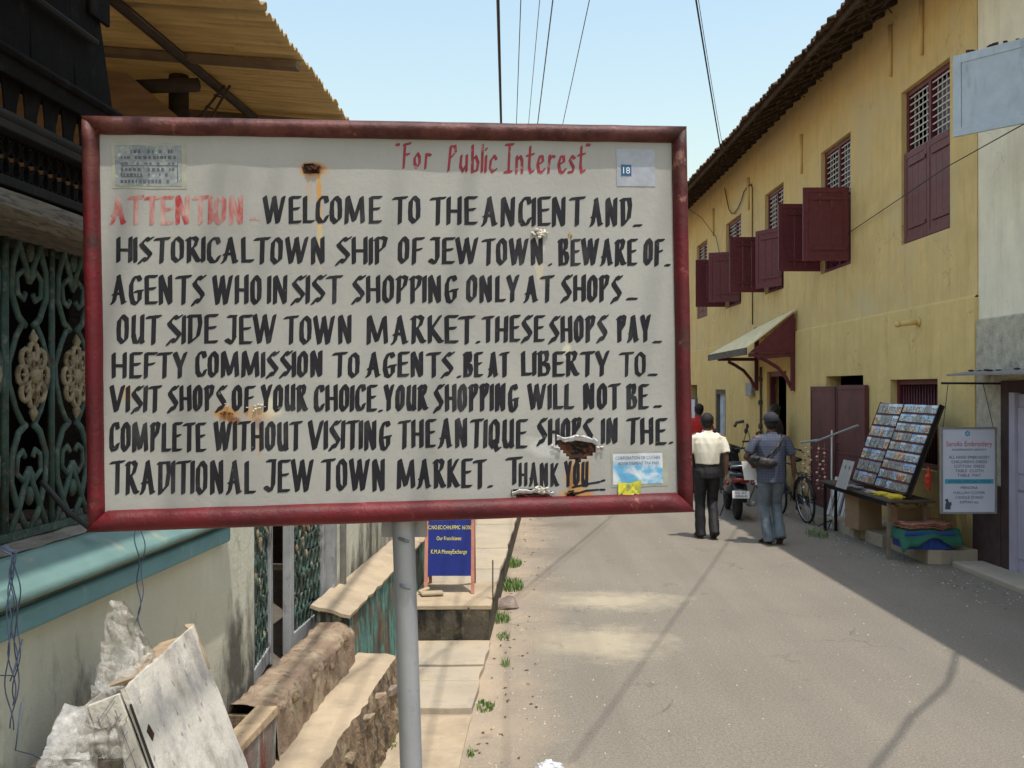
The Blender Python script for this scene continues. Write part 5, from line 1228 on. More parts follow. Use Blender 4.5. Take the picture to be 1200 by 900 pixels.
for s_, py, w_ in (("ALL HAND EMBROIDERY", 537.5, 48), ("CHILDREN'S DRESS", 542.8, 42), ("COTTON  DRESS", 548, 36), ("TABLE  CLOTH", 553.3, 33), ("TABLE  MAT", 558.6, 28), ("MENORA", 573.2, 20), ("HALLAH COVER", 579, 37), ("CANDLE STAND", 584.5, 33), ("KIPPAH etc", 590, 22)): stext(s_, py, 3.4, w_, 'grey_letter')
mb = MB(); mb.box(sx(1107.5), sx(1164.5), YS - .0145, YS - .0125, sz(566.8), sz(561.5)); mb.build('blue_strip', 'cyan_bar', hs)
stext("JEWISH SPECIAL ITEMS", 565.7, 3, 50, 'grey_letter', y=YS - .016)
mb = MB(); c = (sx(1134), sz(508))
for ph in (90, -90):                                         # six-pointed star from two outline triangles
    P_ = [(c[0] + .031 * math.cos(R(ph + 120 * k)), c[1] + .031 * math.sin(R(ph + 120 * k))) for k in range(3)]
    for k in range(3): a, b2 = P_[k], P_[(k + 1) % 3]; mb.bar((a[0], YS - .0145 - (.0012 if ph > 0 else 0), a[1]), (b2[0], YS - .0145 - (.0012 if ph > 0 else 0), b2[1]), .001, .007)
mb.build('star_emblem', 'cyan_bar', hs)
mb = MB()
for P_ in ([(1107.5, 597), (1114, 597), (1114, 590), (1111, 587), (1108, 590)], [(1107, 586), (1110, 584), (1112, 587), (1109, 589)], [(1110.5, 590), (1115, 588), (1115, 593)]):
    q = len(mb.v); mb.add([(sx(a), YS - .0145 - .0006 * q / 5, sz(b2)) for a, b2 in P_], [tuple(range(len(P_)))])
mb.build('figure_emblem', 'grey_letter', hs, fixn=False)

# ================================================================== CARD DISPLAY
rk = thing('card_rack', 'slanted wooden rack leaning at the barred window, filled with rows of cards', 'rack', (4.75, 12.4, .72))
RB = Vector((4.66, 11.55, .74)); RW = Vector((0, 1.85, 0)); RU_ = Vector((.40, 0, 1.06))            # base corner, width, height
RN = RU_.cross(RW).normalized(); RN = RN if RN.x < 0 else -RN
def rp(u, v, d=0): return RB + RW * u + RU_ * v + RN * d
mb = MB(); mb.add([rp(0, 0), rp(1, 0), rp(1, 1), rp(0, 1), rp(0, 0, -.025), rp(1, 0, -.025), rp(1, 1, -.025), rp(0, 1, -.025)], [(0, 1, 2, 3), (4, 7, 6, 5), (0, 4, 5, 1), (1, 5, 6, 2), (2, 6, 7, 3), (3, 7, 4, 0)])
mb.build('back_board', 'wood_dark', rk)
for u in (0, .56, 1): mb = MB(); mb.bar(rp(u, 0, .02), rp(u, 1, .02), .014, .04, up=tuple(RN)); mb.build('side_rail', 'wood_mid', rk)
cards = []; rr = random.Random(21)
ordn = ['bottom', 'second lowest', 'third lowest', 'fourth lowest', 'middle', 'fourth highest', 'third highest', 'second highest', 'top']
protos = {}
nth = ['first', 'second', 'third', 'fourth', 'fifth', 'sixth', 'seventh']
def card(u0, u1, v0, v1, m, rowname, side, k_=0):
    w_ = (RW * (u1 - u0)).length; h = (RU_ * (v1 - v0)).length; key = (round(w_, 2), round(h, 2), m)
    c = rp((u0 + u1) / 2, v0, .034)
    if key not in protos:
        mb = MB(); mb.box(-.004, .004, -w_ / 2, w_ / 2, 0, h); o = mb.build('printed_card', m, local=True); protos[key] = o
    else: o = protos[key].copy(); C.objects.link(o)
    o.location = c; o.rotation_euler = (0, math.atan2(RU_.x, RU_.z) - .02 + rr.uniform(-.03, .03), rr.uniform(-.02, .02))
    tag(o, "printed card, %s from near edge, %s row, rack's %s half" % (nth[k_], rowname, side), 'card', 'printed cards standing in the slanted rack')
for r_ in range(9):
    v0 = .015 + r_ * .109
    mb = MB(); mb.bar(rp(0.01, v0, .03), rp(.555, v0, .03), .045, .012); mb.build('shelf', 'maroon', rk)
    n = rr.choice((6, 7)); x = .015
    for k in range(n):
        d = .535 / n; card(x + .002, x + d - .003, v0 + .01, v0 + .01 + .088, rr.choice(['card_a', 'card_a', 'card_b', 'card_c']), ordn[r_], 'near', k); x += d
on7 = ['bottom', 'second lowest', 'third lowest', 'middle', 'third highest', 'second highest', 'top']
for r_ in range(7):
    v0 = .015 + r_ * .14
    mb = MB(); mb.bar(rp(0.565, v0, .03), rp(.99, v0, .03), .045, .012); mb.build('shelf', 'maroon', rk)
    n = rr.choice((4, 5, 5)); x = .568
    for k in range(n):
        d = .425 / n; card(x + .003, x + d - .004, v0 + .01, v0 + .01 + .118, rr.choice(['card_c', 'card_a', 'card_b', 'card_c']), on7[r_], 'far', k); x += d
# table
M['table_wood'] = mat('worn_table_wood', (.085, .062, .048), .85, .3, 9, .3, 40)
M['pale_leg'] = mat('worn_pale_timber', (.20, .15, .10), .85, .2, 12, .2, 40)
tb = thing('display_table', 'narrow trestle table under the card rack with dark legs', 'table', (4.7, 12.5, 0))
mb = MB(); mb.box(4.42, 4.95, 11.5, 14.1, .67, .70); mb.build('table_top', 'table_wood', tb, bevel=.006)
for xx, yy in ((4.45, 11.62), (4.45, 13.95), (4.88, 11.62), (4.88, 13.95), (4.60, 13.95)):
    mb = MB(); mb.bar((xx, yy, -.02), (xx, yy, .66), .035, .035); mb.build('leg', 'pale_leg' if yy < 12 else 'wood_mid', tb)
mb = MB(); mb.bar((4.45, 11.64, .64), (4.45, 13.93, .64), .02, .05); mb.build('apron', 'wood_mid', tb)
# things on the table
def flat_pile(name, label, cat, c, n, sx_, sy_, th, m, seed, grp=None):
    rr2 = random.Random(seed); t_ = thing(name, label, cat, c, grp)
    for k in range(n):
        a = rr2.uniform(-.25, .25); x, y = rr2.uniform(-.02, .02), rr2.uniform(-.03, .03)
        mb = MB(); mb.obox((c[0] + x, c[1] + y, c[2] + th * (k + .5)), (sx_ * math.cos(a), sx_ * math.sin(a), 0), (-sy_ * math.sin(a), sy_ * math.cos(a), 0), (0, 0, th * .48))
        mb.build('sheet', m, t_)
    return t_
flat_pile('booklet_pile', 'bright yellow booklets lying on the near end of the display table', 'booklets', (4.55, 11.72, .70), 4, .07, .11, .012, 'yellow_print', 1)
flat_pile('booklet_pile', 'second pile of yellow booklets behind the near one on the display table', 'booklets', (4.55, 12.08, .70), 3, .07, .13, .012, 'yellow_print', 2)
for k in range(7):
    yy = 12.4 + .17 * k; flat_pile('souvenir_pile', 'small flat souvenir pile on the table, %s from the yellow booklets' % ['first', 'second', 'third', 'fourth', 'fifth', 'sixth', 'seventh'][k], 'souvenirs', (4.52 + .03 * (k % 2), yy, .70), 2, .05, .06, .012, ('card_b', 'card_c', 'wood_grey', 'card_a')[k % 4], 10 + k, 'souvenirs laid on the table')
# white card stand with dark figures
ws = thing('white_card_stand', 'small white leaning card with two dark figures on the far end of the table', 'card', (4.4, 13.2, .7))
mb = MB(); T = lambda p: Vector((4.33 + p[2] * .30, 12.72 + p[1], .70 + p[2])); mb.T = T; mb.box(-.004, .004, 0, .42, 0, .36); mb.build('card_panel', 'white_pt', ws)
mb = MB(T)
for yy in (.12, .27):
    mb.ell((-.007, yy, .27), (.002, .022, .028), 8, 6); mb.tube([(-.007, yy, .25), (-.007, yy + .01, .16), (-.007, yy, .06)], [(.002, .02), (.002, .045), (.002, .03)], 8)
mb.build('printed_figure', 'grey_letter', ws)
# red cloth bag hanging behind the rack
mb = MB(); mb.ell((4.83, 11.42, .93), (.035, .05, .10), 16, 12); mb.ell((4.84, 11.43, 1.02), (.022, .03, .08), 14, 10)
for i, v in enumerate(mb.v): mb.v[i] = v + Vector((1, 1, 0)) * noise.noise(v * 24) * .05
tag(mb.build('cloth_bag', 'red_cloth', smooth=True), 'orange red cloth bundle hanging at the near side of the card rack', 'bundle')
# cartons, crate, textiles
def carton(c, hx, hy, hz, rz_, label, flap=True):
    t_ = thing('cardboard_box', label, 'box', c); ca, sa = math.cos(rz_), math.sin(rz_)
    T = lambda p: Vector((c[0] + p[0] * ca - p[1] * sa, c[1] + p[0] * sa + p[1] * ca, c[2] + p[2]))
    mb = MB(T); mb.box(-hx, hx, -hy, hy, 0, hz, .006); mb.build('carton_body', 'carton', t_, bevel=.006)
    if flap:
        mb = MB(T); mb.obox((-hx - .03, 0, hz + .01), (.05, 0, -.02), (0, hy * .95, 0), (0, 0, .003)); mb.build('flap', 'carton', t_)
        mb = MB(T); mb.box(-hx - .003, hx + .003, -.025, .025, hz + .001, hz + .004); mb.build('tape', 'wood_edge', t_)
carton((4.72, 13.2, .14), .16, .22, .50, .05, 'tall brown cardboard box under the middle of the display table')
carton((4.90, 12.15, .16), .20, .2, .42, -.08, 'brown cardboard box with folded wrapping behind the blue crate')
mb = MB(); mb.ell((4.82, 12.02, .60), (.16, .2, .05), 12, 8)
for i, v in enumerate(mb.v): mb.v[i] = v + Vector((1, 1, 1)) * noise.noise(v * 11) * .05
M['pale_cloth'] = mat('pale_yellow_wrapping', (.45, .36, .2), .8, .2, 14, .3, 60)
tag(mb.build('wrapping_bundle', 'pale_cloth', smooth=True), 'crumpled pale yellow wrapping lying on the near cardboard box', 'wrapping')
bc = thing('blue_crate', 'blue plastic crate on the low step below the card rack', 'crate', (4.62, 11.35, .1))
mb = MB(); cx, cy = 4.80, 11.52
for a in ((cx - .27, cx - .25, cy - .2, cy + .2), (cx + .25, cx + .27, cy - .2, cy + .2), (cx - .25, cx + .25, cy - .2, cy - .18), (cx - .25, cx + .25, cy + .18, cy + .2)): mb.box(a[0], a[1], a[2], a[3], .165, .36)
mb.box(cx - .25, cx + .25, cy - .18, cy + .18, .17, .19); mb.box(cx - .29, cx + .29, cy - .22, cy - .2, .33, .365)
mb.build('crate_body', 'crate', bc, bevel=.006)
for k in range(7): mb = MB(); mb.box(cx - .24 + .075 * k, cx - .225 + .075 * k, cy - .212, cy - .2005, .18, .33); mb.build('rib', 'crate', bc)
mb = MB()
def cloth(u, v):
    x = lerp(cx - .33, cx + .36, u); y = lerp(cy - .25, cy + .25, v); z = .385 + .015 * noise.noise(Vector((x * 9, y * 9, 0)))
    e = max(0, .16 - v) / .16; z -= e * (.13 + .05 * math.sin(u * 9)) ; y -= e * .02
    e2 = max(0, .12 - u) / .12; z -= e2 * .12
    return (x, y, z)
mb.grid(cloth, 30, 24); tag(mb.build('green_sheet', 'green_cloth', smooth=True, solid=.008), 'dark green sheet draped over the blue crate', 'cloth')
for k in range(3):
    mb = MB(); z = .405 + .022 * k; rx_ = .25 - .012 * k
    def qf(u, v, k=k, z=z): 
        x = cx + .02 * math.sin(k * 3) + lerp(-.27, .27, u); y = cy + lerp(-.19, .19, v); return (x, y, z + .03 * noise.noise(Vector((x * 9, y * 9, k * .3))))
    mb.grid(qf, 14, 10); tag(mb.build('folded_textile', 'mats', smooth=True, solid=.016), '%s of three folded brown textiles stacked over the blue crate' % ['lowest', 'middle', 'topmost'][k], 'textile', 'folded brown textiles on the blue crate')
# framed panels leaning at the foot of the door
for k in range(5):
    c = Vector((5.02 + .02 * (k % 2), 14.75 + .19 * k, .02)); t_ = thing('white_board', 'white board leaning on the maroon door, %s from the display table' % ['first', 'second', 'third', 'fourth', 'fifth'][k], 'board', c, 'white boards leaning at the foot of the maroon door')
    T = lambda p, c=c: c + Vector((p[0] + p[2] * .25 , p[1], p[2]))
    mb = MB(T); mb.box(-.006, .006, 0, .16, 0, .62 - .03 * (k % 3)); mb.build('sheet', 'white_pt', t_)
    mb = MB(T); 
    for a in (0, .15): mb.box(-.012, -.0062, a, a + .012, 0, .6 - .03 * (k % 3))
    mb.build('edge_strip', 'wood_grey', t_)
# iron stand with a cross rod and hanging shell strings
sd_ = thing('rod_stand', 'thin iron stand with slanting cross rod in front of the maroon door', 'stand', (4.55, 14.6, 0))
mb = MB(); mb.tube([(4.62, 14.2, 0), (4.66, 14.3, 1.40)], .012, 8); mb.build('pole', 'grille', sd_)
mb = MB(); mb.tube([(4.50, 14.55, 1.22), (4.72, 13.4, 1.50)], .016, 8); mb.tube([(4.33, 14.7, 1.20), (4.52, 14.5, 1.245)], .016, 8); mb.build('cross_rod', 'steel', sd_)
for a in (0, 2.1, 4.2): mb = MB(); mb.tube([(4.62, 14.2, .12), (4.62 + .25 * math.cos(a), 14.2 + .25 * math.sin(a), 0)], .01, 6); mb.build('foot', 'black_iron', sd_)
for k, (xx, yy) in enumerate(((4.36, 14.62), (4.43, 14.58), (4.53, 14.50), (4.58, 14.38))):
    t_ = thing('bead_string', 'string of red and shell beads on the iron stand, %s from the bicycle' % ['first', 'second', 'third', 'fourth'][k], 'beads', (xx, yy, .55), 'bead strings hanging from the iron stand')
    mb = MB(); mb.tube([(xx, yy, 1.22), (xx, yy, .50)], .002, 4); mb.build('cord', 'wood_edge', t_)
    pr_ = {}
    for q in range(11):
        m_ = 'bead_r' if (q + k) % 2 else 'bead_w'; z = 1.12 - .058 * q
        if m_ not in pr_: mb = MB(); mb.ell((0, 0, 0), (.02, .02, .017), 8, 6); o = mb.build('bead', m_, t_, local=True, smooth=True); pr_[m_] = o
        else: o = pr_[m_].copy(); C.objects.link(o); o.parent = t_
        o.location = Vector((xx + random.uniform(-.03, .03), yy, z)) - wloc(t_)

# ================================================================== BLUE MONEY-EXCHANGE BOARD on the footpath
YBs = 8.27
bs = thing('blue_sandwich_board', 'dark blue money exchange board on pink wooden legs standing on the raised footpath', 'sign', (-.49, YBs, .305))
def bx_(px): return (px - 595) / F * YBs
T = lambda p: Vector((p[0], p[1] + (p[2] - .44) * .16, p[2]))
mb = MB(T); mb.box(bx_(498), bx_(556), YBs - .012, YBs + .012, .445, 1.12); mb.build('board_panel', 'navy', bs)
for a in (499.5, 554): mb = MB(); xx = bx_(a); mb.bar((xx, YBs - .03, .305), (xx, YBs + .11, 1.1), .028, .03); mb.build('leg', 'pink_leg', bs)
for a in (500, 554): mb = MB(); xx = bx_(a); mb.bar((xx, YBs + .42, .305), (xx, YBs + .12, 1.08), .028, .03); mb.build('leg', 'pink_leg', bs)
mb = MB(); mb.bar((bx_(500), YBs + .30, .46), (bx_(554), YBs + .30, .46), .025, .025); mb.build('stretcher', 'wood_dark', bs)
for s_, py, h, w_ in (("LIC.NO.EC:CHN.FFMC 16/2001", 621, 4.6, 55), ("Our Franchisees:", 633.5, 4.6, 29), ("K.M.A MoneyExchange", 649, 5, 42)):
    vs, fs = text_mesh(s_, h / F * YBs / .72, 0, 0, w_ / F * YBs); mx_ = (min(v[0] for v in vs) + max(v[0] for v in vs)) / 2
    z = CAMZ + (455 - py) / F * YBs; mb = MB(T); mb.add([(v[0] - mx_ + bx_(526), YBs - .0145, v[1] + z) for v in vs], fs); mb.build('lettering', 'yel_letter', bs, fixn=False)
mb = MB(); mb.obox((-.62, 8.15, .325), (.09, .02, 0), (-.01, .05, 0), (0, 0, .012)); mb.obox((-.69, 8.2, .34), (.04, .03, .01), (-.01, .02, 0), (0, 0, .012)); tag(mb.build('flat_stone', 'concrete', bevel=.008), 'small flat pale stone lying at the foot of the blue board', 'stone')
mb = MB(); mb.box(-.125, -.115, 8.0, 8.01, .28, .62); tag(mb.build('thin_stake', 'wood_dark'), 'thin dark upright stake at the outer corner of the raised footpath', 'stake')

# loose stone by the kerb
mb = MB(); mb.ell((-.02, 9.1, .03), (.15, .12, .055), 9, 6)
for i, v in enumerate(mb.v): mb.v[i] = v + Vector((1, 1, 1)) * noise.noise(v * 9) * .05
tag(mb.build('loose_stone', 'stone'), 'flat angular stone lying on the sandy verge by the raised footpath', 'stone')
# grass tufts, pebbles
def tuft(name, cx, cy, z, r, h, n, seed, label):
    rr2 = random.Random(seed); mb = MB()
    for k in range(n):
        a = rr2.uniform(0, 6.28); d = r * math.sqrt(rr2.random()); x, y = cx + d * math.cos(a) * .7, cy + d * math.sin(a) * 1.4
        hh = h * rr2.uniform(.4, 1.1); b_ = rr2.uniform(0, 6.28); l = hh * rr2.uniform(.2, .7); w_ = .004
        p0 = Vector((x, y, z)); p1 = p0 + Vector((l * .4 * math.cos(b_), l * .4 * math.sin(b_), hh * .7)); p2 = p0 + Vector((l * math.cos(b_), l * math.sin(b_), hh))
        s_ = Vector((-math.sin(b_), math.cos(b_), 0)) * w_; mb.add([p0 - s_, p0 + s_, p1 + s_ * .8, p1 - s_ * .8, p2], [(0, 1, 2, 3), (3, 2, 4)])
    return tag(mb.build(name, 'grass', fixn=False), label, 'grass', kind='stuff')
TU = [(.04, 11.3, .17, .07, 380, 'grass tuft farthest along the raised footpath edge'), (.04, 10.0, .17, .08, 380, 'grass tuft beyond the loose stone'), (-.06, 8.6, .12, .06, 160, 'grass tuft hard against the raised block'),
      (-.04, 8.0, .08, .04, 60, 'grass tuft in front of the raised block corner'), (-.14, 6.25, .08, .03, 130, 'small grass tuft at the edge of the cover slabs'), (-.02, 7.2, .05, .05, 25, 'tiny grass sprout on the sandy verge'), (-.20, 5.45, .04, .04, 20, 'tiny grass sprout nearest the bottom of the path'), (-.66, 5.6, .08, .05, 40, 'small weed at the foot of the broken landing face'), (4.2, 13.5, .2, .10, 120, 'weeds under the far end of the display table')]
for i, (x, y, r_, h, n, lb) in enumerate(TU): tuft('grass_tuft', x, y, 0.0, r_, h, n, i, lb)
mb = MB(); rr2 = random.Random(4)
for k in range(1300):
    y = 4.6 + rr2.random() ** 1.6 * 12; x = edgeX(y) + abs(rr2.gauss(0, .30)) if rr2.random() < .55 else rr2.uniform(0, 5.2)
    if rr2.random() < .18: x = 4.9 - abs(rr2.gauss(0, .3)); y = rr2.uniform(9, 17)
    s_ = rr2.uniform(.002, .008) * (1.5 if x > 4 else 1); o = len(mb.v); mb.add([(x + s_ * rr2.uniform(.6, 1) * a, y + s_ * b2, z) for a, b2, z in ((-1, -1, -.001), (1, -.8, -.001), (.9, 1, -.001), (-1, .8, -.001), (0, 0, s_))], [(0, 1, 4), (1, 2, 4), (2, 3, 4), (3, 0, 4)])
M['pebble'] = mat('pale_grit', (.46, .40, .32), .9, .5, 40, 0)
tag(mb.build('grit', 'pebble', fixn=False), 'loose pale grit scattered over the road and verge', 'grit', kind='stuff')
mb = MB(); rr2 = random.Random(14)
for k in range(240):                                            # dead leaves and scraps along both kerbs
    y = 4.6 + rr2.random() ** 1.4 * 11
    if rr2.random() < .5: x = edgeX(y) + .04 + abs(rr2.gauss(0, .16))
    else: x = 4.95 - abs(rr2.gauss(0, .28)); y = rr2.uniform(8, 17)
    a = rr2.uniform(0, 6.28); l = rr2.uniform(.008, .024); w_ = l * rr2.uniform(.3, .6); ca, sa = math.cos(a), math.sin(a); h = rr2.uniform(.004, .012)
    mb.add([(x + ca * l, y + sa * l, .003), (x - sa * w_, y + ca * w_, h), (x - ca * l, y - sa * l, .003), (x + sa * w_, y - ca * w_, h)], [(0, 1, 2), (0, 2, 3)])
M['leaf'] = mat('dead_leaf', (.17, .10, .05), .9, .5, 20, 0)
tag(mb.build('dead_leaves', 'leaf', fixn=False), 'small dead leaves and scraps lying along both edges of the road', 'leaves', kind='stuff')
# crumpled white litter at the bottom edge
def crumple(c, r, seed, nu=26, nv=16, amp=.5, fr=7):
    mb = MB(); mb.ell((0, 0, 0), (1, 1, 1), nu, nv)
    for i, v in enumerate(mb.v):
        n = 1 + amp * (abs(noise.noise(v * 2.3 + Vector((seed, 0, 0)))) - .2) + amp * .5 * noise.noise(v * fr + Vector((0, seed, 0)))
        mb.v[i] = Vector((c[0] + v.x * r[0] * n, c[1] + v.y * r[1] * n, c[2] + v.z * r[2] * n))
    return mb
M['bag_white'] = mat('crumpled_white_bag', (.62, .63, .66), .35, .15, 20, .6, 40, [((.25, .27, .32), 14, .55, .66)])
tag(crumple((.215, 5.13, .03), (.075, .06, .045), 2, 60, 36, .4, 5).build('crumpled_bag', 'bag_white', smooth=True), 'crumpled white plastic bag lying on the road at the bottom edge', 'litter')

# ================================================================== LEFT FOREGROUND: leaning panel box in plastic, dangling wires
lbx = thing('leaning_white_box', 'weathered white box panel leaning against the cream wall below the aqua ledge', 'box', LF((-1.2, 3.0, .4)))
def Tb(p):                                       # p = (thickness, along, up)
    base = Vector((-.742, 2.68, .40)); al = Vector((-.012, 1, .0)).normalized(); upv = Vector((-.345, .0, .939)).normalized(); th = al.cross(upv).normalized()
    if th.x < 0: th = -th
    return base + al * p[1] + upv * p[2] + th * p[0]
LT = .64
mb = MB(Tb)
def face(u, v):
    n = .005 * noise.noise(Vector((u * 3, v * 3, 1))); top = .845 + .02 * u - .014 * abs(noise.noise(Vector((u * 9, 0, 3)))); rt_ = LT - .02 * noise.noise(Vector((0, v * 8, 6))) - .02 * max(0, v - .9) * 10 * .5
    return (.0 + n, rt_ * u, top * v)
mb.grid(face, 30, 34); mb.build('front_panel', 'oldbox', lbx, solid=.014)
mb = MB(Tb); mb.box(-.115, -.105, .0, LT - .02, 0, .84, .003); mb.build('rear_panel', 'oldbox', lbx)
mb = MB(Tb); mb.box(-.105, -.012, -.004, .012, .0, .835, .002); mb.build('end_board', 'oldbox', lbx, bevel=.003)
mb = MB(Tb)
for k in range(16):
    z = .03 + .05 * k; mb.bar((-.098, -.007, z), (-.022, -.007, z + .055), .0014, .0014)
for xx in (-.085, -.06, -.035): mb.bar((xx, -.008, .02), (xx, -.008, .80), .0014, .0014)
mb.build('end_lattice', 'wire_grey', lbx)
mb = MB(Tb); mb.tube([(.006, -.002, .0), (.008, -.006, .3), (.004, -.002, .55), (.007, -.004, .80)], .0035, 6); mb.build('edge_seam', 'wire', lbx)
mb = MB(Tb); mb.box(-.104, -.008, .12, LT - .03, .835, .850, .004); mb.build('top_board', 'wood_edge', lbx, bevel=.003)
mb = MB(Tb); mb.obox((-.006, LT - .01, .79), (.012, 0, 0), (0, .012, 0), (0, .0, .075))
for i, v in enumerate(mb.v): mb.v[i] = v + Vector((0, random.uniform(-.01, .006), random.uniform(-.02, .02)))
mb.build('corner_block', 'wood_edge', lbx, bevel=.004)
mb = MB(Tb); mb.obox((.009, .045, .70), (.002, 0, 0), (0, .012, 0.006), (0, -.006, .016)); mb.build('rust_patch', 'rust_deep', lbx)
# plastic bundled over its left end: folded, crinkled sheets
m, t, b = nodes('bunched_clear_plastic'); p = pos(t)
c = mix(t, ramp(t, noi(t, p, 9, 6, .7), .40, .62), (.62, .60, .56), (.36, .32, .26)); L(t, c, b.inputs["Base Color"]); b.inputs["Roughness"].default_value = .14; b.inputs["Specular IOR Level"].default_value = .9
tp = t.nodes.new("ShaderNodeBsdfTransparent"); mx = t.nodes.new("ShaderNodeMixShader"); L(t, ramp(t, noi(t, p, 22, 6, .7), .35, .62, .12, .75), mx.inputs[0])
L(t, tp.outputs[0], mx.inputs[1]); L(t, b.outputs[0], mx.inputs[2]); L(t, mx.outputs[0], t.nodes["Material Output"].inputs[0]); bump(t, b, noi(t, p, 50, 5, .75, 1.5), .7, .01)
M['plastic_dense'] = m
def crinkle(q, s=1.):
    a = noise.noise(q * 9 * s); b3 = noise.noise(q * 21 * s + Vector((5, 0, 0))); c3 = noise.noise(q * 45 * s)
    d3 = noise.noise(q * 33 * s + Vector((0, 7, 0)))
    return (.4 - abs(a)) * .045 + (.3 - abs(b3)) * .032 + (.2 - abs(d3)) * .016 + c3 * .004
pls = thing('plastic_sheet', 'crumpled clear plastic sheet bunched over the left end of the leaning white box', 'plastic sheet', (-1.1, 2.75, .4))
def wrap(path, wd, dirn, mname, name, nu=150, nv=60, s=1.):
    mb = MB(); d = Vector(dirn).normalized(); n = len(path) - 1
    def q_(u, v):
        a = u * n; i = min(int(a), n - 1); f = a - i; p0 = Vector(path[i]).lerp(Vector(path[i + 1]), f); tg = (Vector(path[i + 1]) - Vector(path[i])).normalized()
        w_ = lerp(wd[i], wd[i + 1], f); nr = d.cross(tg).normalized(); th = (v - .5) * 2.6
        q = p0 + d * math.sin(th) * w_ + nr * (math.cos(th) - .6) * w_ * .55
        return q + (nr * .8 + d * .35) * crinkle(q, s)
    nu, nv = int(nu * .7), int(nv * .7); mb.grid(q_, nu, nv); return mb.build(name, mname, pls, smooth=False, fixn=False)
wrap([(-1.175, 3.0, 1.33), (-1.165, 2.96, 1.285), (-1.14, 2.90, 1.235), (-1.105, 2.82, 1.20), (-1.075, 2.72, 1.165), (-1.08, 2.65, 1.11), (-1.09, 2.63, 1.02)], [.028, .036, .045, .055, .06, .06, .06], (1, .25, 0), 'plastic_dense', 'plastic_fold', 190, 80)
wrap([(-1.22, 3.10, 1.345), (-1.17, 3.06, 1.27), (-1.11, 3.0, 1.21), (-1.05, 2.9, 1.185)], [.02, .04, .045, .03], (1, .1, 0), 'plastic_dense', 'plastic_fold', 80, 40, 1.3)
wrap([(-1.17, 2.72, 1.15), (-1.15, 2.60, 1.04), (-1.14, 2.57, .85), (-1.13, 2.56, .6), (-1.12, 2.56, .42)], [.05, .075, .085, .085, .09], (1, .05, 0), 'plastic', 'plastic_curtain', 120, 60, .6)
mb = MB(); mb.box(-1.28, -1.02, 2.66, 3.0, .4, 1.0, .01); tag(mb.build('brown_carton', 'wood_grey'), 'brown carton wrapped in the plastic behind the leaning white box', 'box')
# dangling wires
mb = MB(LF)
def dangle(x, y, z0, z1, sw, seed, r=.0022):
    rr3 = random.Random(seed); P_ = [(x, y, z0)]; n = 24
    for k in range(1, n + 1):
        P_.append((x + .03 + .008 * math.sin(k * .6 + seed), y + sw * math.sin(k * .33 + seed) , lerp(z0, z1, k / n)))
    return P_
for k in range(5): mb.tube(dangle(-1.44, 2.42 + .010 * k, 1.60, 1.14 + .06 * (k % 3), .010, k), .0018, 5)
mb.tube([(-1.42, 2.50, 1.35), (-1.40, 2.42, 1.28), (-1.40, 2.35, 1.30), (-1.40, 2.30, 1.36)], .002, 5); mb.tube([(-1.40, 2.46, 1.2), (-1.38, 2.40, 1.10), (-1.38, 2.48, 1.06), (-1.38, 2.54, 1.02)], .002, 5)
M['wire_blue'] = mat('blue_grey_cable', (.05, .07, .13), .5, .2, 9, 0)
tag(mb.build('wire_bunch', 'wire_blue', smooth=True), 'bunch of thin blue grey wires dangling from the lattice at the left edge', 'wires')
mb = MB(LF)
mb.tube(dangle(-1.42, 3.12, 1.57, 1.22, .012, 3), .002, 5); mb.tube(dangle(-1.42, 3.15, 1.57, 1.20, .015, 5), .0016, 5)
tag(mb.build('wire_pair', 'wire_blue', smooth=True), 'two thin wires hanging over the aqua ledge to the plastic sheet', 'wires')
mb = MB(LF); mb.tube([(-1.60, 2.92, 1.72), (-1.55, 2.98, 1.62), (-1.50, 3.03, 1.56), (-1.48, 3.07, 1.553)], .009, 6); tag(mb.build('twisted_rag', 'wire', smooth=True), 'dark twisted scrap of cable lying on the lattice sill', 'cable scrap')

# ================================================================== OVERHEAD WIRES and poles
def upole(x, y, h, label):
    t_ = thing('utility_pole', label, 'pole', (x, y, 0)); mb = MB(); mb.tube([(x, y, -.1), (x, y, h)], [.13, .09], 12); mb.build('shaft', 'slab', t_, smooth=True)
    mb = MB(); mb.bar((x - .8, y, h - .4), (x + .8, y, h - .4), .08, .08); mb.build('cross_arm', 'steel', t_)
upole(.4, 32.0, 7.5, 'concrete utility pole far down the street carrying the overhead wires'); upole(.4, -7, 7.5, 'concrete utility pole behind the viewpoint carrying the overhead wires')
def owire(P_, r, label, m='wire', sag=.25):
    n = 40; pts_ = []
    for i in range(len(P_) - 1):
        a, b2 = Vector(P_[i]), Vector(P_[i + 1])
        for k in range(n): f = k / n; pts_.append(a.lerp(b2, f) - Vector((0, 0, sag * 4 * f * (1 - f))))
    pts_.append(Vector(P_[-1])); mb = MB(); mb.tube(pts_, r, 6); tag(mb.build('overhead_wire', m, smooth=True), label, 'wire', 'overhead wires along the street')
owire([(-.12, -7, 7.0), (-.12, 32, 7.0)], .021, 'thick black overhead cable, leftmost above the notice board')
owire([(.17, -7, 6.95), (.15, 32, 7.05)], .006, 'thin overhead wire just right of the thick black cable')
owire([(.44, -7, 6.95), (.34, 32, 7.05)], .005, 'thin grey overhead wire, middle one above the notice board', 'wire_grey')
owire([(.60, -7, 7.05), (.52, 32, 7.1)], .009, 'overhead wire second from the right above the notice board', 'wire_grey')
owire([(1.03, -7, 7.05), (1.00, 32, 7.1)], .0065, 'rightmost overhead wire above the notice board, slanting most', 'wire_grey')
owire([(.4, -7, 7.1), (.0, 3.2, 7.2), (4.42, 20.6, 6.92)], .012, 'dark service cable running from the street wires to the eave of the yellow house', sag=.12)
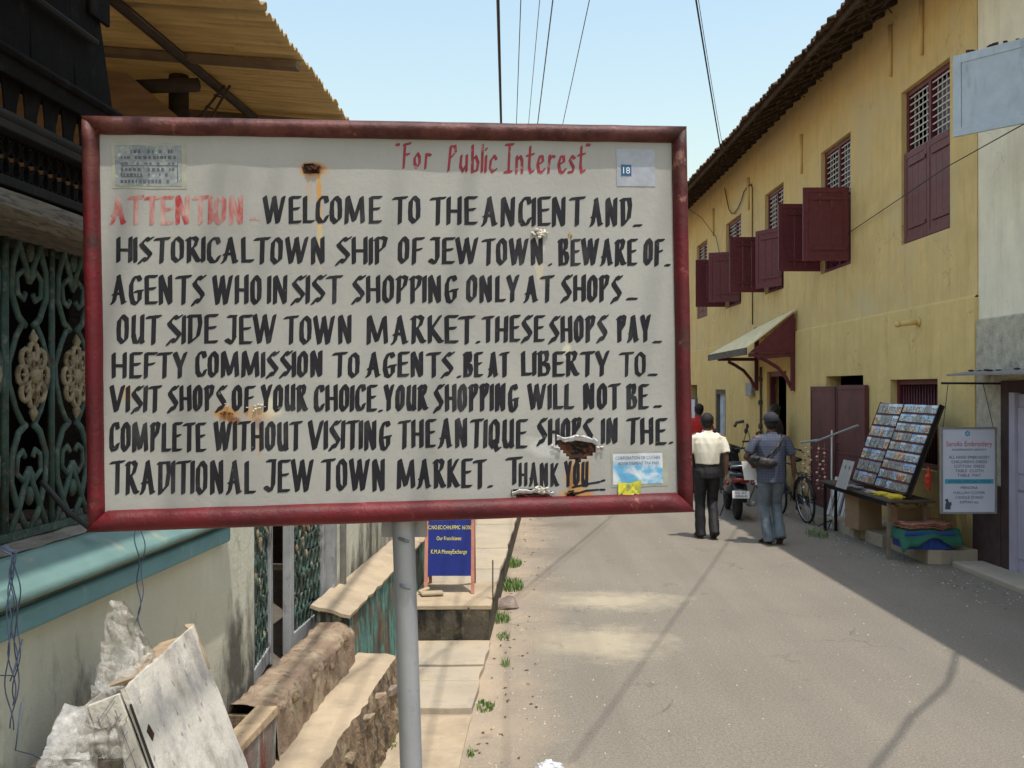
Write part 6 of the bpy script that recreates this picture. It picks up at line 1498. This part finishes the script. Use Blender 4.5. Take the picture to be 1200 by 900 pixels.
owire([(.4, -7, 7.12), (.05, 3.2, 7.3), (4.40, 20.3, 6.9)], .005, 'thin service wire twisting beside the dark service cable to the eave', 'wire_grey', sag=.3)
owire([(1.4, 3.4, 7.05), (4.46, 12.7, 7.0)], .009, 'service wire overhead reaching the near eave of the yellow house', sag=.05)
owire([(5.0, 7.6, 6.98), (4.46, 5.7, 6.9), (4.0, 4.9, 6.75), (3.5, 4.2, 6.85), (2.96, 3.4, 6.8), (.4, -7, 7.1)], .018, 'loose cable dropping from the white house roof across the near road', sag=.03)
# ================================================================== FAR LEFT HOUSES (mostly behind the notice board)
def small_house(y0, y1, hgt, label, m, rh=.9):
    t_ = thing('plastered_house', label, 'house', LF((-3, (y0 + y1) / 2, 0))); mb = MB(LF); H = [(y0 + 1.2, y0 + 2.2, .3, 2.3), (y0 + 3.2, y0 + 4.3, 1.1, 2.3)]
    wall_holes(-1.5, y0, y1, -.1, hgt, H, -.18, mb); mb.v = [v for v in mb.v]; mb.add([(-1.5, y0, -.1), (-6, y0, -.1), (-6, y0, hgt), (-1.5, y0, hgt)], [(0, 1, 2, 3)]); mb.add([(-1.5, y1, -.1), (-6, y1, -.1), (-6, y1, hgt), (-1.5, y1, hgt)], [(0, 1, 2, 3)]); mb.build('wall', m, t_, fixn=False)
    mb = MB(LF); mb.add([(-1.15, y0 - .2, hgt - .15), (-1.15, y1 + .2, hgt - .15), (-4, y1 + .2, hgt + rh), (-4, y0 - .2, hgt + rh)], [(0, 1, 2, 3)]); mb.build('roof', 'tile', t_, solid=.08)
    a, b2, c, d = H[0]; mb = MB(LF); mb.box(-1.66, -1.62, a, b2, c, d); mb.build('door', 'maroon', t_)
    a, b2, c, d = H[1]; mb = MB(LF); mb.box(-1.66, -1.62, a, b2, c, d); mb.build('window', 'gate_green', t_)
small_house(13.6, 21, 3.5, 'pale plastered house beyond the stained wall on the left', 'house2'); small_house(21.1, 32, 3.9, 'far plastered house on the left side of the street', 'white_wall')
# street closes: end house and trees far off
t_ = thing('end_house', 'tiled house closing the far end of the street', 'house', (2, 46, 0)); mb = MB(); mb.box(-3.5, 9, 46, 52, -.1, 4.0); mb.build('wall', 'house2', t_)
mb = MB(); mb.add([(-4, 45.3, 3.9), (9.5, 45.3, 3.9), (9.5, 49, 6.2), (-4, 49, 6.2)], [(0, 1, 2, 3)]); mb.build('roof', 'tile', t_, solid=.1)
for k in range(4): mb = MB(); mb.box(-2.6 + 2.9 * k, -1.7 + 2.9 * k, 45.94, 45.995, 1.0, 2.3); mb.build('window', 'maroon', t_)

# ================================================================== PEOPLE AND TWO-WHEELERS
def remeshed(mb, name, m, parent, voxel=.010, it=6, fold=0, ff=(9, 9, 3.2), seed=0):
    T = mb.T; o = mb.build(name, m, local=True)
    r_ = o.modifiers.new("r", 'REMESH'); r_.mode = 'VOXEL'; r_.voxel_size = voxel
    s_ = o.modifiers.new("s", 'SMOOTH'); s_.iterations = it; s_.factor = .5
    bpy.context.view_layer.update()
    me = bpy.data.meshes.new_from_object(o.evaluated_get(bpy.context.evaluated_depsgraph_get()))
    o.modifiers.clear(); old = o.data; o.data = me; bpy.data.meshes.remove(old)
    if fold:
        ns = [v.normal.copy() for v in me.vertices]
        for v, n in zip(me.vertices, ns):
            q = Vector((v.co.x * ff[0], v.co.y * ff[1], v.co.z * ff[2] + v.co.x * 4)) + Vector((seed, 0, 0))
            f = noise.noise(q); f2 = noise.noise(q * 2.1)
            v.co += n * fold * ((1 - abs(f) * 2.2) * .7 + f2 * .5)
    me.polygons.foreach_set("use_smooth", [True] * len(me.polygons))
    o.parent = parent; return o
def limb(mb, P_, rr_, n=14, side=(1, 0, 0)): mb.tube(P_, rr_, n, side=side)
def seg(a, b, k): return [tuple(Vector(a).lerp(Vector(b), t2)) for t2 in k]
def hand(mb, wrist, d, palm_n, s=1.):
    """palm plus five separate curled fingers; d = pointing direction, palm_n = palm normal"""
    w_ = Vector(wrist); d = Vector(d).normalized(); n = Vector(palm_n); n = (n - d * n.dot(d)).normalized(); sd = d.cross(n)
    mb.tube([w_ - d * .02, w_ + d * .03, w_ + d * .085], [(.026, .018), (.036, .017), (.038, .014)], 10, side=sd)
    for k, (o_, l) in enumerate(((-.029, .062), (-.010, .072), (.009, .068), (.027, .052))):
        b_ = w_ + d * .082 + sd * o_; mb.tube([b_ - d * .02, b_ + d * l * .45 + n * .006, b_ + d * l * .75 + n * .020, b_ + d * l * .85 + n * .036], [.0088, .0088, .008, .0065], 7)
    b_ = w_ + d * .025 - sd * .03; mb.tube([b_, b_ + d * .028 - sd * .026 + n * .008, b_ + d * .058 - sd * .030 + n * .018], [.012, .0105, .008], 7)
def person(label, loc, rz_, sc_, J, top, legs, shoes, tucked=True, sleeve='short', cap=None, belt=True, seed=0, turn=0.):
    p_ = thing('person', label, 'person', loc); p_.rotation_euler = (0, 0, R(rz_)); p_.scale = (sc_,) * 3
    hipL, kneL, ankL, hipR, kneR, ankR = [Vector(J[k]) for k in ('hL', 'kL', 'aL', 'hR', 'kR', 'aR')]
    sL, eL, wL, sR, eR, wR = [Vector(J[k]) for k in ('sL', 'eL', 'wL', 'sR', 'eR', 'wR')]
    hd = Vector(J.get('head', (0, .02, 1.555))); lean = Vector(J.get('lean', (0, .02, 0)))
    # --- body (skin) as one surface
    b_ = MB()
    limb(b_, [(0, 0, .84), (0, 0, 1.0), (0, .01, 1.15), (0, .01, 1.28), (0, .0, 1.37), (0, .0, 1.41)], [(.14, .10), (.125, .085), (.15, .10), (.16, .105), (.14, .08), (.08, .06)])
    limb(b_, [(0, -.005, 1.36), (0, .0, 1.43), hd + Vector((0, -.01, -.06))], [(.065, .06), (.054, .055), (.052, .056)])
    for h, k, a, sg in ((hipL, kneL, ankL, -1), (hipR, kneR, ankR, 1)):
        limb(b_, [h, h.lerp(k, .5), k, k.lerp(a, .3), a], [(.07, .075), (.06, .065), (.045, .05), (.045, .052), (.03, .034)])
        toe = Vector(J.get('tL' if sg < 0 else 'tR', tuple(a + Vector((sg * .02, .16, -.05)))))
        limb(b_, [a + (a - toe).normalized() * .05 + Vector((0, 0, -.035)), a + Vector((0, 0, -.04)), a.lerp(toe, .6), toe], [(.028, .03), (.034, .034), (.04, .024), (.034, .016)])
    for s_, e, w__, sg in ((sL, eL, wL, -1), (sR, eR, wR, 1)):
        limb(b_, [s_ - Vector((sg * .05, 0, -.005)), s_, s_.lerp(e, .5), e, e.lerp(w__, .3), w__], [.045, .045, .040, .034, .036, .023], side=(0, 1, 0))
        hand(b_, w__, w__ - e, J.get('pL' if sg < 0 else 'pR', (-sg, .15, 0)))
    Rh = Matrix.Rotation(R(turn), 3, 'Z')
    def H(c, r): b_.ell(hd + Rh @ Vector(c), r, 16, 12, Rh)
    H((0, -.01, .02), (.076, .094, .098)); H((0, .025, -.03), (.062, .072, .075)); H((0, .055, -.075), (.034, .035, .028))
    H((0, .098, -.018), (.013, .020, .016)); H((0, .092, .0), (.009, .014, .026)); H((0, .072, -.052), (.026, .022, .008)); H((0, .072, -.064), (.022, .022, .008))
    for sg in (-1, 1): H((sg * .077, -.005, -.008), (.010, .018, .030)); H((sg * .03, .073, .022), (.022, .014, .008)); H((sg * .040, .058, -.022), (.020, .018, .018))
    body = remeshed(b_, 'body', 'skin', p_, .0085, 4)
    mb = MB()
    for sg in (-1, 1): mb.ell(hd + Rh @ Vector((sg * .030, .078, .004)), (.012, .009, .008), 8, 6)
    mb.build('eyes', 'white_pt', p_, local=True, smooth=True)
    mb = MB()
    for sg in (-1, 1): mb.ell(hd + Rh @ Vector((sg * .030, .086, .004)), (.005, .003, .005), 6, 5); mb.tube([hd + Rh @ Vector((sg * .014, .086, .022)), hd + Rh @ Vector((sg * .03, .088, .027)), hd + Rh @ Vector((sg * .048, .072, .02))], .004, 5)
    mb.build('pupils_and_brows', 'hair', p_, local=True)
    # hair or cap
    mb = MB(); mb.ell(hd + Rh @ Vector((0, -.022, .030)), (.087, .098, .096), 20, 14, Rh); mb.ell(hd + Rh @ Vector((0, -.045, -.028)), (.070, .062, .062), 16, 10, Rh)
    for i, v in enumerate(mb.v): 
        q = Rh.inverted() @ (v - hd)
        if q.y > .045 and q.z < .055: mb.v[i] = hd + Rh @ Vector((q.x * .8, .045, q.z * .9))
        mb.v[i] = mb.v[i] + (v - hd).normalized() * noise.noise(v * 38) * .007
    mb.build('hair', 'hair', p_, local=True, smooth=True)
    if cap:
        mb = MB(); mb.ell(hd + Rh @ Vector((0, -.018, .048)), (.094, .106, .088), 20, 14, Rh); mb.f = [f for f in mb.f if sum((mb.v[i] - hd).z for i in f) / len(f) > .028]
        cp = mb.build('cap', cap, p_, local=True, smooth=True, solid=.006)
        mb = MB(); mb.tube([hd + Rh @ Vector((.094 * math.cos(R(a)), -.018 + .106 * math.sin(R(a)), .032)) for a in range(0, 360, 20)], .006, 6, closed=True); mb.build('cap_band', cap, cp, local=True)
        mb = MB(); mb.ell(hd + Rh @ Vector((0, .115, .034)), (.068, .065, .008), 14, 6, Rh); mb.build('cap_peak', cap, cp, local=True, smooth=True)
    # trousers
    t_ = MB(); limb(t_, [(0, 0, 1.0 if tucked else .96), (0, 0, .95), (0, -.005, .87), (0, -.01, .80)], [(.150, .108), (.155, .112), (.168, .130), (.160, .125)])
    for h, k, a, sg in ((hipL, kneL, ankL, -1), (hipR, kneR, ankR, 1)):
        ft = a + Vector((0, -.012, -.055)); limb(t_, [h + Vector((0, 0, .04)), h.lerp(k, .3), h.lerp(k, .7), k, k.lerp(ft, .5), ft], [(.088, .105), (.086, .098), (.074, .084), (.068, .074), (.066, .074), (.068, .086)])
    tro = remeshed(t_, 'trousers', legs, p_, .010, 4, .009, (10, 10, 5), seed)
    if belt and tucked:
        mb = MB(); mb.tube([(.155 * math.cos(R(a)), .113 * math.sin(R(a)), .985) for a in range(0, 360, 15)], [(.018, .004)] * 24, 6, closed=True, side=(0, 0, 1)); mb.build('belt', 'shoe', p_, local=True)
    # shirt
    s_ = MB(); zb = .99 if tucked else .80
    R0 = [(.158, .116), (.168, .125)] if tucked else [(.188, .148), (.178, .135)]
    limb(s_, [(0, 0, zb), (0, 0, zb + .10), (0, .0, 1.15), (0, .005, 1.27), (0, .0, 1.35), (0, -.002, 1.395), (0, -.002, 1.42)], R0 + [(.178, .128), (.190, .128), (.170, .105), (.105, .078), (.066, .064)], 20)
    for a, e, sg in ((sL, eL, -1), (sR, eR, 1)):
        k = .80 if sleeve == 'short' else 1.0
        limb(s_, [a - Vector((sg * .09, 0, .005)), a + Vector((-sg * .008, 0, -.022)), a.lerp(e, .45), a.lerp(e, k)], [(.055, .055), (.058, .055), (.064, .060), (.066, .062)], 14, side=(0, 1, 0))
    sh = remeshed(s_, 'shirt', top, p_, .009, 3, .008, (8, 8, 4), seed + 3)
    mb = MB(); mb.tube([(.064 * math.cos(R(a)), -.004 + .062 * math.sin(R(a)), 1.425 + .008 * math.sin(R(a))) for a in range(0, 360, 20)], [(.018, .006)] * 18, 6, closed=True, side=(0, 0, 1)); mb.build('collar', top, p_, local=True, smooth=True)
    for a, t2 in ((ankL, 'tL'), (ankR, 'tR')):
        sg = -1 if t2 == 'tL' else 1; toe = Vector(J.get(t2, tuple(a + Vector((sg * .02, .16, -.05)))))
        d = (toe - a); mb = MB(); hl = a + Vector((0, -.055, -.048)) if toe.z > .0 and abs(toe.z - a.z) < .09 else a + (a - toe).normalized() * .03 + Vector((0, -.02, -.01))
        limb(mb, [hl, a.lerp(toe, .1) + Vector((0, 0, -.035)), a.lerp(toe, .6) + Vector((0, 0, -.004)), toe + (toe - a).normalized() * .03], [(.034, .036), (.042, .040), (.048, .032), (.036, .020)], 12)
        o = remeshed(mb, 'shoe', shoes, p_, .008, 3)
        mb = MB(); q0 = hl + Vector((0, -.01, -.034)); q1 = toe + (toe - a).normalized() * .035 + Vector((0, 0, -.014)); mb.bar(q0, q1, .082, .014); mb.build('sole', 'sandal', p_, local=True, bevel=.006)
    return p_
# man in cream shirt
JW = dict(hL=(-.085, 0, .88), kL=(-.09, .05, .48), aL=(-.085, .03, .09), hR=(.085, 0, .88), kR=(.085, .10, .49), aR=(.075, -.10, .12), tR=(.085, .03, .015),
          sL=(-.195, 0, 1.36), eL=(-.25, .02, 1.09), wL=(-.24, .12, .86), sR=(.195, 0, 1.36), eR=(.245, -.04, 1.09), wR=(.24, -.02, .84), head=(.01, .03, 1.55))
YM = 13.25
def gx(px, Y): return (px - 595) / F * Y
person('man walking away in a cream short sleeved shirt and black trousers', (gx(829, YM), YM, 0), 0, 1.0, JW, 'shirt_white', 'trouser_black', 'shoe', True, seed=1, turn=-25)
# man in blue checked shirt
YN = 12.75
JB = dict(hL=(-.085, 0, .88), kL=(-.075, .08, .48), aL=(-.03, .0, .09), tL=(-.09, .13, .03), hR=(.085, 0, .88), kR=(.095, .13, .50), aR=(.10, -.06, .14), tR=(.12, .06, .03),
          sL=(-.195, 0, 1.36), eL=(-.325, -.02, 1.13), wL=(-.20, .13, 1.00), sR=(.195, 0, 1.36), eR=(.275, -.03, 1.10), wR=(.305, .05, .86), pL=(.3, .8, 0), head=(.0, .03, 1.56))
blue = person('man walking away in blue shirt, grey jeans and dark cap, a bag across his back', (gx(904, YN), YN, 0), 0, 1.0, JB, 'shirt_blue', 'denim', 'shoe', False, cap='cap', seed=7)
bl = Vector(blue.location)
bag = thing('shoulder_bag', 'black shoulder bag slung across the back of the man in the blue shirt', 'bag', bl + Vector((-.20, 0, .95)))
mb = MB(); mb.v = []; limb(mb, [(-.33, .02, 1.13), (-.20, -.10, 1.07), (-.04, -.17, 1.05), (.03, -.16, 1.05)], [(.04, .035), (.068, .05), (.06, .045), (.03, .025)], 14, side=(0, 0, 1))
mb.v = [v + bl for v in mb.v]; mb.build('bag_body', 'bag', bag, smooth=True)
mb = MB(); mb.tube([bl + Vector(q) for q in ((-.12, -.15, 1.10), (-.03, -.155, 1.18), (.08, -.145, 1.31), (.12, -.10, 1.395), (.125, .0, 1.41), (.06, .11, 1.34), (-.08, .14, 1.18), (-.2, .09, 1.06))], [(.004, .016)] * 8, 6, side=(0, 1, 0)); mb.build('strap', 'bag', bag, smooth=True)
mb = MB(); mb.ell(bl + Vector((-.22, -.125, 1.115)), (.055, .05, .03), 10, 8); mb.build('bag_flap', 'bag', bag, smooth=True)
mb = MB(); mb.obox(bl + Vector((-.24, .15, .93)), (.09, .01, .0), (0, .006, 0), (-.02, 0, .12)); o = mb.build('folded_paper', 'plate', bevel=.003); tag(o, 'folded white paper held in the left hand of the man in blue', 'paper')
# man in red shirt
YR = 19
person('man in a red shirt further down the street beside the notice board edge', (gx(819, YR), YR, 0), 8, 1.02, dict(JW), 'red_shirt', 'trouser_black', 'shoe', False, seed=4)
person('dark haired man in dark clothes standing at the doorway under the awning', (5.05, 18.75, .0), 60, 1.02, dict(JW, aR=(.09, -.02, .09), kR=(.09, .04, .48), tR=(.11, .14, .03)), 'dark_shirt', 'trouser_black', 'shoe', False, seed=5)

def wheel(par, c, r, tr, name='wheel', spokes=14, hub=.03, rimr=.012, solidrim=False):
    c = Vector(c); mb = MB(); mb.tube([c + Vector((0, r * math.cos(R(a)), r * math.sin(R(a)))) for a in range(0, 360, 12)], tr, 8, closed=True); w_ = mb.build(name, 'rubber', par, local=True, smooth=True)
    mb = MB(); rr_ = r - tr * .9; mb.tube([c + Vector((0, rr_ * math.cos(R(a)), rr_ * math.sin(R(a)))) for a in range(0, 360, 12)], rimr, 6, closed=True); mb.tube([c - Vector((hub, 0, 0)), c + Vector((hub, 0, 0))], hub * .8, 10)
    for k in range(spokes):
        a = 2 * math.pi * k / spokes; mb.tube([c + Vector(((k % 2 - .5) * hub, .02 * math.cos(a), .02 * math.sin(a))), c + Vector((0, rr_ * math.cos(a + .2), rr_ * math.sin(a + .2)))], .0028 if not solidrim else .011, 5)
    mb.build('rim', 'chrome' if not solidrim else 'black_iron', w_, local=True, smooth=True); return w_
def motorbike(loc, rz_, label, plate_txt=None):
    t_ = thing('motor_scooter', label, 'motorbike', loc); t_.rotation_euler = (0, 0, R(rz_))
    def bd(mb, n, m, par=t_, **k): return mb.build(n, m, par, local=True, **k)
    wheel(t_, (0, 0, .27), .22, .055, spokes=6, hub=.07, rimr=.02, solidrim=True); wheel(t_, (0, 1.28, .27), .22, .05, spokes=6, hub=.05, rimr=.02, solidrim=True)
    mb = MB(); limb(mb, [(0, -.36, .70), (0, -.20, .68), (0, .10, .62), (0, .42, .55), (0, .62, .40)], [(.07, .04), (.15, .09), (.175, .15), (.165, .17), (.14, .10)], 16); remeshed(mb, 'rear_body', 'black_plastic', t_, .014, 4)
    mb = MB(); limb(mb, [(0, .62, .36), (0, .80, .33), (0, .98, .36)], [(.15, .05), (.16, .04), (.14, .05)], 12); limb(mb, [(0, 1.0, .32), (0, 1.04, .55), (0, 1.03, .80), (0, 1.02, .98)], [(.17, .05), (.20, .05), (.17, .05), (.14, .07)], 12); remeshed(mb, 'leg_shield', 'black_plastic', t_, .014, 4)
    mb = MB(); limb(mb, [(0, -.26, .80), (0, -.10, .83), (0, .15, .83), (0, .40, .80), (0, .60, .76)], [(.10, .03), (.15, .045), (.16, .05), (.14, .045), (.09, .03)], 16); remeshed(mb, 'seat', 'seat_vinyl', t_, .012, 4)
    mb = MB(); limb(mb, [(-.12, -.36, .62), (-.06, -.385, .63), (.06, -.385, .63), (.12, -.36, .62)], [(.02, .03), (.025, .036), (.025, .036), (.02, .03)], 10, side=(0, 1, 0)); bd(mb, 'tail_light', 'red_lens', smooth=True)
    for sg in (-1, 1):
        mb = MB(); mb.ell((sg * .19, -.33, .58), (.035, .03, .028), 10, 8); bd(mb, 'indicator', 'red_lens', smooth=True)
    mb = MB(); limb(mb, [(0, -.30, .56), (0, -.38, .44), (0, -.40, .30)], [(.10, .02), (.11, .012), (.09, .012)], 10); bd(mb, 'mudguard', 'black_plastic', smooth=True)
    mb = MB(); mb.obox((0, -.425, .42), (.125, 0, 0), (0, .004, -.001), (0, .01, .055)); pl_ = bd(mb, 'number_plate', 'plate', bevel=.002)
    if plate_txt:
        for s_, z in ((plate_txt[0], .445), (plate_txt[1], .395)):
            vs, fs = text_mesh(s_, .05, 0, 0, .17); mx_ = (min(v[0] for v in vs) + max(v[0] for v in vs)) / 2
            mb = MB(); mb.add([(v[0] - mx_, -.4345 + (v[1] + z - .42) * .18, v[1] + z - .012) for v in vs], fs); bd(mb, 'lettering', 'grey_letter', pl_, fixn=False)
    mb = MB(); mb.tube([(-.13, -.30, .80), (-.14, -.42, .84), (0, -.45, .85), (.14, -.42, .84), (.13, -.30, .80)], .012, 8); bd(mb, 'grab_rail', 'chrome', smooth=True)
    mb = MB(); mb.tube([(.17, .55, .22), (.20, .2, .22), (.20, -.28, .27)], [.02, .045, .04], 12); bd(mb, 'exhaust', 'steel', smooth=True)
    mb = MB(); mb.tube([(-.34, .88, 1.03), (-.2, .95, 1.03), (0, 1.0, 1.0), (.2, .95, 1.03), (.34, .88, 1.03)], .017, 8); hb = bd(mb, 'handlebar', 'black_iron', smooth=True)
    mb = MB(); limb(mb, [(-.16, 1.0, 1.0), (0, 1.06, 1.02), (.16, 1.0, 1.0)], [(.04, .05), (.09, .08), (.04, .05)], 12, side=(0, 1, 0)); bd(mb, 'headlamp_housing', 'black_plastic', smooth=True)
    for sg in (-1, 1):
        mb = MB(); mb.tube([(sg * .20, .95, 1.04), (sg * .22, .93, 1.16), (sg * .25, .92, 1.26)], .007, 6); mb.ell((sg * .25, .915, 1.31), (.028, .014, .05), 12, 8); bd(mb, 'mirror', 'black_iron', smooth=True)
    for sg in (-1, 1): mb = MB(); mb.tube([(sg * .10, 1.28, .27), (sg * .09, 1.10, .62), (sg * .05, 1.02, .95)], .02, 8); bd(mb, 'fork_leg', 'black_iron', smooth=True)
    mb = MB(); limb(mb, [(0, 1.0, .46), (0, 1.28, .53), (0, 1.5, .44)], [(.06, .01), (.07, .012), (.05, .01)], 10); bd(mb, 'front_mudguard', 'black_plastic', smooth=True)
    mb = MB(); mb.tube([(-.10, .45, .3), (-.22, .40, .0)], .011, 6); bd(mb, 'side_stand', 'black_iron')
    return t_
motorbike((gx(866, 15.1), 15.2, 0), -6, 'black motor scooter with red tail light and white number plate parked between the walking men', ("KL 07", "2864"))
motorbike((gx(893, 17.2), 17.2, 0), -14, 'second dark motor scooter parked beyond the first one near the doorway')
# bicycle
by = thing('bicycle', 'black roadster bicycle parked by the yellow wall beside the maroon door', 'bicycle', (gx(946, 14.75), 14.75, 0)); by.rotation_euler = (0, R(-5), R(6))
def bb(mb, n, m, par=by, **k): return mb.build(n, m, par, local=True, **k)
wheel(by, (0, 0, .34), .325, .019, spokes=28, hub=.025, rimr=.008); wheel(by, (0, 1.06, .34), .325, .019, spokes=28, hub=.025, rimr=.008)
mb = MB(); bbk, st, hd_ = (0, .44, .29), (0, .28, .84), (0, .90, .86)
for a, b2, r_ in (((0, 0, .34), bbk, .010), ((0, 0, .34), st, .009), (bbk, st, .015), (st, hd_, .014), (bbk, (0, .93, .74), .016), ((0, .95, .68), (0, .87, .96), .016), ((0, .95, .68), (0, 1.06, .34), .012)): mb.tube([a, b2], r_, 8)
bb(mb, 'frame', 'black_iron', smooth=True)
mb = MB(); limb(mb, [(0, .14, .93), (0, .26, .95), (0, .42, .93)], [(.07, .03), (.05, .025), (.02, .015)], 10); mb.tube([(0, .27, .84), (0, .27, .93)], .012, 6); bb(mb, 'saddle', 'seat_vinyl', smooth=True)
mb = MB(); mb.tube([(-.29, .72, 1.01), (-.26, .84, 1.03), (-.08, .90, 1.0), (.08, .90, 1.0), (.26, .84, 1.03), (.29, .72, 1.01)], .011, 8); mb.tube([(0, .88, .94), (0, .90, 1.0)], .012, 6)
for sg in (-1, 1): mb.tube([(sg * .29, .70, 1.01), (sg * .275, .78, 1.02)], .018, 8); mb.tube([(sg * .25, .80, .98), (sg * .1, .9, .94)], .006, 5)
bb(mb, 'handlebar', 'black_iron', smooth=True)
for c in ((0, 0, .34), (0, 1.06, .34)): mb = MB(); mb.tube([(0, c[1] + .36 * math.cos(R(a)), .34 + .36 * math.sin(R(a))) for a in range(20, 190, 17)], [(.028, .004)] * 10, 6, side=(1, 0, 0)); bb(mb, 'mudguard', 'black_iron', smooth=True)
mb = MB()
for xx in (-.06, 0, .06): mb.tube([(xx, -.22, .72), (xx, .24, .74)], .007, 6)
for yy in (-.22, 0, .22): mb.tube([(-.06, yy, .72), (.06, yy, .72)], .007, 6)
for sg in (-1, 1): mb.tube([(sg * .06, -.1, .72), (sg * .04, 0, .34)], .006, 6)
bb(mb, 'carrier', 'black_iron', smooth=True)
mb = MB(); mb.box(.035, .045, -.06, .52, .25, .40); bb(mb, 'chain_guard', 'black_iron', bevel=.02)
mb = MB(); mb.tube([(.05, .44, .29), (.06, .52, .15)], .009, 6); mb.tube([(-.05, .44, .29), (-.06, .36, .43)], .009, 6); mb.box(.06, .14, .49, .55, .135, .16); mb.box(-.14, -.06, .33, .39, .42, .445); bb(mb, 'pedal_crank', 'black_iron')
mb = MB(); mb.tube([(.03, 0, .34), (.10, -.02, .0)], .009, 6); bb(mb, 'stand', 'black_iron')
